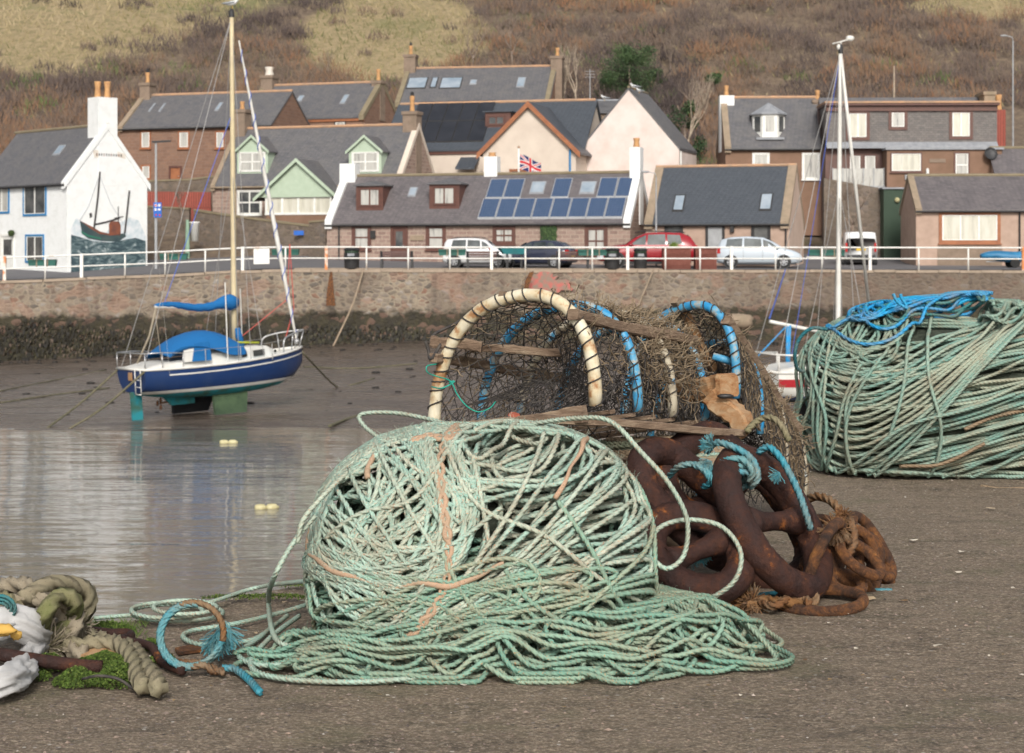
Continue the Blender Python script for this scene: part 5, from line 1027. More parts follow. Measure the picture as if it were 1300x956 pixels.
# ================================================================== flag, gulls
def gull(p,label,yaw=0,s=1.0):
    t=thing('gull',label,'bird',p,yaw,group='gulls perched on high points'); m=MB()
    q=np.array([(-.20,0,.13),(-.12,0,.14),(-.02,0,.16),(.08,0,.18),(.14,0,.23),(.17,0,.28),(.21,0,.29)])*s; m.tube(q,np.array([.012,.045,.07,.068,.045,.04,.02])*s,10); m.build('body',M['gull'],t,True,world=False)
    m=MB()
    for y in (-.058,.058): m.tube(np.array([(.08,y,.19),(-.05,y*1.1,.17),(-.20,y*.7,.15),(-.30,y*.2,.15)])*s,np.array([.02,.035,.028,.006])*s,7,False,0,1.0)
    m.build('wings',M['gullgrey'],t,True,world=False); m=MB(); m.tube(np.array([(.215,0,.288),(.26,0,.275)])*s,np.array([.010,.004])*s,5); m.build('beak',M['ochre'],t,world=False)
    m=MB()
    for y in (-.02,.02): m.tube(np.array([(.02,y,0),(.02,y,.11)])*s,.006*s,4)
    m.build('legs',M['ochre'],t,world=False); return t
gull(P(806,115,112.6)+A(0,0,.02),'white gull on the apex of the pink gable, nearer to the peak',math.radians(170),1.5); gull(P(812,119,113.5),'second gull just right of the apex of the pink gable',math.radians(200),1.3)
gull(P(768,130,121)+A(0,0,.1),'single gull on the small slate roof between the gables',math.radians(160),1.4)
b=P(658.5,224,106); t=thing('flag_pole','short white flagpole rising behind the cottage ridge','flagpole',b-A(0,0,1.2)); MB().tube([b-A(0,0,1.2),P(658.5,188,106)],.06,8).build('pole',M['whitepaint'],t,True); MB().ball(P(658.5,187,106),.09,8,5).build('finial',M['ridge'],t,True)
# union flag as a waving sheet: (u along the fly, v up)
o=P(660,196,105.95); U=P(687,206.5,105.8)-o; V=P(660,215,105.95)-o; ft=thing('union_flag','red white and blue union flag flying from the short flagpole','flag',P(660,215,105.95))
def fl(u,v,off): 
    w_=.10*math.sin(u*7.5+v*1.2)*u; return o+U*u+V*v+A(0,w_-off,.06*math.sin(u*6))
def region(u,v):
    x,y=u*2-1,(v*2-1)*.6   # 5:3 flag, x -1..1, y -.6...6
    if abs(x)<.10 or abs(y)<.10: return 'flagred'
    if abs(x)<.17 or abs(y)<.17: return 'flagwhite'
    d1=abs(y-.6*x)/math.hypot(1,.6); d2=abs(y+.6*x)/math.hypot(1,.6); d=min(d1,d2)
    if d<.035: return 'flagred'
    return 'flagwhite' if d<.105 else 'flagblue'
parts={k:MB() for k in ('flagred','flagwhite','flagblue')}; n1,n2=70,42
for i in range(n1):
    for j in range(n2):
        u,v=(i+.5)/n1,(j+.5)/n2; q=[fl(i/n1,j/n2,0),fl((i+1)/n1,j/n2,0),fl((i+1)/n1,(j+1)/n2,0),fl(i/n1,(j+1)/n2,0)]; parts[region(u,v)].add(q,[(0,1,2,3)])
for k,nm in (('flagred','red_cross'),('flagwhite','white_cross'),('flagblue','blue_field')): parts[k].build(nm,M[k],ft)
# ================================================================== boats aground
class Loc:
    def __init__(s,O,yaw,pitch=0,roll=0):
        s.O=np.asarray(O,float); c,n=math.cos(yaw),math.sin(yaw); fx=A(c,n,0); lf=A(-n,c,0); up=A(0,0,1)
        cp,sp=math.cos(pitch),math.sin(pitch); f2=fx*cp+up*sp; u2=up*cp-fx*sp
        cr,sr=math.cos(roll),math.sin(roll); l2=lf*cr+u2*sr; u3=u2*cr-lf*sr; s.B=np.array([f2,l2,u3])
    def __call__(s,p): return s.O+np.atleast_2d(np.asarray(p,float))@s.B
    def p(s,x,y,z): return s(( x,y,z))[0]
def yacht(name,label,O,yaw,L,beam,pal,mast_x,mast_h,mast_r,pitch=.03,roll=0,group=None,full=True):
    X=Loc(O,yaw,pitch,roll); t=thing(name,label,'sailing boat',O,group=group); hb=beam/2
    us=np.array([0,.04,.12,.25,.4,.55,.7,.82,.91,.97,1.0]); xl=L*us
    wid=np.array([.74,.80,.88,.97,1.0,.98,.86,.66,.42,.18,.02])*hb
    sheer=np.array([.80,.79,.78,.78,.80,.84,.90,.97,1.03,1.07,1.10]); keel=np.array([-.02,-.08,-.18,-.28,-.33,-.33,-.27,-.16,.02,.30,.55])
    NS=13; secs=[]
    for x,w,sh,kz in zip(xl,wid,sheer,keel):
        a=np.linspace(0,1,NS); r=[]
        for q in a:
            yy=w*math.sin(min(1,q*1.02)*math.pi/2)**.72 if q>0 else 0; zz=kz+(sh-kz)*(1-math.cos(q*math.pi/2))**.85; yy=w*(1-(1-q)**2.3)**.62
            r.append((yy,zz))
        secs.append(r)
    def skin(lo,hi,off,name_,mat,parent=t,tr=False):
        """strip of hull between two height fractions given by functions z(x)"""
        m=MB()
        for sg in (-1,1):
            v=[]; nn=7
            for i,x in enumerate(xl):
                ys=np.array([p[0] for p in secs[i]]); zs=np.array([p[1] for p in secs[i]]); za=max(lo(i),zs[0]); zb=min(hi(i),zs[-1]); zb=max(zb,za+.001)
                for k in range(nn):
                    z=za+(zb-za)*k/(nn-1); y=float(np.interp(z,zs,ys)); x_=x
                    v.append((x_ if i else x+.10*(0.8-z),sg*(y+off),z))
            f=[(i*nn+k,(i+1)*nn+k,(i+1)*nn+k+1,i*nn+k+1) for i in range(len(xl)-1) for k in range(nn-1)]
            if sg>0: f=[q[::-1] for q in f]
            m.add(X(v),f)
        if tr:
            ys=[p[0] for p in secs[0]]; zs=[p[1] for p in secs[0]]; zz=np.linspace(max(lo(0),zs[0]),min(hi(0),zs[-1]),9); yy=np.interp(zz,zs,ys)
            o_=.004+off*.5; pts=[(.10*(.8-z)-o_,-y-off*.9,z) for y,z in zip(yy,zz)]+[(.10*(.8-z)-o_,y+off*.9,z) for y,z in zip(yy[::-1],zz[::-1])]
            m.add(X(pts),[tuple(range(len(pts)))[::-1]])
        return m.build(name_,M[mat],parent,True)
    wl=lambda i: .02+.06*us[i]**2; 
    hull=skin(lambda i:-9,lambda i:9,0,'hull',pal['top'],tr=True)
    skin(lambda i:-9,lambda i: wl(i)-.06,.010,'antifouling',pal['bottom'],tr=True)
    skin(lambda i: wl(i)-.06,lambda i: wl(i)+.05,.014,'boot_stripe',pal['boot'],tr=False)
    skin(lambda i: sheer[i]-.20 if i>1 else 9,lambda i: sheer[i]-.155,.012,'stripe',pal['stripe']) if not pal.get('band') else skin(lambda i: sheer[i]-.42,lambda i: sheer[i]-.18,.012,'red_band','redband')
    # gunwale and deck
    dk=MB(); v=[(x,sg*w*.99,sh-.01) for x,w,sh in zip(xl,wid,sheer) for sg in (-1,1)]; dk.add(X(v),[(2*i,2*i+2,2*i+3,2*i+1) for i in range(len(xl)-1)]); dk.build('deck',M[pal['deck']],t)
    g=MB()
    for sg in (-1,1): g.tube(X([(x,sg*w,sh+.02) for x,w,sh in zip(xl,wid,sheer)]),.045,7)
    g.tube(X([(0,-wid[0],sheer[0]+.02),(0,wid[0],sheer[0]+.02)]),.045,7); g.build('gunwale',M['gel'],t,True)
    def loft(name_,mat,rows,smooth=False,cap=True):
        m=MB(); n=len(rows[0]); v=[p for r in rows for p in r]; f=[(i*n+j,i*n+j+1,(i+1)*n+j+1,(i+1)*n+j) for i in range(len(rows)-1) for j in range(n-1)]
        if cap: f+= [tuple(range(n))[::-1],tuple(range((len(rows)-1)*n,len(rows)*n))]
        m.add(X(v),f); return m.build(name_,M[mat],t,smooth)
    # cockpit coaming (aft) and coachroof (forward)
    def cs(x,w,zb,h,ins=.12): return [(x,-w,zb),(x,-w+ins*.6,zb+h*.8),(x,-w+ins*1.8,zb+h),(x,w-ins*1.8,zb+h),(x,w-ins*.6,zb+h*.8),(x,w,zb)]
    loft('cockpit_coaming','gel',[cs(.10,.70*hb,.75,.12),cs(.9,.74*hb,.74,.26),cs(L*.36,.74*hb,.74,.32)])
    cab=loft('coachroof','gel',[cs(L*.36,.72*hb,.76,.50),cs(L*.45,.72*hb,.78,.52),cs(L*.62,.66*hb,.84,.47),cs(L*.74,.54*hb,.90,.38),cs(L*.83,.38*hb,.94,.05)])
    m=MB(); m.add(X([(L*.38,-.5*hb,1.287),(L*.6,-.44*hb,1.315),(L*.6,.44*hb,1.315),(L*.38,.5*hb,1.287)]),[(0,1,2,3)]); m.build('roof_panel',M[pal['panel']],cab)
    m=MB(); v=[]; 
    for x,w,sh in list(zip(xl,wid,sheer))[4:]: v+=[(x,-w*.93,sh+.004),(x,-w*.70,sh+.006)]
    m.add(X(v),[(2*i,2*i+2,2*i+3,2*i+1) for i in range(len(v)//2-1)]); m.build('side_deck_paint',M[pal['panel']],t)
    for sg in (-1,1):
        for xa,xb,h_ in ((.625,.70,.20),(.555,.585,.17)):
            m=MB(); ya_,yb_=(np.interp(q_,[.45,.62,.74],[.72*hb,.66*hb,.54*hb]) for q_ in (xa,xb)); q=[(L*xa,sg*(ya_-.01),.97),(L*xb,sg*(yb_-.01),.99),(L*xb,sg*(yb_-.055),.99+h_),(L*xa,sg*(ya_-.05),.97+h_)]
            n_=A(0,sg*.03,0); q=[tuple(np.array(p)+n_) for p in q]; m.prism(X(q),X.B[1]*sg*.012); m.build('cabin_window',M['hatchglass'],cab)
        m=MB(); m.lathe([(.02,0),(.055,0),(.055,.02),(.02,.02)],X.p(L*.775,sg*(.49*hb),1.08),10,ax=tuple(X.B[1]*sg)); m.build('port_light',M['hatchglass'],cab)
    # spars
    mb_=X.p(mast_x,0,1.25); mt=A(*pal['mast_top']) if 'mast_top' in pal else mb_+A(-.1,0,mast_h); k=np.linspace(0,1,8)[:,None]
    ms=MB().tube(mb_+(mt-mb_)*k,np.linspace(mast_r,mast_r*.72,8),10); ms=ms.build('mast',M[pal['mast']],t,True)
    m=MB(); m.lathe([(mast_r*.9,0),(mast_r*.9,.22),(.03,.3)],mt,8); m.build('masthead',M['black'],ms)
    boz=X.p(mast_x,0,1.25)[2]+.62 if not full else None
    b0=pal['boom'][0]; b1=pal['boom'][1]; MB().tube([b0,b1],.055,8).build('boom',M['gel'],t,True)
    w=MB()
    def wire(p,q,r=.012): w.tube([p,q],r,4)
    for sg in (-1,1):
        wire(mt,X.p(mast_x-.1,sg*hb*.95,.85)); wire(mb_+(mt-mb_)*.55,X.p(mast_x+.5,sg*hb*.88,.9)); wire(mb_+(mt-mb_)*.55,X.p(mast_x-.6,sg*hb*.95,.85)); wire(mt,X.p(.05,sg*hb*.6,.8))
    w.build('rigging',M['wirem'],t)
    return t,X,mb_,mt,hb,sheer,wid
D0=58.0; O=P(167,500,D0); ya=math.radians(42)
XX=Loc(O,ya,.03,-.02)
def atx(px,py,xl_):     # point above local station xl_ on the centreline, seen at photo row py
    q=XX.p(xl_,0,1.0); D=q[1]; return P(px,py,D)
pal=dict(top='navy',bottom='teal',boot='gel',stripe='gel',deck='gel',panel='lightblue',mast='ochremast',mast_top=tuple(atx(294,22,4.1)),boom=(atx(196,389,.75),atx(300,391,4.0)))
t,X,mb_,mt,hb,sheer,wid=yacht('sailing_yacht','navy blue yacht with a blue cockpit tent, aground on its keels near the water',O,ya,6.95,2.5,pal,4.1,11,.105,.03,-.02)
# furled foresail
f0=X.p(6.75,0,1.32); f1=mb_+(mt-mb_)*.93+A(.25,0,0); n=60; k=np.linspace(0,1,n)[:,None]; pts=f0+(f1-f0)*k; rr=np.interp(k[:,0],[0,.02,.05,.3,.75,1],[.05,.03,.045,.085,.055,.025]); fs=MB().tube(pts,rr,9).build('furled_foresail',M['gel'],t,True)
m=MB(); th=np.linspace(0,2*np.pi*13,420); kk=np.linspace(.03,.97,420)[:,None]; rr=np.interp(kk[:,0],[0,.02,.05,.3,.75,1],[.05,.03,.045,.085,.055,.025])+.012; c=f0+(f1-f0)*kk; m.tube(c+np.stack([np.cos(th)*rr,np.sin(th)*rr,0*th],1),.016,5); m.build('blue_edge',M['bluecord'],fs,True)
m=MB(); m.ball(f0,.11,10,6); m.build('furling_drum',M['steel'],t,True)
# boom cover
b0,b1=pal['boom']; k=np.linspace(0,1,26)[:,None]; pts=b0+(b1-b0)*k+A(0,0,.02)+A(0,0,.05)*np.sin(k*9); rr=np.interp(k[:,0],[0,.05,.3,.6,.78,.84,.95,1],[.04,.08,.11,.14,.16,.25,.28,.20]); rr=rr*(1+.08*np.sin(k[:,0]*50)); pts[:,2]+=np.interp(k[:,0],[0,.7,.85,1],[0,.02,.12,.14]); MB().tube(pts,rr,12).build('sail_cover',M['canvas'],t,True)
m=MB(); q=b0+(b1-b0)*.995; m.tube([q+A(.05,0,-.7),q+A(.10,0,-1.0),q+A(.28,0,-1.35)],[.09,.13,.05],8); m.build('halyard_bag',M['canvas'],t,True)
# cockpit tent: ridge over hoops
rows=[]
for x,hh,w_ in ((1.0,.25,.90),(1.35,.60,.95),(1.9,.88,1.0),(2.6,1.02,1.02),(3.2,.94,1.0),(3.7,.70,.96),(4.0,.52,.93)):
    lo=.0
    rows.append([(x+(.25 if j in(0,8) else 0)*0,math.cos(a)*hb*w_*.86,1.0+max((.55 if 1.2<x<2.0 else .38 if x<3 else .05) if j==8 else (.05 if j==0 else 0),math.sin(a)**.8*hh)) for j,a in enumerate(np.linspace(0,math.pi,9))])
m=MB(); n=9; v=[p for r in rows for p in r]; f=[(i*n+j,i*n+j+1,(i+1)*n+j+1,(i+1)*n+j) for i in range(len(rows)-1) for j in range(n-1)]; m.add(X(v),f); tent=m.build('cockpit_tent',M['canvas'],t,True); md=tent.modifiers.new('s','SOLIDIFY'); md.thickness=.02; md=tent.modifiers.new('b','SUBSURF'); md.levels=md.render_levels=1
m=MB(); m.prism(X([(1.45,-hb*.80,.98),(2.2,-hb*.83,.98),(2.2,-hb*.80,1.55),(1.5,-hb*.76,1.45)]),X.B[1]*.02); m.build('tent_window',M['gel'],tent); m=MB(); m.prism(X([(1.75,-hb*.84,.98),(2.5,-hb*.86,.98),(2.45,-hb*.83,1.62),(1.9,-hb*.80,1.58)]),X.B[1]*.02); m.build('tent_side_panel',M['canvas'],tent)
m=MB(); m.tube(X([(3.3,-.3,1.52),(4.9,-.35,1.40)]),.035,7); m.build('yellow_batten',M['yellow'],t,True)
# rails
m=MB(); z=.80
m.tube(X([(1.35,-hb*.9,1.30),(.6,-hb*.84,1.36),(0.02,-hb*.74,1.36),(0.02,hb*.74,1.36),(.6,hb*.84,1.36),(1.35,hb*.9,1.30)]),.022,6)
for x,y in ((1.35,-hb*.9),(.6,-hb*.84),(.02,-hb*.74),(.02,hb*.74),(.6,hb*.84),(1.35,hb*.9)): m.tube(X([(x,y,.8),(x,y,1.34 if x<1.2 else 1.3)]),.018,6)
m.build('stern_rail',M['steel'],t,True)
m=MB(); m.tube(X(spline([(5.7,-hb*.55,.95),(5.75,-hb*.55,1.45),(6.2,-hb*.42,1.62),(6.9,-hb*.14,1.70),(7.0,0,1.72),(6.9,hb*.14,1.70),(6.2,hb*.42,1.62),(5.75,hb*.55,1.45),(5.7,hb*.55,.95)],.1)),.028,7)
for y in (-1,1): m.tube(X([(6.75,y*hb*.10,1.08),(6.95,y*hb*.13,1.70)]),.024,6); m.tube(X([(6.25,y*hb*.30,1.0),(6.25,y*hb*.40,1.62)]),.02,6)
m.build('bow_rail',M['steel'],t,True)
m=MB()
for x in (2.2,3.6,4.9):
    for y in (-1,1): m.tube(X([(x,y*hb*.93,.82),(x,y*hb*.93,1.38)]),.014,5)
m.build('stanchions',M['steel'],t)
m=MB()
for y in (-1,1): m.tube(X([(1.35,y*hb*.9,1.30),(2.2,y*hb*.93,1.36),(3.6,y*hb*.93,1.36),(4.9,y*hb*.80,1.40),(5.75,y*hb*.55,1.45)]),.008,4)
m.build('guard_wire',M['wirem'],t)
m=MB()
for y in (-.18,.18): m.tube(X([(-.06,y-.55,.80),(-.05,y-.55,-.02)]),.018,6)
for z in (.0,.24,.48): m.tube(X([(-.06,-.73,z),(-.06,-.37,z)]),.016,6)
m.build('boarding_ladder',M['gel'],t,True)
m=MB(); m.prism(X([(-.03,-.15,.45),(-.03,.05,.45),(-.03,.05,.72),(-.03,-.15,.72)]),X.B[0]*-.05); m.build('transom_bracket',M['wood2'],t)
m=MB(); m.tube([b0+A(.05,0,-.05),b0+A(-.15,-.1,-1.0),X.p(.25,0,1.0)],.035,6); m.tube([b0,X.p(.9,-.5,1.0)],.014,4); m.build('mainsheet',M['greyrope'],t,True)
m=MB(); m.tube([mb_+A(0,0,.2),f0+A(-.35,0,1.5),f0+A(-.25,0,3.5)],.018,5); m.tube([f0+A(-.25,0,3.5),f0+A(-.1,0,1.2),f0+A(-.4,0,.1)],.018,5); m.build('red_line',M['redcord'],t)
m=MB(); m.tube([mt+A(0,0,-3.4),b0+A(.35,0,.15)],.014,4); m.build('topping_lift',M['bluecord'],t)
for x,y in ((3.1,-hb*.9),(5.0,hb*.7)): m=MB(); m.tube(X([(x,y,.85),(x,y,3.6 if x<4 else 3.3)]),.022,5); m.build('boat_pole',M['gel'],t)
# keels, skeg, rudder, propeller
def fin(nm,mat,y,x0,x1,x0b,x1b,zt,zb,out,th=.09):
    m=MB(); 
    m.prism(X([(x0,y-th/2,zt),(x1,y-th/2,zt),(x1b,y+out-th/2,zb),(x0b,y+out-th/2,zb)]),X.B[1]*th); return m.build(nm,M[mat],t)
fin('bilge_keel','weedkeel',-.62,2.75,4.15,2.75,4.0,-.15,-.93,-.12,.13); fin('bilge_keel','blackhull',.62,1.9,3.7,2.0,3.4,-.1,-.90,.15,.13)
fin('skeg','teal',0,1.1,2.4,1.5,2.4,-.15,-.52,0,.10); rd=fin('rudder','teal',0,-.05,.36,.0,.40,.05,-1.12,0,.07)
m=MB(); c=X.p(1.05,0,-.42)
for a in range(3): 
    q=a*2.1; m.ball(c+X.B[1]*math.cos(q)*.14+X.B[2]*math.sin(q)*.14,(.05,.10,.10),8,5)
m.tube([c,X.p(1.5,0,-.38)],.03,6); m.build('propeller',M['rust2'],t,True)
gull(mt+A(0,0,.30),'gull standing on top of the ochre yacht mast',math.radians(10),1.2)
# mooring warps
def warp(label,pts,r=.035,mat='mooring',st=.25): 
    m=MB(); m.tube(spline(pts,st),r,6); o=tag(m.build('mooring_rope',M[mat],None,True),label,'rope',group='mooring ropes around the harbour'); return o
def mud_pt(px,py):
    D=60.0
    for _ in range(40): D=F*(CH-float(mudz(np.array((px-CX)/F*D),np.array(D))))/(py-HY)
    return P(px,py,D)+A(0,0,.02)
warp('weedy mooring rope from the port stern corner of the navy yacht to the mud',[X.p(.05,hb*.72,.8),X.p(-1.3,hb*.9,-.25),P(55,547,56.0)],.038); warp('weedy mooring rope from the near stern corner of the navy yacht to the mud',[X.p(.05,-hb*.72,.8),X.p(-1.5,-hb*.6,-.3),P(80,549,56.0)],.038)
warp('mooring rope hanging from the bow of the navy yacht and trailing over the mud',[X.p(6.9,0,1.0),P(393,457,63.3),mud_pt(428,492),mud_pt(447,489),mud_pt(475,481)],.035)
warp('dark rope lying across the mud behind the yacht',[mud_pt(0,512),mud_pt(60,503),mud_pt(139,493)],.03); warp('dark rope across the mud at the edge of the water left of the yacht',[mud_pt(0,497),mud_pt(70,483),mud_pt(135,470)],.025)
warp('weedy rope across the mud towards the creels',[mud_pt(385,466),mud_pt(450,468),mud_pt(530,462)],.03); warp('thick weedy rope on the mud just behind the mint rope pile',[P(418,541,55.9),mud_pt(440,533),mud_pt(470,524)],.05)
warp('rope hanging from the quay edge down the wall left of the creels',[onedge(462)+A(0,-.4,0),P(447,388,88.6),mud_pt(423,440)],.05,'skew'); warp('pale rope hanging down the wall behind the second creel',[onedge(829)+A(0,-.4,0),P(817,372,88.7),P(800,412,88.2)],.045,'skew')
warp('blue rope leading from the quay wall to the boom of the red banded yacht',[onedge(996)+A(0,-.4,0),P(985,380,74),P(977,404,53)],.03,'bluecord')
m=MB(); m.prism([P(415,372,89.0),P(419,345,89.0),P(422,345,89.0),P(424,372,89.0),P(426,388,89.0),P(414,388,89.0)],(0,-.08,0)); tag(m.build('rusty_ladder_plate',M['rust2']),'rusty iron bracket on the quay wall right of the yacht','bracket')
m=MB(); m.prism([P(663,378,89.0),P(666,358,89.0),P(672,346,89.0),P(678,344,89.0),P(672,362,89.0),P(668,378,89.0)],(0,-.08,0)); tag(m.build('rusty_bracket',M['rust2']),'rusty iron bracket on the quay wall behind the first creel','bracket')
# red painted patch on the wall behind the creel
m=MB(); q=[]
for k in range(40):
    a=2*math.pi*k/40; rr_=1+.45*(rnd.random()-.5)+.2*math.sin(3*a+1); x,y=692+30*rr_*math.cos(a),361+14*rr_*math.sin(a); c=P(x,y,89.45); kz=-c[2]/5; off=edge_at(c[0])[1]-.20-.1*kz; q.append(P(x,y,off))
m.prism(q,(0,.12,0))
tag(m.build('paint_patch',pm('faded_red_paint',(.44,.13,.11),(.25,.18,.14),3.5,.9,st=(.42,.56))),'faded red paint patch on the harbour wall behind the first creel','paint patch')
# floats on the water
for px,py,D_,lb,yw in ((290,561,50,'two cream bottle floats on the water below the navy yacht',.1),(338,644,37.2,'cream bottle float nearer the camera left of the mint rope pile',.25)):
    D_=F*(CH-WZ)/(py+2-HY); c=P(px,py+2,D_); c[2]=WZ+.03; u=A(math.cos(yw),math.sin(yw),0); t=thing('float',lb,'float',c,group='floats on the water')
    for s_ in (-1,1):
        q=c+u*s_*.13; m=MB(); m.tube([q-u*.14*s_*-1*0-u*.13,q-u*.10,q,q+u*.09,q+u*.12,q+u*.15],[.03,.075,.085,.075,.03,.03],10); m.build('bottle',M['float'],t,True)
# second yacht
D1=53.0; O1=P(968,505,D1); y1=math.radians(24); XX=Loc(O1,y1,.0,.0)
pal2=dict(top='gel',bottom='blackhull',boot='navy',stripe='redband',band=True,deck='gel',panel='gel',mast='gel',mast_top=tuple(atx(1067,68,3.3)),boom=(P(977,408,54.0),P(1060,425,55.2)))
t,X,mb_,mt,hb,sheer,wid=yacht('sailing_yacht','white yacht with a red band, half hidden behind the green rope pile',O1,y1,7.4,2.4,pal2,2.75,8.5,.085,.0,.0)
m=MB(); m.tube([mt,mt+A(.02,0,.35)],.02,5); m.tube([mt+A(-.25,0,.30),mt+A(.30,0,.45)],.025,5); m.ball(mt+A(.30,0,.48),(.14,.05,.09),8,5); m.ball(mt+A(-.05,0,.2),(.08,.08,.10),8,5); m.build('wind_instrument',M['gel'],t,True)
m=MB(); q=mb_+(mt-mb_)*.32; m.tube([q-A(1.05,.3,-.03),q,q+A(1.05,.3,-.03)],.025,6); m.build('spreader',M['gel'],t,True)
m=MB(); m.tube([mt,P(1104,395,57.5)],.055,7); m.build('furled_foresail',M['gel'],t,True); m=MB(); m.tube([mt,P(1030,300,54)],.011,4); m.tube([P(1030,300,54),P(1005,452,53.6)],.011,4); m.build('blue_stay',M['bluecord'],t)
m=MB(); b=pal2['boom'][0]; q=b+(pal2['boom'][1]-b)*.27; m.tube([q,q+A(-.02,0,-1.5)],.05,6); m.tube([q+A(.08,0,0),q+A(.03,0,-1.5)],.04,6); m.tube([q,P(962,452,53.8)],.025,5); m.build('blue_sheets',M['blue'],t,True)
fx=MB(); fx.prism(X([(1.6,-.5,-.1),(3.4,-.5,-.1),(3.1,-.75,-1.15),(1.9,-.75,-1.15)]),X.B[1]*.14); fx.build('bilge_keel',M['blackhull'],t); fx=MB(); fx.prism(X([(1.6,.4,-.1),(3.4,.4,-.1),(3.1,.65,-1.15),(1.9,.65,-1.15)]),X.B[1]*.14); fx.build('bilge_keel',M['blackhull'],t)
m=MB(); m.tube(X([(1.2,-hb*.88,1.30),(.02,-hb*.74,1.36),(.02,hb*.74,1.36),(1.2,hb*.88,1.30)]),.03,6)
for x,y in ((1.2,-hb*.88),(.02,-hb*.74),(.02,hb*.74),(1.2,hb*.88)): m.tube(X([(x,y,.8),(x,y,1.33)]),.025,6)
m.build('stern_rail',M['gel'],t,True)
# ================================================================== the near quay
edge=[(-900,860),(-300,822),(-120,806),(0,799),(60,795),(110,791),(165,784),(215,771),(270,757),(330,745),(392,735)]
E=[PG(x,y) for x,y in edge]+[A(-.35,6.2,0),A(.05,6.8,0),A(.45,7.6,0),A(.85,8.6,0),A(1.15,9.6,0),A(2.2,10.4,0),A(5,11.2,0),A(14,12.5,0),A(40,15,0)]
E=spline(np.array(E),.03); jt=.022*(fbm(E[:,0]*6,E[:,1]*6,4)-.45)+.012*(vn(E[:,0]*30,E[:,1]*30)-.5); E[:,1]+=jt*2
top=np.vstack([E,[(40,-30,0),(-40,-30,0),(-40,float(E[0][1]),0)]])
def gz(x,y):
    x=np.asarray(x,float); y=np.asarray(y,float); return .030*(fbm(x*1.1,y*1.1,3)-.45)+.008*(fbm(x*7,y*7,3)-.45)-.004
t=thing('quay','near stone quay with a gritty brown concrete top where the ropes and creels lie','quay'); t['kind']='structure'
# fine height sheet in front of the lens, clipped to the edge line
ex=np.maximum.accumulate(E[:,0]+np.arange(len(E))*1e-9); 
def ylim(x): return np.interp(x,ex,E[:,1])
gx=np.concatenate([np.linspace(-14,-3,12)[:-1],np.linspace(-3,5,430),np.linspace(5,38,30)[1:]]); gk=np.linspace(0,1,260)**1.0
Xg=np.repeat(gx[:,None],len(gk),1); yl=ylim(Xg); Yg=-6+(yl+6)*(1-(1-gk)[None,:]**1.4); Zg=gz(Xg,Yg)-.02*np.clip(1-(yl-Yg)/.06,0,1)**2
mb=MB(); v=np.stack([Xg,Yg,Zg],-1); grid(mb,Xg,Yg,Zg); nx=len(gx)
fv=np.vstack([v[:,-1,:],v[:,-1,:]+A(0,.02,-.25),v[:,-1,:]+A(0,.05,-6)]); j=np.arange(nx-1)
o=mb.build('ground',M['concrete'],None,True); o.parent=t
fm=MB(); fm.add(fv,np.vstack([np.stack([j,j+1,j+1+nx,j+nx],1),np.stack([j+nx,j+1+nx,j+1+2*nx,j+2*nx],1)])); fm.build('quay_face',M['quayface'],t,True)
# grit and pebbles
pb=MB(); base=np.array([(1,0,0),(0,1,0),(-1,0,0),(0,-1,0),(0,0,1),(0,0,-1)],float); bf=np.array([(0,1,4),(1,2,4),(2,3,4),(3,0,4),(1,0,5),(2,1,5),(3,2,5),(0,3,5)])
n=15000; x=NR.uniform(-1.7,3.6,n); y=3.6+NR.random(n)**1.4*5.6; ok=y<ylim(x)-.02; x,y=x[ok],y[ok]; n=len(x); s=np.exp(NR.normal(-5.85,.45,n)); s=np.clip(s,.0012,.010)
a=NR.uniform(0,6.28,n); c_,s_=np.cos(a),np.sin(a); v=base[None]*s[:,None,None]*NR.uniform(.6,1.3,(n,6,1)); v[:,:,2]*=.55; v=np.stack([v[...,0]*c_[:,None]-v[...,1]*s_[:,None],v[...,0]*s_[:,None]+v[...,1]*c_[:,None],v[...,2]],-1)+np.stack([x,y,gz(x,y)+.0008],-1)[:,None]
pb.add(v.reshape(-1,3),(bf[None]+6*np.arange(n)[:,None,None]).reshape(-1,3),np.repeat(np.clip(NR.beta(1.6,2.2,n)+.001,.001,1),6)); tag(pb.build('gravel',M['pebble']),'loose grit and small pebbles scattered over the near quay','gravel',kind='stuff')
# leaves and shell scraps
def flake(px,py,s,tone,label,name='dry_leaf',cat='leaf',grp='dry leaves and scraps on the near quay'):
    c=PG(px,py); m=MB(); an=np.linspace(0,6.28,9)[:-1]+rnd.random(); r=[s*rnd.uniform(.5,1.1) for _ in an]; v=[c+A(math.cos(q)*w_*1.25,math.sin(q)*w_*.9,.006+rnd.uniform(0,.35)*s) for q,w_ in zip(an,r)]+[c+A(0,0,.010)]
    m.add(v,[(i,(i+1)%8,8) for i in range(8)],tone); return tag(m.build(name,M['leaf'],None,False),label,cat,grp)
flake(1103,763,.022,.7,'curled tan leaf on the quay beside the small rusty chain'); flake(1257,648,.022,.75,'orange tan leaf on the quay below the green rope hank near the right edge')
flake(1160,688,.017,.98,'white scrap on the quay right of the rope loop of the small chain','litter_scrap','scrap'); flake(1221,703,.018,.98,'white scrap on the quay furthest to the right','litter_scrap','scrap'); flake(1217,729,.012,.95,'pale scrap on the quay just below the right white scrap','litter_scrap','scrap')
flake(1085,763,.020,.35,'dark brown leaf tucked under the small rusty chain'); flake(1148,765,.014,.05,'black flake on the quay right of the curled tan leaf'); flake(1190,823,.018,.9,'greyish flat flake on the open quay in front','litter_scrap','scrap')
sm=MB(); n=170
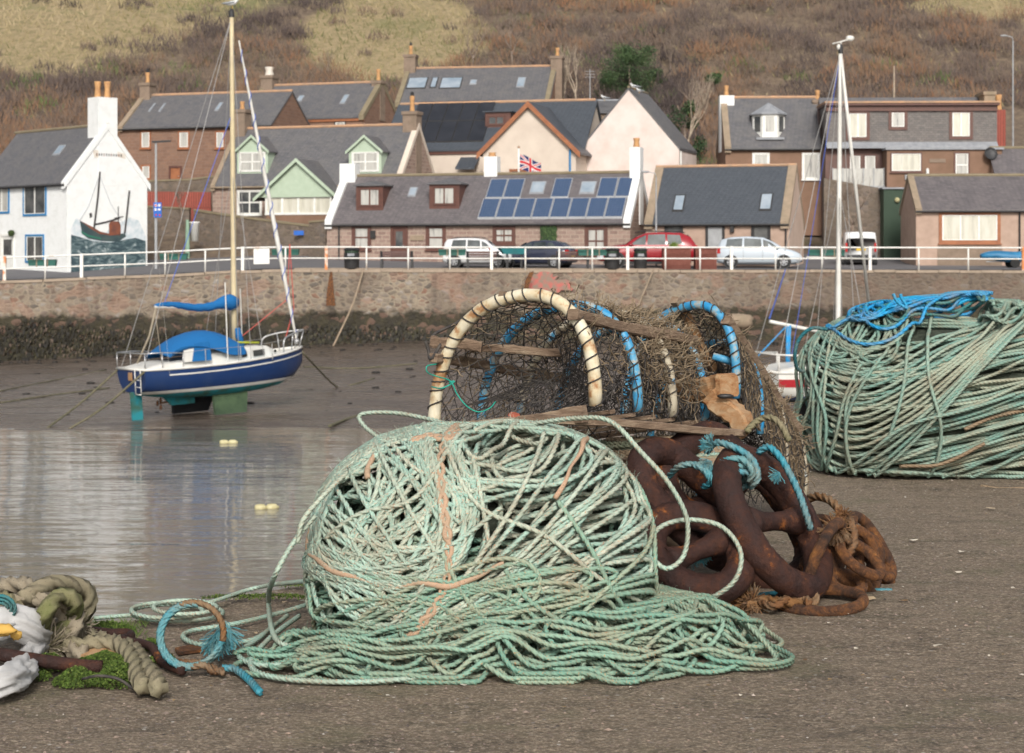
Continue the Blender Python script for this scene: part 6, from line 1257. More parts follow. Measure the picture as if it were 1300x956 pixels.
for k in range(n):
    px=rnd.uniform(150,1330); py=rnd.uniform(640,900); c=PG(px,py)
    if c[1]>ylim(c[0])-.03: continue
    an=np.linspace(0,6.28,6)[:-1]; s=rnd.uniform(.003,.009); sm.add([c+A(math.cos(q)*s*rnd.uniform(.5,1.3),math.sin(q)*s,.003+rnd.uniform(0,.004)) for q in an],[(0,1,2,3,4)],rnd.choice((.02,.3,.5,.7,.95,.99)))
tag(sm.build('litter_crumbs',M['leaf']),'tiny pale and dark crumbs of leaf and shell on the near quay','debris',kind='stuff')
# ------------------------------------------------------------------ heaped rope: strands laid one over another on a curved body
rot=math.radians
class Heap:
    """chart: azimuthal around a front axis; a height field per chart cell makes each strand rest on those laid before"""
    def __init__(s,c,ax,p,r,tilt=20,lim=2.3,cell=.011,flat=False,ext=None):
        s.c=np.asarray(c,float); s.ax=np.asarray(ax,float); s.p=p; s.r=r; b=math.radians(tilt); s.f=A(0,-math.cos(b),math.sin(b)); s.e1=A(1,0,0); s.e2=A(0,math.sin(b),math.cos(b))
        s.cap=.21; s.log=[]; s.flat=flat; s.lim=lim; s.cell=cell; n=int(2*lim/cell)+1; s.n=n; s.H=np.zeros((n,n)); s.sc=1.0 if flat else float(np.mean(s.ax))
    def base(s,q):
        if s.flat:
            v=np.stack([q[:,0]+s.c[0],q[:,1]+s.c[1],np.zeros(len(q))],1); return v,np.tile(A(0,0,1),(len(q),1))
        th=np.hypot(q[:,0],q[:,1])+1e-9; st=np.sin(th)/th; d=np.cos(th)[:,None]*s.f+(st*q[:,0])[:,None]*s.e1+(st*q[:,1])[:,None]*s.e2
        g=np.abs(d)/s.ax; k=1/(g**s.p).sum(1)**(1/s.p); v=s.c+d*k[:,None]
        nn=np.sign(d)*(g**(s.p-1))/s.ax; nn/=np.linalg.norm(nn,axis=1,keepdims=True); return v,nn
    def lay(s,q,closed=False,damp=7,lift=0.0,grow=.70):
        """q: chart polyline (already resampled); returns 3-D centre line"""
        r=s.r; rc=r/(s.cell*s.sc); k=int(math.ceil(rc)); n=s.n
        ii=np.clip(((q[:,0]+s.lim)/s.cell).round().astype(int),k,n-k-1); jj=np.clip(((q[:,1]+s.lim)/s.cell).round().astype(int),k,n-k-1)
        h=np.zeros(len(q)); off=[(a,b) for a in range(-k,k+1) for b in range(-k,k+1) if math.hypot(a,b)<=rc*.75]
        for a,b in off: h=np.maximum(h,s.H[ii+a,jj+b])
        w=damp
        pad=(lambda z: np.concatenate([z[-w:],z,z[:w]])) if closed else (lambda z: np.concatenate([np.full(w,z[0]),z,np.full(w,z[-1])]))
        z=pad(h); hm=np.max(np.stack([z[i:i+len(h)] for i in range(w//2,w//2+w)],0),0)
        ker=np.hanning(2*w+3)[1:-1]; ker/=ker.sum(); z=pad(hm); hs=np.convolve(z,ker,'valid'); 
        if len(hs)!=len(h): hs=np.interp(np.linspace(0,1,len(h)),np.linspace(0,1,len(hs)),hs)
        hs=np.maximum(hs,h-.35*r); hs=s.cap*np.tanh(hs/s.cap)+lift
        v,nn=s.base(q); p=v+nn*(hs+r*.9)[:,None]; low=p[:,2]<r*.95; dz=(r*.95-p[:,2])[low]; ou=v[low]-s.c; ou[:,2]=0; ou/=np.linalg.norm(ou,axis=1,keepdims=True)+1e-9; p[low]+=ou*np.minimum(dz*.9,.14)[:,None]; p[low,2]=r*.95+.25*hs[low]
        s.log.append((p[::16]+nn[::16]*r*.8,nn[::16]))
        for a in range(-k,k+1):
            for b in range(-k,k+1):
                dd=math.hypot(a,b)*s.cell*s.sc
                if dd<=r: np.maximum.at(s.H,(ii+a,jj+b),hs+r*grow*.9+grow*math.sqrt(r*r-dd*dd))
        return p
def heap_inv(s,pts,step,closed=False,sm=3):
    """photo columns/rows -> chart curve on the visible face of the heap"""
    k=2; g=np.arange(0,s.n,k); I,J=np.meshgrid(g,g,indexing='ij'); q=np.stack([I.ravel()*s.cell-s.lim,J.ravel()*s.cell-s.lim],1); q_ok=np.hypot(q[:,0],q[:,1])<2.0
    v,nn=s.base(q); h=s.H[I.ravel(),J.ravel()]; v=v+nn*(s.cap*np.tanh(h/s.cap))[:,None]; d=CAM-v; vis=((nn*d).sum(1)>0)&q_ok&(v[:,2]>-.03); q,v=q[vis],v[vis]
    px=CX+v[:,0]/v[:,1]*F; py=HY-(v[:,2]-CH)/v[:,1]*F; o=[]
    for x,y in pts:
        e=(px-x)**2+(py-y)**2; i=np.argpartition(e,9)[:9]; w=1/(e[i]+9); o.append((q[i]*w[:,None]).sum(0)/w.sum())
    q=spline(np.array(o),step,closed); w=min(15,len(q)//8); K=np.hanning(2*w+3)[1:-1]; K/=K.sum()
    for c in (0,1):
        z=np.concatenate([q[-w:,c],q[:,c],q[:w,c]]) if closed else np.concatenate([np.full(w,q[0,c]),q[:,c],np.full(w,q[-1,c])]); q[:,c]=np.convolve(z,K,'valid')[:len(q)]
    return resample(q,step,closed)
def ell(cx,cy,a,b,rot,n=22,wob=.05):
    th=np.linspace(0,2*np.pi,n,endpoint=False); h=sum(wob*rnd.uniform(-1,1)/k*1.6*np.cos(k*th+rnd.uniform(0,6.28)) for k in (2,3,4)); x=a*(1+h)*np.cos(th); y=b*(1+h)*np.sin(th); c,s_=math.cos(rot),math.sin(rot); return np.stack([cx+c*x-s_*y,cy+s_*x+c*y],1)
def loopq(cx,cy,a,b,rot,step,wob=.06,seed=None,twist=0.0):
    th=np.linspace(0,2*np.pi,260,endpoint=False); h=np.zeros_like(th)
    for k in (2,3,4,5): h+=wob*rnd.uniform(-1,1)/k*1.5*np.cos(k*th+rnd.uniform(0,6.28))
    x=a*(1+h)*np.cos(th); y=b*(1+h)*np.sin(th); c,s=math.cos(rot),math.sin(rot); return resample(np.stack([cx+c*x-s*y,cy+s*x+c*y],1),step,True)
# ---------------- front pile
pile=thing('rope_pile','big heap of pale mint green laid rope in front of the lobster creels','rope',PG(610,838))
R1=.0080; hp=Heap((-.085,5.02,.13),(.405,.35,.355),2.9,R1,22); st=R1*2*3.4/8/hp.sc
core=MB(); n1,n2=40,28; th=np.linspace(0,2*np.pi,n1,endpoint=False); 
v=[]; 
for i in range(n2):
    ph=math.pi*i/(n2-1)
    for q in th:
        d=A(math.cos(q)*math.sin(ph),math.sin(q)*math.sin(ph),math.cos(ph)); g=np.abs(d)/hp.ax; k=1/(g**hp.p).sum()**(1/hp.p); z=hp.c+d*k*.985; z[2]=max(z[2],.0); v.append(z)
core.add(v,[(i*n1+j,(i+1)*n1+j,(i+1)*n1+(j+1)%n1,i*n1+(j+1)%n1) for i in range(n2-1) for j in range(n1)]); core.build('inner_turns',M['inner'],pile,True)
lower=MB(); gp_=Heap((0,4.93,0),(1,1,1),2,R1,lim=1.25,cell=.0045,flat=True)
# raise the ground chart beneath the body of the heap
gi=(np.arange(gp_.n)*gp_.cell-gp_.lim); GX,GY=np.meshgrid(gi+gp_.c[0],gi+gp_.c[1],indexing='ij'); e=((np.abs(GX-.03)/.66)**2.2+(np.abs(GY-5.03)/.56)**2.2); gp_.H=np.where(e<1,(.06+.12*np.clip((GX+.05)/.4,0,1))*np.clip(1-e,0,1)**1.3,0)*(.8+.5*fbm(GX*5,GY*5,3)); gp_.cap=.30
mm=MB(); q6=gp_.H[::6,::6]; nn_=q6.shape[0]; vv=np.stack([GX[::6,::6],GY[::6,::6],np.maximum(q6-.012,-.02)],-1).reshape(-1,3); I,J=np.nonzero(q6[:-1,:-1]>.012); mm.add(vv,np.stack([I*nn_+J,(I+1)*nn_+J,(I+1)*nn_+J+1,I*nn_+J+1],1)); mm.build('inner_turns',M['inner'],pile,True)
stg=R1*2*3.4/8
# spread turns on the ground
for k in range(96):
    cx=rnd.uniform(-.56,.60); cy=rnd.uniform(-.42,-.04)+.20*max(0,cx); a=rnd.uniform(.09,.26); b=a*rnd.uniform(.45,.95)
    if cx+a>.74: a=.74-cx
    if cx-a<-.70: a=cx+.70
    q=loopq(cx,cy-.04,a,min(b,.20),rnd.uniform(-.6,.6),stg,.16); q[:,1]=np.clip(q[:,1],-.56,None); rope(lower,gp_.lay(q,True,8),R1,True,rnd.uniform(.02,.85),raw=True)
for k in range(8):     # long sweeping turns along the foot
    x0=rnd.uniform(-.75,-.45); x1=rnd.uniform(.45,.72); y=rnd.uniform(-.50,-.26); c=[(x0,y+rnd.uniform(.05,.16)),(x0*.6,y-.02),(0,y+rnd.uniform(-.05,.04)),(x1*.6,y+rnd.uniform(0,.08)),(x1,y+rnd.uniform(.12,.26)),(x1-.05,y+rnd.uniform(.26,.34))]
    q=spline(c,stg); rope(lower,gp_.lay(q,False,10),R1,False,rnd.uniform(.0,.7),raw=True)
# body turns
def addl(mb,q,closed=True,tone=None,lift=0,damp=12,r=R1): rope(mb,hp.lay(q,closed,damp,lift),r,closed,rnd.uniform(.05,1) if tone is None else tone,raw=True)
body=MB()
for k in range(16): addl(lower if k<9 else body,loopq(rnd.uniform(-.15,.15),rnd.uniform(-.1,.5),rnd.uniform(1.2,1.9),rnd.uniform(.7,1.5),rnd.uniform(.0,1.2),st,.06),tone=rnd.uniform(0,.8))
for k in range(20): addl(lower,heap_inv(hp,ell(rnd.uniform(480,720),rnd.uniform(700,790),rnd.uniform(90,170),rnd.uniform(18,50),rot(rnd.uniform(-18,6))),st,True),tone=rnd.uniform(0,.7))
for k in range(17): addl(body,heap_inv(hp,ell(rnd.uniform(700,748),592+9.4*k,rnd.uniform(85,118),rnd.uniform(9,20),rot(rnd.uniform(-14,4)),22,.03),st,True))            # bights stacked at the right end
for k in range(26): addl(lower if k<10 else body,heap_inv(hp,ell(500+rnd.uniform(-45,45),655+rnd.uniform(-35,40),rnd.uniform(40,95),rnd.uniform(22,60),rot(rnd.uniform(-90,90)),22,.08),st,True),tone=rnd.uniform(0,.8))
for k in range(12):     # long diagonal sweeps from upper right round to lower left
    o=rnd.uniform(-1,1); addl(body,heap_inv(hp,ell(605+38*o,665+26*o,rnd.uniform(150,222),rnd.uniform(50,118),rot(rnd.uniform(-50,-18)),26,.10),st,True))
for k in range(24):     # round turns of the upper left lobe
    addl(body,heap_inv(hp,ell(505+rnd.uniform(-16,22),655+rnd.uniform(-16,18),rnd.uniform(55,122),rnd.uniform(50,108),rot(rnd.uniform(-50,50)),24,.05),st,True))
for k in range(9): addl(body,heap_inv(hp,ell(640+rnd.uniform(-30,60),590+rnd.uniform(-12,16),rnd.uniform(60,110),rnd.uniform(24,44),rot(rnd.uniform(-30,10)),22,.05),st,True))
for k in range(5):     # outer turns hugging the left flank
    e_=k*8.0+rnd.uniform(-4,4); jj=lambda pts:[(a+rnd.uniform(-9,9),b+rnd.uniform(-9,9)) for a,b in pts]; addl(body,heap_inv(hp,jj([(800-e_*.5,562+e_*.8),(740,545+e_*.6),(640,541+e_*.8),(540,553+e_),(455,585+e_),(408+e_,640),(394+e_*1.1,710),(408+e_*1.2,770-e_*.3),(460+e_,806-e_*.5),(540,800-e_),(620,760-e_*1.2),(700,690-e_),(770,620-e_*.2)]),st,True))
for c in ([(448,600),(470,640),(500,690),(520,720)],[(492,590),(515,640),(548,690),(560,720)],[(520,585),(560,640),(590,668)],[(600,600),(612,650),(622,700)],[(545,585),(560,640),(548,720),(520,770),(480,810)],[(420,690),(470,655),(540,625),(600,585)],[(410,720),(480,722),(560,700),(640,655)],[(560,560),(600,640),(690,680),(760,740),(800,770)],[(690,565),(660,640),(600,720),(540,790)],[(770,575),(700,660),(620,745),(520,812)],[(745,560),(670,650),(600,730)],[(600,575),(640,560),(655,585),(615,610),(590,590)]):
    addl(body,heap_inv(hp,c,st),False,rnd.uniform(.3,1),.002)
for k in range(16):     # damp turns that slide off the foot of the heap and tie it to the spread turns
    addl(lower,heap_inv(hp,ell(rnd.uniform(500,790),rnd.uniform(752,800)-.06*abs(k),rnd.uniform(70,150),rnd.uniform(16,44),rot(rnd.uniform(-24,10)),22,.08),st,True),tone=rnd.uniform(.1,.9))
for c in ([(790,640),(800,690),(770,740),(720,790),(700,810)],[(810,600),(826,660),(822,720),(790,780),(770,805)],[(700,640),(745,700),(770,760),(800,800)],[(640,720),(670,760),(730,800)],[(560,700),(600,770),(660,812)],[(470,740),(520,780),(600,812)]): addl(lower,heap_inv(hp,c,st),False,rnd.uniform(.3,.9))
body.build('coiled_turns',M['mint'],pile,True); lower.build('spread_turns',M['skirt'],pile,True)
# beige cord wound through the heap
cord=MB()
def wound(c,n=2,r=.0078,amp=.018,wl=.16):
    q=heap_inv(hp,c,st*.8); L=np.arange(len(q))*st*.8; T,_=frames(np.column_stack([q,q[:,0]*0])); nv=np.stack([-T[:,1],T[:,0]],1)
    for k in range(n): qq=q+nv*(amp*np.sin(L*2*np.pi/wl+k*math.pi))[:,None]; p=hp.lay(qq,False,5,0.0,.5); cord.tube(p,r*(.85+.25*np.sin(L*9+k)),6)
wound([(585,556),(566,572),(560,600),(562,640),(571,690),(570,730),(556,765),(530,800),(505,818)],2); wound([(520,566),(545,560),(570,566),(582,560)],2)
wound([(420,705),(440,722),(470,740),(510,745),(545,738),(580,745),(620,722),(645,715)],1,.009,.008,.3); wound([(745,550),(735,580),(715,615),(700,640)],1,.0085,.006,.3); wound([(478,580),(468,600),(480,622)],1,.0085,.006,.3); wound([(402,660),(398,700)],1,.008,.006)
cord.build('beige_cord',M['beige'],pile,True)
def hairs(H_,n,L,rad,mat,parent,name):
    a=np.vstack([q[0] for q in H_.log[-90:]]); b=np.vstack([q[1] for q in H_.log[-90:]]); m=MB()
    for i in NR.choice(len(a),min(n,len(a)),False):
        d=nrm(b[i]*.8+NR.normal(0,.7,3)); q=[a[i]]
        for _ in range(3): d=nrm(d+NR.normal(0,.45,3)); q.append(q[-1]+d*L*rnd.uniform(.2,.45))
        m.tube(q,rad,3,False,rnd.random())
    o=m.build(name,M[mat],parent); o['kind']='stuff'
hairs(hp,700,.020,.00045,'mint',pile,'loose_fibres'); hairs(gp_,700,.022,.00045,'skirt',pile,'loose_fibres')
# single loops that leave the heap
lp=MB()
def R3(pts,closed=False,tone=.6,r=R1,mb=None,g=None): rope(mb or lp,spline(pts,.01,closed),r,closed,tone)
R3([P(480,555,5.35),P(462,540,5.42),P(458,526,5.45),P(500,524,5.42),P(545,532,5.35),P(600,545,5.2),P(660,540,5.05),P(730,531,4.95),P(775,535,4.9),P(815,575,4.85),P(850,615,4.83),P(872,660,4.85),P(868,705,4.85),P(845,722,4.82),P(826,700,4.84),P(835,672,4.88),P(870,660,4.92),P(915,668,4.92),P(940,700,4.9),P(934,735,4.88),P(905,758,4.9),P(880,762,4.95)])
R3([P(400,655,4.7),P(372,690,4.66),P(347,735,4.62),PG(341,790)+A(0,0,.06),PG(352,832)+A(0,0,.04),PG(400,835)+A(0,0,.03),PG(470,840)+A(0,0,.05),PG(560,848)+A(0,0,.05)]); R3([P(455,588,4.85),P(415,625,4.72),P(385,660,4.66),P(378,690,4.66)],tone=.8)
R3([P(395,737,5.0),PG(330,757)+A(0,0,.03),PG(270,772)+A(0,0,.02),PG(214,782)+A(0,0,.012)],tone=.5,r=.0075)
for k,(cx,cy,a,b) in enumerate(((225,782,58,11),(212,786,45,10),(235,789,40,9))):
    R3([PG(cx+a*math.cos(q),cy+b*math.sin(q))+A(0,0,.010+.016*k) for q in np.linspace(0,6.28,12)[:-1]],True,.4+.1*k,.0075)
R3([PG(180,785)+A(0,0,.01),PG(155,787)+A(0,0,.012),PG(118,790)+A(0,0,.012)],tone=.5,r=.007)
R3([PG(420,770)+A(0,0,.03),PG(360,782)+A(0,0,.012),PG(300,797)+A(0,0,.012),PG(245,806)+A(0,0,.012),PG(233,815)+A(0,0,.012),PG(260,824)+A(0,0,.012),PG(320,818)+A(0,0,.012),PG(352,800)+A(0,0,.02)],tone=.25)
R3([PG(365,790)+A(0,0,.02),PG(330,815)+A(0,0,.012),PG(303,836)+A(0,0,.012),PG(330,850)+A(0,0,.012),PG(400,852)+A(0,0,.02),PG(470,858)+A(0,0,.02)],tone=.3); R3([PG(380,795)+A(0,0,.03),PG(345,822)+A(0,0,.03),PG(318,848)+A(0,0,.012),PG(350,866)+A(0,0,.012),PG(450,872)+A(0,0,.012),PG(560,868)+A(0,0,.02)],tone=.4)
lp.build('loose_loops',M['mint'],pile,True)
# knots and hitches in the pile
kn=MB()
for k in range(9):
    a=k*.7; c=PG(880,835)+A(0,0,.045); u=nrm(A(math.cos(a),math.sin(a*1.3),math.sin(a))); w_=nrm(np.cross(u,A(.2,1,.3))); rope(kn,np.array([c+(u*math.cos(q)+w_*math.sin(q))*.034*(1+.12*math.sin(3*q+k)) for q in np.linspace(0,6.28,30)[:-1]]),.0075,True,.9)
kn.build('knot',M['greyrope'],pile,True); kn=MB()
for k in range(5):
    c=PG(745,795)+A(0,0,.10); u=nrm(A(1,0,.3*k-.5)); w_=nrm(np.cross(u,A(.2,1,.1))); rope(kn,np.array([c+A(.005*k,0,.012*k-.02)+(u*math.cos(q)+w_*math.sin(q))*.022 for q in np.linspace(0,6.28,24)[:-1]]),.0075,True,.9)
kn.build('knot',M['greyrope'],pile,True)
# ---------------- right hank
hank=thing('rope_pile','wide stack of long worn green rope turns on the quay at the right edge','rope',A(2.2,8.2,0))
R2=.0100; h2=Heap((2.42,8.72,.32),(.91,.50,.415),2.7,R2,16,2.3,.0105); st2=R2*2*3.4/8/h2.sc
core=MB(); v=[]; n1,n2=48,30; th=np.linspace(0,2*np.pi,n1,endpoint=False)
for i in range(n2):
    ph=math.pi*i/(n2-1)
    for q in th:
        d=A(math.cos(q)*math.sin(ph),math.sin(q)*math.sin(ph),math.cos(ph)); g=np.abs(d)/h2.ax; k=1/(g**h2.p).sum()**(1/h2.p); z=h2.c+d*k*.985; z[2]=max(z[2],.0); v.append(z)
core.add(v,[(i*n1+j,(i+1)*n1+j,(i+1)*n1+(j+1)%n1,i*n1+(j+1)%n1) for i in range(n2-1) for j in range(n1)]); core.build('inner_turns',M['inner'],hank,True)
hb_=MB()
def add2(q,closed=True,tone=None,lift=0,damp=12): rope(hb_,h2.lay(q,closed,damp,lift),R2,closed,rnd.uniform(0,1) if tone is None else tone,raw=True)
for k in range(13): add2(loopq(.05+rnd.uniform(-.15,.15),rnd.uniform(-.5,.7),rnd.uniform(1.3,1.8),rnd.uniform(.3,.9),rot(rnd.uniform(-9,12)),st2,.05))
for k in range(34):
    y=430+k*5.3; y+=rnd.uniform(-10,10); add2(heap_inv(h2,[(1032+rnd.uniform(-6,30),y-14+rnd.uniform(-14,14)),(1075,y+8),(1150,y+12+rnd.uniform(-5,5)),(1230,y+rnd.uniform(-8,6)),(1300,y-14+rnd.uniform(-10,8)),(1400,y-26),(1520,y-30)],st2),False)
for k in range(18):
    y=rnd.uniform(425,600); add2(heap_inv(h2,[(1028+rnd.uniform(0,14),y-24),(1030,y),(1060,y+22+rnd.uniform(0,14)),(1130,y+30),(1220,y+rnd.uniform(4,20)),(1320,y-18),(1450,y-30)],st2),False)
for k in range(15): add2(heap_inv(h2,[(1290+rnd.uniform(-10,60),400+rnd.uniform(-14,20)),(1240,418+4*k),(1150,455+9*k*.9),(1090,480+9*k),(1050+rnd.uniform(-5,12),470+8*k)],st2),False)
for k in range(18): add2(heap_inv(h2,ell(1092+rnd.uniform(-22,26),432+rnd.uniform(-18,16),rnd.uniform(26,58),rnd.uniform(18,36),rot(rnd.uniform(-40,10)),20,.05),st2,True),tone=rnd.uniform(0,.5))
for k in range(8): add2(heap_inv(h2,ell(1282+rnd.uniform(-14,14),392+rnd.uniform(-8,10),rnd.uniform(18,40),rnd.uniform(10,20),rot(rnd.uniform(-60,-10)),18,.05),st2,True),tone=rnd.uniform(0,.6))
for k in range(7):     # ends curling down the left side
    x=1030+k*4; add2(heap_inv(h2,[(x+40,430),(x+8,452),(x-2+rnd.uniform(-4,4),500),(x+2,560),(x+14,598),(x+60+rnd.uniform(0,30),607)],st2),False)
for c in ([(1185,415),(1179,440),(1178,480),(1190,520),(1194,560),(1182,595),(1150,612),(1110,612)],[(1160,430),(1150,470),(1140,520),(1128,560)],[(1110,470),(1078,500),(1080,560),(1110,600),(1160,616),(1220,612)],[(1095,460),(1072,510),(1065,560),(1072,590)],[(1290,500),(1220,520),(1150,540),(1090,585),(1060,580)],[(1120,455),(1080,520),(1082,580),(1120,606)],[(1060,440),(1048,500),(1058,560),(1050,600)],[(1300,560),(1200,600),(1100,606)]): add2(heap_inv(h2,c,st2),False,.15+rnd.random()*.4,.002)
hb_.build('hanked_turns',M['olive'],hank,True)
m=MB(); rope(m,h2.lay(heap_inv(h2,[(1310,520),(1265,528),(1220,545)],st2),False,8,.003),R2*1.1,raw=True); rope(m,h2.lay(heap_inv(h2,[(1250,560),(1200,582),(1140,590)],st2),False,8,0),R2,raw=True); rope(m,spline([P(1245,617,8.05),P(1275,621,8.0),P(1330,619,8.0)],.01),R2); m.build('brown_turns',M['brownrope'],hank,True)
# bright blue coil on top of the hank
h2.cap=.25
bl=thing('blue_rope','bright blue rope coil lying on top of the worn green rope stack','rope',P(1170,425,8.5)); m=MB(); dk=MB()
for k in range(10): rope(dk if k in (1,4) else m,h2.lay(heap_inv(h2,ell(1176+rnd.uniform(-5,5),408+rnd.uniform(-7,9),rnd.uniform(70,90),rnd.uniform(5,13),rot(rnd.uniform(-13,-8)),22,.008),st2,True),True,16,.002,.85),R2*.95,True,rnd.random(),raw=True)
rope(m,h2.lay(heap_inv(h2,[(1100,403),(1072,413),(1061,426),(1066,438),(1090,443),(1118,438),(1150,427),(1190,415),(1230,402),(1264,384)],st2),False,8,.004),R2,False,.3,raw=True)
for dx in (0,8): rope(m,spline([P(1152,392,8.35),P(1141+dx,385,8.35),P(1136+dx,378,8.35),P(1134+dx*1.2,373,8.35)],.01),R2*.9,False,.5)
m.build('coil',M['blue'],bl,True); dk.build('darker_turns',M['darkteal'],bl,True)
dt=MB(); rope(dt,spline([P(1050,418,8.3),P(1030,417,8.3),P(1015,430,8.3),P(1009,450,8.3),P(1012,468,8.35),P(1020,472,8.4)],.01),R2); tag(dt.build('teal_rope',M['darkteal'],None,True),'dark teal rope end looping off the left top of the green rope stack','rope')
# ================================================================== lobster creels
def creel(name,label,Aq,U,V,Wv,hoops,seed,front_net=True,hump=1.0,mess=600,side_mess=1.0):
    r=random.Random(seed); Aq,U,V,Wv=map(lambda q:np.asarray(q,float),(Aq,U,V,Wv)); t=thing(name,label,'lobster creel',Aq+U*.5+V*.5)
    def arch(th,v,k=1.0,sag=0.0):   # th 0..pi from the near-left foot over the top
        c,s=math.cos(th),math.sin(th); u=.5-.5*k*math.copysign(abs(c)**.86,c); w=(k*abs(s)**.80)
        return Aq+U*u+V*v+Wv*(w-sag*math.sin(math.pi*((v*3)%1))*s)
    def hoop(v,mat,rad,lash,wob=.0):
        th=np.linspace(.0,math.pi,46); pts=np.array([arch(q,v+wob*math.sin(q*2)) for q in th]); m=MB(); m.tube(pts,rad*(1+.05*np.sin(np.arange(46)*1.9)),10); h=m.build('hoop',M[mat],t,True)
        if lash:
            m=MB(); pp=resample(pts,.004); T,N=frames(pp); B=np.cross(T,N); L=np.arange(len(pp))*.004
            for ph in (0,): a=L/.046*2*np.pi+ph+2.0*np.sin(L*17+seed)+1.2*np.sin(L*43); q=pp+(N*np.cos(a)[:,None]+B*np.sin(a)[:,None])*(rad+.0022); m.tube(q,.0026,5)
            m.build('lashing',M['net'],h,True)
    for v,mat,rad in hoops: hoop(v,mat,rad,True,.01)
    # diamond netting over the arch
    net=MB()
    def strand(p,q,sg,rad,mb): 
        mid=(p+q)/2+A(r.uniform(-.004,.004),r.uniform(-.004,.004),-sg); mb.tube([p,(p+mid)/2+A(0,0,-sg*.25),mid,(q+mid)/2+A(0,0,-sg*.25),q],rad,4)
    def node(i,j,nu,nv,k=1.03):
        th=math.pi*(i+.22*math.sin(j*1.7+i))/nu; v=(j+.28*math.sin(i*2.3+j*.7))/nv; return arch(min(max(th,0),math.pi),min(max(v,-.01),1.01),k)-Wv*.035*math.sin(math.pi*((v*len(hoops))%1))+np.array([r.uniform(-.004,.004) for _ in range(3)])
    nu,nv=30,26; G={(i,j):node(i,j,nu,nv) for i in range(nu+1) for j in range(nv+1)}
    for i in range(nu):
        for j in range(nv+1):
            if (i+j)%2==0:
                for dj in (-1,1):
                    if 0<=j+dj<=nv and r.random()<.95: strand(G[i,j],G[i+1,j+dj],.002,.00165,net)
    if front_net>1:
        nu,nv=38,34; G={(i,j):node(i,j,nu,nv,1.045) for i in range(nu+1) for j in range(nv+1)}
        for i in range(nu):
            for j in range(nv+1):
                if (i+j)%2==0:
                    for dj in (-1,1):
                        if 0<=j+dj<=nv: strand(G[i,j],G[i+1,j+dj],.002,.0018,net)
    net.build('side_netting',M['net'],t)
    # front and rear face nets, pulled into a funnel
    for vv,nm in ((0.0,'front_netting'),(1.0,'rear_netting')):
        if vv==0 and not front_net: continue
        f=MB(); nr,na=9,26; H_={}
        for a in range(na+1):
            for q in range(nr+1):
                k=1-q/nr*.86; th=math.pi*a/na; e=arch(th,vv); 
                base=Aq+U*(.08+.84*a/na if False else (.5-.5*math.cos(th)))+V*vv; c=Aq+U*.52+V*(vv+(.34 if vv==0 else -.15))+Wv*.42; p=c+(e-c)*k; H_[a,q]=p+np.array([r.uniform(-.006,.006) for _ in range(3)])-A(0,0,.012*math.sin(3*th)*(1-k))
        for a in range(na):
            for q in range(nr+1):
                if (a+q)%2==0:
                    for dq in (-1,1):
                        if 0<=q+dq<=nr: strand(H_[a,q],H_[a+1,q+dq],.004,.0018,f)
        # lower half of the face, from the base up to the funnel
        for a in range(15):
            x0=a/14; lo=Aq+U*x0+V*vv
            for sgn in (-1,1):
                hi=Aq+U*min(max(x0+sgn*.10,0),1)*1.0+V*(vv+(.2 if vv==0 else -.1))+Wv*.22; strand(lo,hi,.004,.0018,f); hi2=Aq+U*(.5+(x0-.5)*.35)+V*(vv+(.33 if vv==0 else -.14))+Wv*.38; strand(hi,hi2,.006,.0018,f)
        f.build(nm,M['net'],t)
    # weed and frayed twine caught in the net
    ms=MB()
    for k in range(mess):
        th=r.uniform(.05,3.1); v=r.random()**.8; k0=r.uniform(.94,1.06); p=arch(th,v,k0); q=[p]; d=nrm(A(r.gauss(0,1),r.gauss(0,1),r.gauss(0,.8)))
        for i in range(4): d=nrm(d+A(r.gauss(0,.5),r.gauss(0,.5),r.gauss(0,.5))); q.append(q[-1]+d*r.uniform(.010,.026))
        ms.tube(q,r.uniform(.0008,.0022),3)
    o=ms.build('caught_weed',M['netbrown'],t); o['kind']='stuff'
    inn=MB()
    for k in range(int(mess*.5)):
        p=Aq+U*r.uniform(.2,.9)+V*r.uniform(.2,.9)+Wv*r.random()**1.5*.55; q=[p]; d=nrm(A(r.gauss(0,1),r.gauss(0,1),r.gauss(0,.6)))
        for i in range(5): d=nrm(d+A(r.gauss(0,.5),r.gauss(0,.5),r.gauss(0,.5))); q.append(q[-1]+d*r.uniform(.012,.035))
        inn.tube(q,r.uniform(.0010,.0024),3)
    o=inn.build('inner_netting',M['net'],t); o['kind']='stuff'
    return t,arch,Aq,U,V,Wv
def plank(t,name,a,b,w,h,mat='wood',seed=1,n=14,parent=None,wv=None):
    """worn plank from a to b: an uneven rounded bar"""
    r=random.Random(seed); a=np.asarray(a,float); b=np.asarray(b,float); T=nrm(b-a); s=nrm(np.cross(T,wv if wv is not None else (0,0,1))); u=np.cross(s,T); k=np.linspace(0,1,n)
    pr=np.array([(-.5,-.38),(-.42,-.5),(.42,-.5),(.5,-.36),(.5,.36),(.40,.5),(-.42,.5),(-.5,.38)]); P_=a+(b-a)*k[:,None]+s*(np.sin(k*5+seed)*w*.08)[:,None]+u*(np.sin(k*7+seed*2)*h*.10)[:,None]
    prof=np.stack([pr*np.array([w,h])*(1+r.uniform(-.10,.10)) for _ in k]); m=MB(); m.ring(P_,np.tile(T,(n,1)),np.tile(s,(n,1)),prof+NR.uniform(-.04,.04,prof.shape)*min(w,h),None,False,True,seed*.01); return m.build(name,M[mat],parent or t)
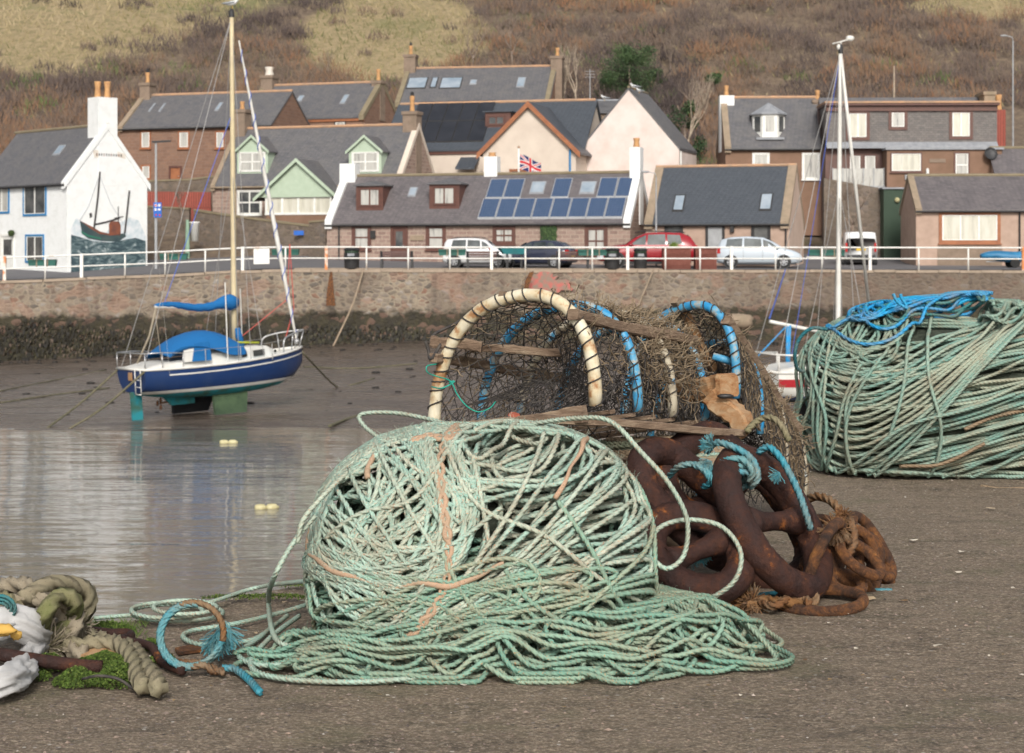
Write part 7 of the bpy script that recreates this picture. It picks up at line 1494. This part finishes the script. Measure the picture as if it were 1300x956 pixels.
# first creel
A1=P(551,545,5.75); B1=P(756,515,5.45); U=B1-A1; C1=P(652,377,5.60); Wv=C1-(A1+U*.5); V=P(895,534,6.12)-B1
t,arch,_,_,_,_=creel('lobster_creel','lobster creel with cream front hoop, propped on the mint rope heap and chain',A1,U,V,Wv,[(0,'cream_pipe',.0212),(.36,'blue_pipe',.0165),(.68,'worn_pipe',.0165),(1.0,'blue_pipe',.016)],3,mess=900)
m=MB(); n=700; r=random.Random(5)
for k in range(n):      # matted brown fibres on the near right flank
    th=r.uniform(1.9,2.95); v=r.uniform(.42,1.0); p=arch(th,v,r.uniform(1.0,1.05)); q=[p]; d=nrm(V*1.4+U*r.gauss(0,.35)-Wv*r.uniform(0,.5)+A(0,0,r.gauss(0,.15)))
    for i in range(4): d=nrm(d+A(r.gauss(0,.3),r.gauss(0,.3),r.gauss(0,.3))); q.append(q[-1]+d*r.uniform(.010,.028))
    m.tube(q,r.uniform(.0008,.002),3)
o=m.build('matted_fibres',M['netbrown'],t); o['kind']='stuff'
for k,(th,v0,v1,w_) in enumerate(((.52,-.06,1.02,.036),(2.42,-.05,1.03,.040),(1.50,-.02,1.0,.026))): plank(t,'wooden_rail',arch(th,v0,1.03),arch(th,v1,1.03),w_,w_*.9,'wood',k+3)
plank(t,'front_bar',P(547,432,5.74),P(612,440,5.73),.045,.036,'wood',8); plank(t,'front_bar',P(600,441,5.78),P(712,447,5.72),.030,.026,'wood',9)
plank(t,'base_board',P(528,545,5.66),P(742,529,5.33),.045,.030,'wood',11); plank(t,'base_board',P(690,531,5.30),P(937,549,5.92),.085,.026,'wood',12); plank(t,'base_board',P(742,520,5.34),P(640,536,5.50),.030,.024,'wood',13); plank(t,'base_board',A1+V*1.02,B1+V*1.02,.05,.02,'wood',14); plank(t,'base_board',A1-U*.03,A1+V*1.03,.06,.022,'wood',15)
for k in range(5): plank(t,'base_slat',A1+V*(.14+.18*k)-Wv*.03,B1+V*(.14+.18*k)-Wv*.03,.04,.014,'wood',20+k)
m=MB(); m.tube(spline([P(540,433,5.72),P(544,445,5.72),P(546,456,5.7),P(552,450,5.7),P(560,436,5.72)],.01),.006,6); m.tube(spline([P(545,436,5.72),P(552,424,5.74),P(580,410,5.78),P(600,395,5.8)],.01),.005,6); m.build('black_line',M['net'],t,True)
m=MB(); m.tube(spline([P(555,462,5.70),P(542,465,5.66),P(543,473,5.66),P(555,478,5.68),P(572,484,5.62),P(580,500,5.62),P(592,515,5.62),P(607,523,5.62),P(622,518,5.62),P(629,510,5.64)],.008),.0022,5); m.tube(spline([P(548,491,5.68),P(560,493,5.62),P(572,488,5.62),P(578,483,5.62),P(570,486,5.62)],.008),.0025,5); m.build('teal_twine',M['tealtwine'],t,True)
def frayed(mb,c,n,L,rad,seed,dirv=None,spread=1.0):
    r=random.Random(seed)
    for k in range(n):
        d=nrm(A(r.gauss(0,1),r.gauss(0,1),r.gauss(0,1))*spread+(dirv if dirv is not None else 0)); q=[np.asarray(c,float)]
        for i in range(4): d=nrm(d+A(r.gauss(0,.25),r.gauss(0,.25),r.gauss(-.05,.25))); q.append(q[-1]+d*L/4*r.uniform(.6,1.2))
        mb.tube(q,rad,3,False,r.random())
m=MB(); m.prism([P(645,528,5.36),P(649,525,5.36),P(655,526,5.36),P(660,528,5.36),P(652,530,5.36)],A(0,.02,.004)); tag(m.build('red_scrap',pm('faded_orange_plastic',(.38,.09,.05),None,9,.8)),'small orange red scrap lying on the base board inside the creel','scrap')
# second creel, tipped up behind
A2=P(792,530,6.85); B2=P(934,505,6.45); U=B2-A2; C2=P(868,390,6.62); Wv=C2-(A2+U*.5); V=P(1020,632,6.95)-B2
t2,arch2,_,_,_,_=creel('lobster_creel','second lobster creel with blue hoops, tipped up behind the first one and netted in brown',A2,U,V,Wv,[(0,'blue_pipe',.017),(.34,'blue_pipe',.015),(.7,'worn_pipe',.015),(1.0,'worn_pipe',.015)],9,mess=1500,front_net=2)
for k,(th,v0,v1,w_) in enumerate(((.60,-.04,1.02,.034),(2.40,-.03,1.03,.036),(1.50,-.05,1.0,.030))): plank(t2,'wooden_rail',arch2(th,v0,1.03),arch2(th,v1,1.03),w_,w_,'wood',k+33)
plank(t2,'inner_strut',P(868,395,6.66),P(905,470,6.72),.035,.03,'wood2',41)
m=MB(); m.tube([P(905,452,6.5),P(925,458,6.5),P(945,466,6.55),P(955,480,6.6)],.014,8); m.tube([P(955,500,6.62),P(962,520,6.65),P(965,545,6.7)],.014,8); m.build('blue_stay',M['blue_pipe'],t2,True)
m=MB(); r=random.Random(12)
for k in range(1300):
    th=r.uniform(2.05,3.14); v=r.uniform(.1,.98); q=[arch2(th,v,r.uniform(1.0,1.03))]; dv=r.gauss(.03,.03); dt_=r.gauss(0,.05)
    for i in range(4): th+=dt_; v+=dv; dv+=r.gauss(0,.02); dt_+=r.gauss(0,.03); q.append(arch2(min(th,3.14),min(v,1.03),r.uniform(1.0,1.045)))
    m.tube(q,r.uniform(.0010,.0028),3)
o=m.build('matted_fibres',M['netbrown'],t2); o['kind']='stuff'
# worn tan timber block wedged between the creels
tb=thing('timber_block','worn orange tan timber block wedged between the two creels','timber',P(920,530,6.1)); plank(tb,'timber',P(858,492,6.25),P(925,492,6.02),.085,.075,'wood2',51,16); plank(tb,'timber',P(905,500,6.06),P(950,548,6.0),.075,.07,'wood2',52,12)
m=MB(); m.ball(P(921,503,5.985),(.030,.012,.009),8,5); m.build('knot_hole',M['darkframe'],tb,True)
# brown rope coil under the first creel
br=thing('brown_rope','brown and green rope turns packed beneath the creel above the big chain','rope',P(870,600,5.9)); m=MB(); g=MB()
for k in range(13):
    y=556+k*3.6; D_=5.88-.012*k; x0=790+rnd.uniform(-8,8); x1=928-k*1.2+rnd.uniform(-6,6)
    rope(g if k%4==3 else m,spline([P(x0,y+4,D_+.05),P(x0+45,y+2+rnd.uniform(-2,2),D_-.02),P(x1-30,y-2,D_-.03),P(x1,y-4,D_),P(x1+5,y-1,D_+.16),P(x1-60,y,D_+.3),P(x0,y+2,D_+.3),P(x0-20,y+3,D_+.15)],.01,True),.0105,True,rnd.random())
m.build('coil',M['brownrope'],br,True); g.build('green_turns',M['olive'],br,True)
# a crate-like stack of slats that carries the creels from beneath
pl=thing('pallet','old weathered wooden pallet pieces under the first creel','pallet',A(.15,6.1,0))
for k in range(4): plank(pl,'board',A(-.25,5.75+.16*k,.40),A(.62,5.88+.16*k,.38),.10,.022,'wood',61+k)
for x in (-.12,.2,.5): plank(pl,'bearer',A(x,5.68,.0),A(x,5.72,.39),.07,.07,'wood',70+int(x*10),10,None,A(1,0,0)); plank(pl,'bearer',A(x,6.35,.0),A(x,6.3,.37),.07,.07,'wood',75+int(x*10),10,None,A(1,0,0))
# grey rag and pipe end near the timber
m=MB(); rope(m,spline([P(948,548,5.86),P(962,534,5.9),P(978,530,5.88),P(992,540,5.85),P(1002,560,5.83)],.01),.013,False,.9); tag(m.build('grey_rope',M['greyrope'],None,True),'short bend of old grey rope lying between the timber block and the big chain','rope')

# ================================================================== big rusty stud link chain
def link(t,c,ax,by,rad,name='link',stud=True,mat='rust',nstep=56,studr=.85):
    """oval link: long half axis ax, short half axis by"""
    c=np.asarray(c,float); ax=np.asarray(ax,float); by=np.asarray(by,float); la,lb=np.linalg.norm(ax),np.linalg.norm(by); a=ax/la; by=by-a*(by@a); b=by/np.linalg.norm(by); s=la-lb; pts=[]
    for k in range(nstep):
        q=2*math.pi*k/nstep; x=lb*math.cos(q)+math.copysign(s,math.cos(q))*(min(1,abs(math.cos(q))*3)); pts.append(c+a*x+b*lb*math.sin(q)*(1-.10*abs(math.cos(q))))
    pts=resample(np.array(pts),rad*.22,True); m=MB(); T,N=frames(pts,True); nn=22; an=np.arange(nn)*2*np.pi/nn; I_=np.arange(len(pts))[:,None]; wv_=(I_*2*np.pi/len(pts)); sd=rnd.uniform(0,50)
    nz=1+.14*(fbm(6*np.cos(wv_)+1.6*np.cos(an)[None]+sd,6*np.sin(wv_)+1.6*np.sin(an)[None]+sd,4)-.47)+.05*(NR.random((len(pts),nn))-.5); prof=np.stack([rad*nz*np.cos(an)[None],rad*nz*np.sin(an)[None]],-1); m.ring(pts,T,N,prof,None,True); o=m.build(name,M[mat],t,True)
    if stud:
        m=MB(); w=lb-rad*.6; m.tube([c-b*w,c-b*w*.75,c-b*w*.4,c,c+b*w*.4,c+b*w*.75,c+b*w],[rad*1.15,rad*.95,rad*.7,rad*.62,rad*.7,rad*.95,rad*1.15],14); m.build('stud',M[mat],o,True)
    return o
ch=thing('mooring_chain','massive dark rusty stud link mooring chain heaped beside the mint rope','chain',P(950,750,5.45))
RB=.046
def lk(c,e1,e2,w1,w2,rad=RB,**k): return link(ch,c,(np.asarray(e2)-np.asarray(e1))*.5,(np.asarray(w2)-np.asarray(w1))*.5,rad,**k)
lk(P(981,662,5.42),P(938,578,5.52),P(1020,742,5.32),P(946,674,5.28),P(1016,650,5.58))                     # standing link in front
lk(P(884,700,5.30),P(850,655,5.42),P(922,742,5.22),P(838,716,5.26),P(930,682,5.36))                       # lying link, open towards the lens
lk(P(880,640,5.56),P(818,585,5.56),P(945,700,5.60),P(868,668,5.50),P(900,612,5.68),stud=False)            # link leaning behind
lk(P(890,600,5.74),P(850,640,5.62),P(930,585,5.90),P(872,570,5.74),P(915,640,5.74),stud=False)
lk(P(966,668,5.74),P(925,605,5.80),P(1006,738,5.64),P(930,690,5.70),P(1002,646,5.78),stud=False)  # extra link added behind to darken the gap in the standing link
# turquoise lashings on the chain
tq=thing('turquoise_rope','frayed turquoise rope knotted round the top of the big rusty chain','rope',P(940,600,5.45)); m=MB()
def ringc(c,u,w_,n,r,rad,mb): 
    u=nrm(u); w_=nrm(w_-u*(w_@u))
    for k in range(n): rope(mb,np.array([c+u*0+(u*math.cos(q)+w_*math.sin(q))*r*(1+.05*math.sin(3*q+k))+np.cross(u,w_)*(k-(n-1)/2)*rad*1.9 for q in np.linspace(0,6.28,36)[:-1]]),rad,True,rnd.random())
ax=nrm(P(1018,738,5.30)-P(936,588,5.55)); ringc(P(931,603,5.44),A(1,0,.15),np.cross(ax,A(1,0,.15)),3,RB+.014,.0115,m); m.build('lashing',M['turq'],tq,True); m=MB()
rope(m,spline([P(848,606,5.50),P(862,592,5.44),P(884,590,5.42),P(900,600,5.40),P(910,622,5.37),P(916,640,5.38),P(914,650,5.45)],.01),.0115,False,.4); rope(m,spline([P(880,590,5.42),P(893,596,5.40),P(902,612,5.40),P(893,618,5.44)],.01),.0115,False,.3)
rope(m,spline([P(897,574,5.50),P(908,562,5.46),P(925,565,5.43),P(945,575,5.42),P(958,588,5.42),P(962,608,5.40),P(952,618,5.42)],.01),.0125,False,.2); rope(m,spline([P(905,596,5.44),P(920,585,5.40),P(942,583,5.39),P(955,598,5.38),P(950,612,5.40)],.01),.012,False,.6)
m.build('knotted_ends',M['turq'],tq,True); m=MB(); rope(m,spline([P(962,575,5.52),P(975,567,5.50),P(990,580,5.47),P(1003,602,5.45),P(1015,628,5.44),P(1023,652,5.43),P(1029,672,5.44)],.01),.0125,False,.1); m.build('hanging_end',M['turq'],tq,True); m=MB(); rope(m,spline([P(855,740,5.45),P(935,756,5.42),P(1005,752,5.45)],.01),.010,False,.1); m.build('ground_turn',M['turq'],tq,True); m=MB(); rope(m,spline([P(1085,752,5.60),P(1110,750,5.58),P(1132,750,5.58)],.01),.0095,False,.1)
m.build('ground_end',M['turq'],tq,True); m=MB(); frayed(m,P(904,586,5.42),170,.05,.0010,4,A(-1.2,-.2,-.9),.5); frayed(m,P(905,566,5.44),130,.045,.0010,5,A(-.9,-.1,.5),.5); frayed(m,P(990,600,5.46),70,.04,.0010,6,A(-1,-.2,-.8),.5); frayed(m,P(880,690,5.40),150,.08,.0014,7,A(.9,-.4,-1.0),.5); o=m.build('frayed_ends',M['turq'],tq); o['kind']='stuff'
# smaller, orange brown chain with rusted rope
sc_=thing('small_chain','smaller orange brown rusty chain tangled with rusted rope beside the big links','chain',P(1060,740,5.5)); RS=.0175
def sl(c,e1,e2,w1,w2,rad=RS): return link(sc_,c,(e2-e1)*.46,(w2-w1)*.5,rad,stud=False,mat='rust2',nstep=40)
sl(P(1043,762,5.32),P(1006,766,5.30),P(1080,757,5.36),P(1038,746,5.44),P(1046,774,5.22))
sl(P(1046,708,5.42),P(1022,752,5.38),P(1068,668,5.50),P(1040,700,5.30),P(1056,712,5.50)); sl(P(1082,705,5.55),P(1055,720,5.50),P(1110,690,5.62),P(1078,675,5.55),P(1088,738,5.52))
sl(P(1098,722,5.62),P(1090,768,5.52),P(1108,682,5.70),P(1085,722,5.60),P(1114,722,5.66)); sl(P(1070,735,5.62),P(1050,770,5.60),P(1092,700,5.68),P(1060,735,5.55),P(1085,740,5.72)); sl(P(1108,740,5.68),P(1085,752,5.62),P(1128,728,5.74),P(1105,725,5.70),P(1110,755,5.66)); sl(P(1060,690,5.66),P(1035,700,5.62),P(1086,676,5.72),P(1058,670,5.66),P(1064,712,5.66)); sl(P(1038,735,5.58),P(1020,720,5.60),P(1060,750,5.56),P(1030,752,5.56),P(1046,720,5.6))
for e1,e2,w1,w2 in ((P(1090,752,5.42),P(1060,728,5.5),P(1068,748,5.42),P(1084,730,5.5)),(P(1118,712,5.72),P(1096,676,5.74),P(1098,700,5.66),P(1118,690,5.8)),(P(1030,708,5.62),P(1062,742,5.5),P(1038,735,5.5),P(1052,716,5.62)),(P(1075,700,5.46),P(1108,716,5.5),P(1088,722,5.42),P(1094,698,5.54)),(P(1120,752,5.66),P(1100,722,5.62),P(1102,742,5.56),P(1120,734,5.7)),(P(1050,668,5.72),P(1086,690,5.66),P(1062,688,5.62),P(1072,670,5.76))): sl((e1+e2)/2,e1,e2,w1,w2)
rr=MB(); rope(rr,spline([P(1026,634,5.75),P(1036,630,5.72),P(1052,634,5.66),P(1064,645,5.6),P(1070,660,5.56),P(1074,680,5.5),P(1078,695,5.48)],.01),.016,False,.3); rope(rr,spline([P(1078,690,5.47),P(1070,676,5.46),P(1064,662,5.48),P(1072,652,5.52),P(1082,668,5.5),P(1084,690,5.48),P(1075,706,5.46)],.01),.015,False,.6)
rope(rr,spline([PG(948,778)+A(0,0,.02),PG(970,774)+A(0,0,.03),PG(1000,778)+A(0,0,.03),PG(1024,774)+A(0,0,.03),PG(1032,762)+A(0,0,.05)],.01),.018,False,.2); rope(rr,spline([PG(955,772)+A(0,0,.025),PG(985,782)+A(0,0,.03),PG(1012,772)+A(0,0,.05),PG(1028,780)+A(0,0,.03)],.01),.014,False,.5)
for k in range(3): rope(rr,np.array([PG(1021,774)+A(.004*k,0,.03)+A(math.cos(q)*.032,math.cos(q)*.01,math.sin(q)*.032) for q in np.linspace(0,6.28,24)[:-1]]),.011,True,.4)
rr.build('rusted_rope',M['rustrope'],sc_,True); m=MB(); frayed(m,PG(952,776)+A(0,0,.025),260,.07,.0016,14,A(-.8,-.2,0)); frayed(m,P(1062,672,5.46),160,.06,.0014,15,A(-.3,-.2,-.6)); frayed(m,P(1070,655,5.5),90,.04,.0012,16); o=m.build('frayed_strands',M['rustrope'],sc_); o['kind']='stuff'

# ================================================================== bottom left: old hawsers, sack, rusty bar, moss
hw=thing('old_hawser','thick old grey hawser with mossy turns piled at the bottom left corner','rope',PG(90,830)); m=MB(); g=MB()
def Z(px,py,z): D=F*(CH-z)/(py-HY); return P(px,py,D)
m2=[spline([Z(-60,770,.10),Z(-10,748,.16),Z(30,742,.18),Z(62,756,.16),Z(80,784,.10),Z(70,800,.05),Z(35,806,.05)],.012),spline([Z(-40,790,.10),Z(5,768,.15),Z(45,762,.16),Z(90,770,.13),Z(96,800,.07),Z(82,812,.04),Z(94,826,.03),Z(108,830,.03)],.012),
    spline([Z(30,760,.17),Z(62,742,.19),Z(95,743,.17),Z(113,753,.14),Z(110,775,.09),Z(98,790,.05),Z(100,802,.03),Z(130,812,.03),Z(165,822,.03),Z(180,842,.03),Z(196,862,.03),Z(202,874,.03)],.012),
    spline([Z(86,790,.08),Z(84,812,.05),Z(96,820,.04),Z(118,816,.05),Z(150,818,.05),Z(168,838,.04),Z(174,858,.03),Z(182,872,.03)],.012),spline([Z(-30,812,.06),Z(10,800,.06),Z(50,804,.05),Z(80,822,.03)],.012)]
for k,p in enumerate(m2): rope(m,p,.026 if k<3 else .024,False,rnd.uniform(0,.8),lay=3.7)
rope(g,spline([Z(52,800,.08),Z(58,776,.15),Z(78,756,.175),Z(94,762,.16),Z(92,784,.10),Z(72,806,.06),Z(52,812,.04)],.012),.025,False,.3,lay=3.7); rope(g,spline([Z(-40,760,.16),Z(0,758,.17),Z(18,770,.15),Z(24,790,.10),Z(12,806,.07)],.012),.024,False,.6,lay=3.7); rope(g,spline([Z(24,792,.06),Z(44,788,.08),Z(64,792,.06),Z(66,808,.04)],.012),.022,False,.6,lay=3.7)
m.build('grey_turns',M['greyrope'],hw,True); g.build('mossy_turns',M['mossrope'],hw,True); m=MB()
frayed(m,Z(60,800,.06),200,.07,.0016,31,A(.2,-.5,-.3)); frayed(m,Z(100,798,.05),160,.06,.0014,32,A(.2,-.5,-.3)); frayed(m,Z(62,824,.03),180,.09,.0018,33,A(.4,-.4,0)); o=m.build('frayed_fibres',M['greyrope'],hw); o['kind']='stuff'
m=MB()
for k in range(3): rope(m,np.array([Z(6,768,.17)+A(0,-.03-.004*k,0)+A(math.cos(q)*(.016+.011*k),-.01*math.sin(q),math.sin(q)*(.014+.010*k)) for q in np.linspace(0,6.28,26)[:-1]]),.0055,True,.5)
tag(m.build('rope_coil',M['darkteal'],None,True),'small coil of dark teal cord on the mossy hawser at the left edge','rope')
# sack: crumpled sheet with thickness
sk=MB(); n1,n2=60,44; u=np.linspace(0,1,n1); v=np.linspace(0,2*np.pi,n2,endpoint=False); pth=spline([Z(-60,812,.07),Z(-20,800,.11),Z(15,792,.12),Z(40,800,.10),Z(46,816,.05),Z(34,840,.04),Z(24,856,.035),Z(4,866,.05),Z(-30,874,.04)],.01); pth=pth[np.linspace(0,len(pth)-1,n1).astype(int)]; T,N=frames(pth); B=np.cross(T,N)
rad=.046*np.interp(u,[0,.2,.45,.6,.8,1],[1,1.1,.75,.65,.95,.7]); vv=[]
for i in range(n1):
    rr_=rad[i]*.86*(1+.62*(fbm(np.cos(v)*3.2+i*.28,np.sin(v)*3.2+i*.16+3,4)-.47)*2+.10*np.abs(np.sin(v*4+i*.22+1.2*np.sin(i*.3)))); vv.append(pth[i]+(N[i]*np.cos(v)[:,None]+B[i]*np.sin(v)[:,None])*rr_[:,None])
vv=np.array(vv); vv[...,2]=np.maximum(vv[...,2],.004); i=np.arange(n1-1)[:,None]; j=np.arange(n2)[None,:]; sk.add(vv.reshape(-1,3),np.stack([i*n2+j,i*n2+(j+1)%n2,(i+1)*n2+(j+1)%n2,(i+1)*n2+j],-1).reshape(-1,4)); tag(sk.build('sack',M['cloth'],None,True),'crumpled white woven sack stuffed under the hawser at the left edge','sack')
m=MB(); m.ball(Z(6,800,.13),(.030,.016,.014),12,8,0,.6); m.ball(Z(20,806,.11),(.014,.012,.012),9,6,0,.6); tag(m.build('yellow_sponge',M['ochre'],None,True),'torn yellow sponge scrap on the white sack','scrap')
m=MB(); p=spline([Z(-40,824,.075),Z(20,834,.06),Z(60,840,.045),Z(100,845,.035),Z(130,847,.03)],.02); m.tube(p,.0175,12); tag(m.build('iron_bar',M['rust'],None,True),'thick rusty iron bar pointing out from under the white sack','bar')
m=MB(); p=spline([Z(100,798,.02),Z(140,803,.025),Z(162,803,.022),Z(166,808,.02),Z(155,812,.02),Z(190,820,.02),Z(206,840,.015),Z(232,852,.015)],.02); m.tube(p,.012,9); tag(m.build('bent_bar',M['rust'],None,True),'thin bent rusty bar lying behind the grey hawser','bar')
m=MB(); m.prism([Z(92,834,.02),Z(120,824,.03),Z(158,828,.03),Z(165,836,.02),Z(120,842,.015)],A(0,0,.012)); tag(m.build('bark_scrap',M['wood2'],None),'flat orange brown scrap of bark beside the grey hawser','scrap')
m=MB(); m.prism([PG(222,826),PG(250,820),PG(258,822),PG(256,828),PG(226,832)],A(0,0,.008)); tag(m.build('bark_scrap',M['rust2'],None),'rust coloured scrap inside the teal rope ring','scrap')
# teal and rusty ring of rope with a frayed tassel
rg=thing('rope_ring','ring of teal and rusty rope with a bushy frayed end','rope',PG(243,850)); a=MB(); b=MB(); c=Z(243,806,.10); w_=nrm(A(0,.35,1))
ring=lambda q,k=1.0: c+A(.083*k,0,0)*math.cos(q)+w_*.083*k*math.sin(q)
rope(a,np.array([ring(q) for q in np.linspace(1.9,4.9,50)]),.0095,False,.3); rope(a,np.array([ring(q,.93) for q in np.linspace(1.4,5.9,60)]),.008,False,.5); rope(b,np.array([ring(q) for q in np.linspace(-.2,2.0,40)]),.0095,False,.3); rope(b,spline([ring(4.8),ring(5.2)+A(0,-.01,0),PG(270,858)+A(0,0,.01),PG(284,856)+A(0,0,.01)],.01),.010,False,.6); rope(b,spline([PG(205,845)+A(0,0,.01),PG(235,850)+A(0,0,.02),PG(262,852)+A(0,0,.02),PG(284,860)+A(0,0,.01)],.01),.009,False,.6)
rope(a,spline([Z(282,792,.08),Z(283,810,.07),Z(275,830,.04),Z(262,840,.02)],.01),.010,False,.4)
a.build('teal_strands',M['turq'],rg,True); b.build('rusty_strands',M['rustrope'],rg,True); m=MB(); frayed(m,Z(284,788,.10),300,.085,.0012,51,A(.15,-.2,-1.6),.30); frayed(m,Z(276,800,.08),200,.075,.0012,52,A(-.1,-.2,-1.4),.35); o=m.build('tassel',M['turq'],rg); o['kind']='stuff'
m=MB(); rope(m,spline([PG(282,855)+A(0,0,.014),PG(298,856)+A(0,0,.014),PG(315,868)+A(0,0,.012),PG(330,885)+A(0,0,.012)],.01),.0105,False,.1); tag(m.build('blue_rope_end',M['turq'],None,True),'short pale blue rope end on the ground below the frayed ring','rope')
m=MB(); m.tube(spline([Z(105,862,.03),Z(125,858,.045),Z(150,862,.035),Z(170,875,.01)],.01),.004,6); tag(m.build('wire_loop',M['net'],None,True),'dark wire loop over the moss at the bottom edge','wire')
# moss cushions
ms=MB()
def moss(px,py,rx,ry,n,h=.05):
    c=PG(px,py); q=NR.random(n)**.5; a_=NR.uniform(0,6.28,n); x=c[0]+rx*q*np.cos(a_); y=c[1]+ry*q*np.sin(a_); z=h*(1-q**2)*(.4+.9*fbm(x*22,y*22,3)); s=NR.uniform(.003,.009,n); d=NR.normal(size=(n,3)); d/=np.linalg.norm(d,axis=1,keepdims=True); e_=np.cross(d,NR.normal(size=(n,3))); e_/=np.linalg.norm(e_,axis=1,keepdims=True)
    p=np.stack([x,y,z+.004],1); v=np.stack([p,p+d*s[:,None],p+d*s[:,None]*.5+e_*s[:,None]*.8],1).reshape(-1,3); ms.add(v,np.arange(3*n).reshape(-1,3),np.repeat(np.clip(NR.normal(.5,.25,n),.01,1),3))
for a_ in ((128,858,.09,.055,12000,.065),(150,868,.06,.05,3500,.05),(98,868,.06,.05,3000,.04),(60,850,.05,.04,2500,.04),(40,862,.05,.03,1500,.03),(136,800,.08,.025,1600,.02),(120,822,.05,.02,1200,.02),(165,838,.035,.03,1200,.02),(190,822,.02,.06,1300,.02),(335,760,.20,.02,1100,.010),(205,838,.03,.05,700,.015),(375,745,.10,.02,700,.012)): moss(*a_)
n=380; x=NR.uniform(108,185,n); q=np.array([PG(a_,b_) for a_,b_ in zip(x,NR.uniform(790,806,n))]); blades(ms,q[:,0]+NR.normal(0,.02,n),q[:,1]-abs(NR.normal(0,.05,n)),q[:,2],NR.uniform(.008,.035,n),NR.uniform(.0015,.003,n),.9,NR.uniform(.0,.8,n))
pass
tag(ms.build('moss',M['moss']),'bright green moss and grass cushions on the near quay at the bottom left','moss',kind='stuff')
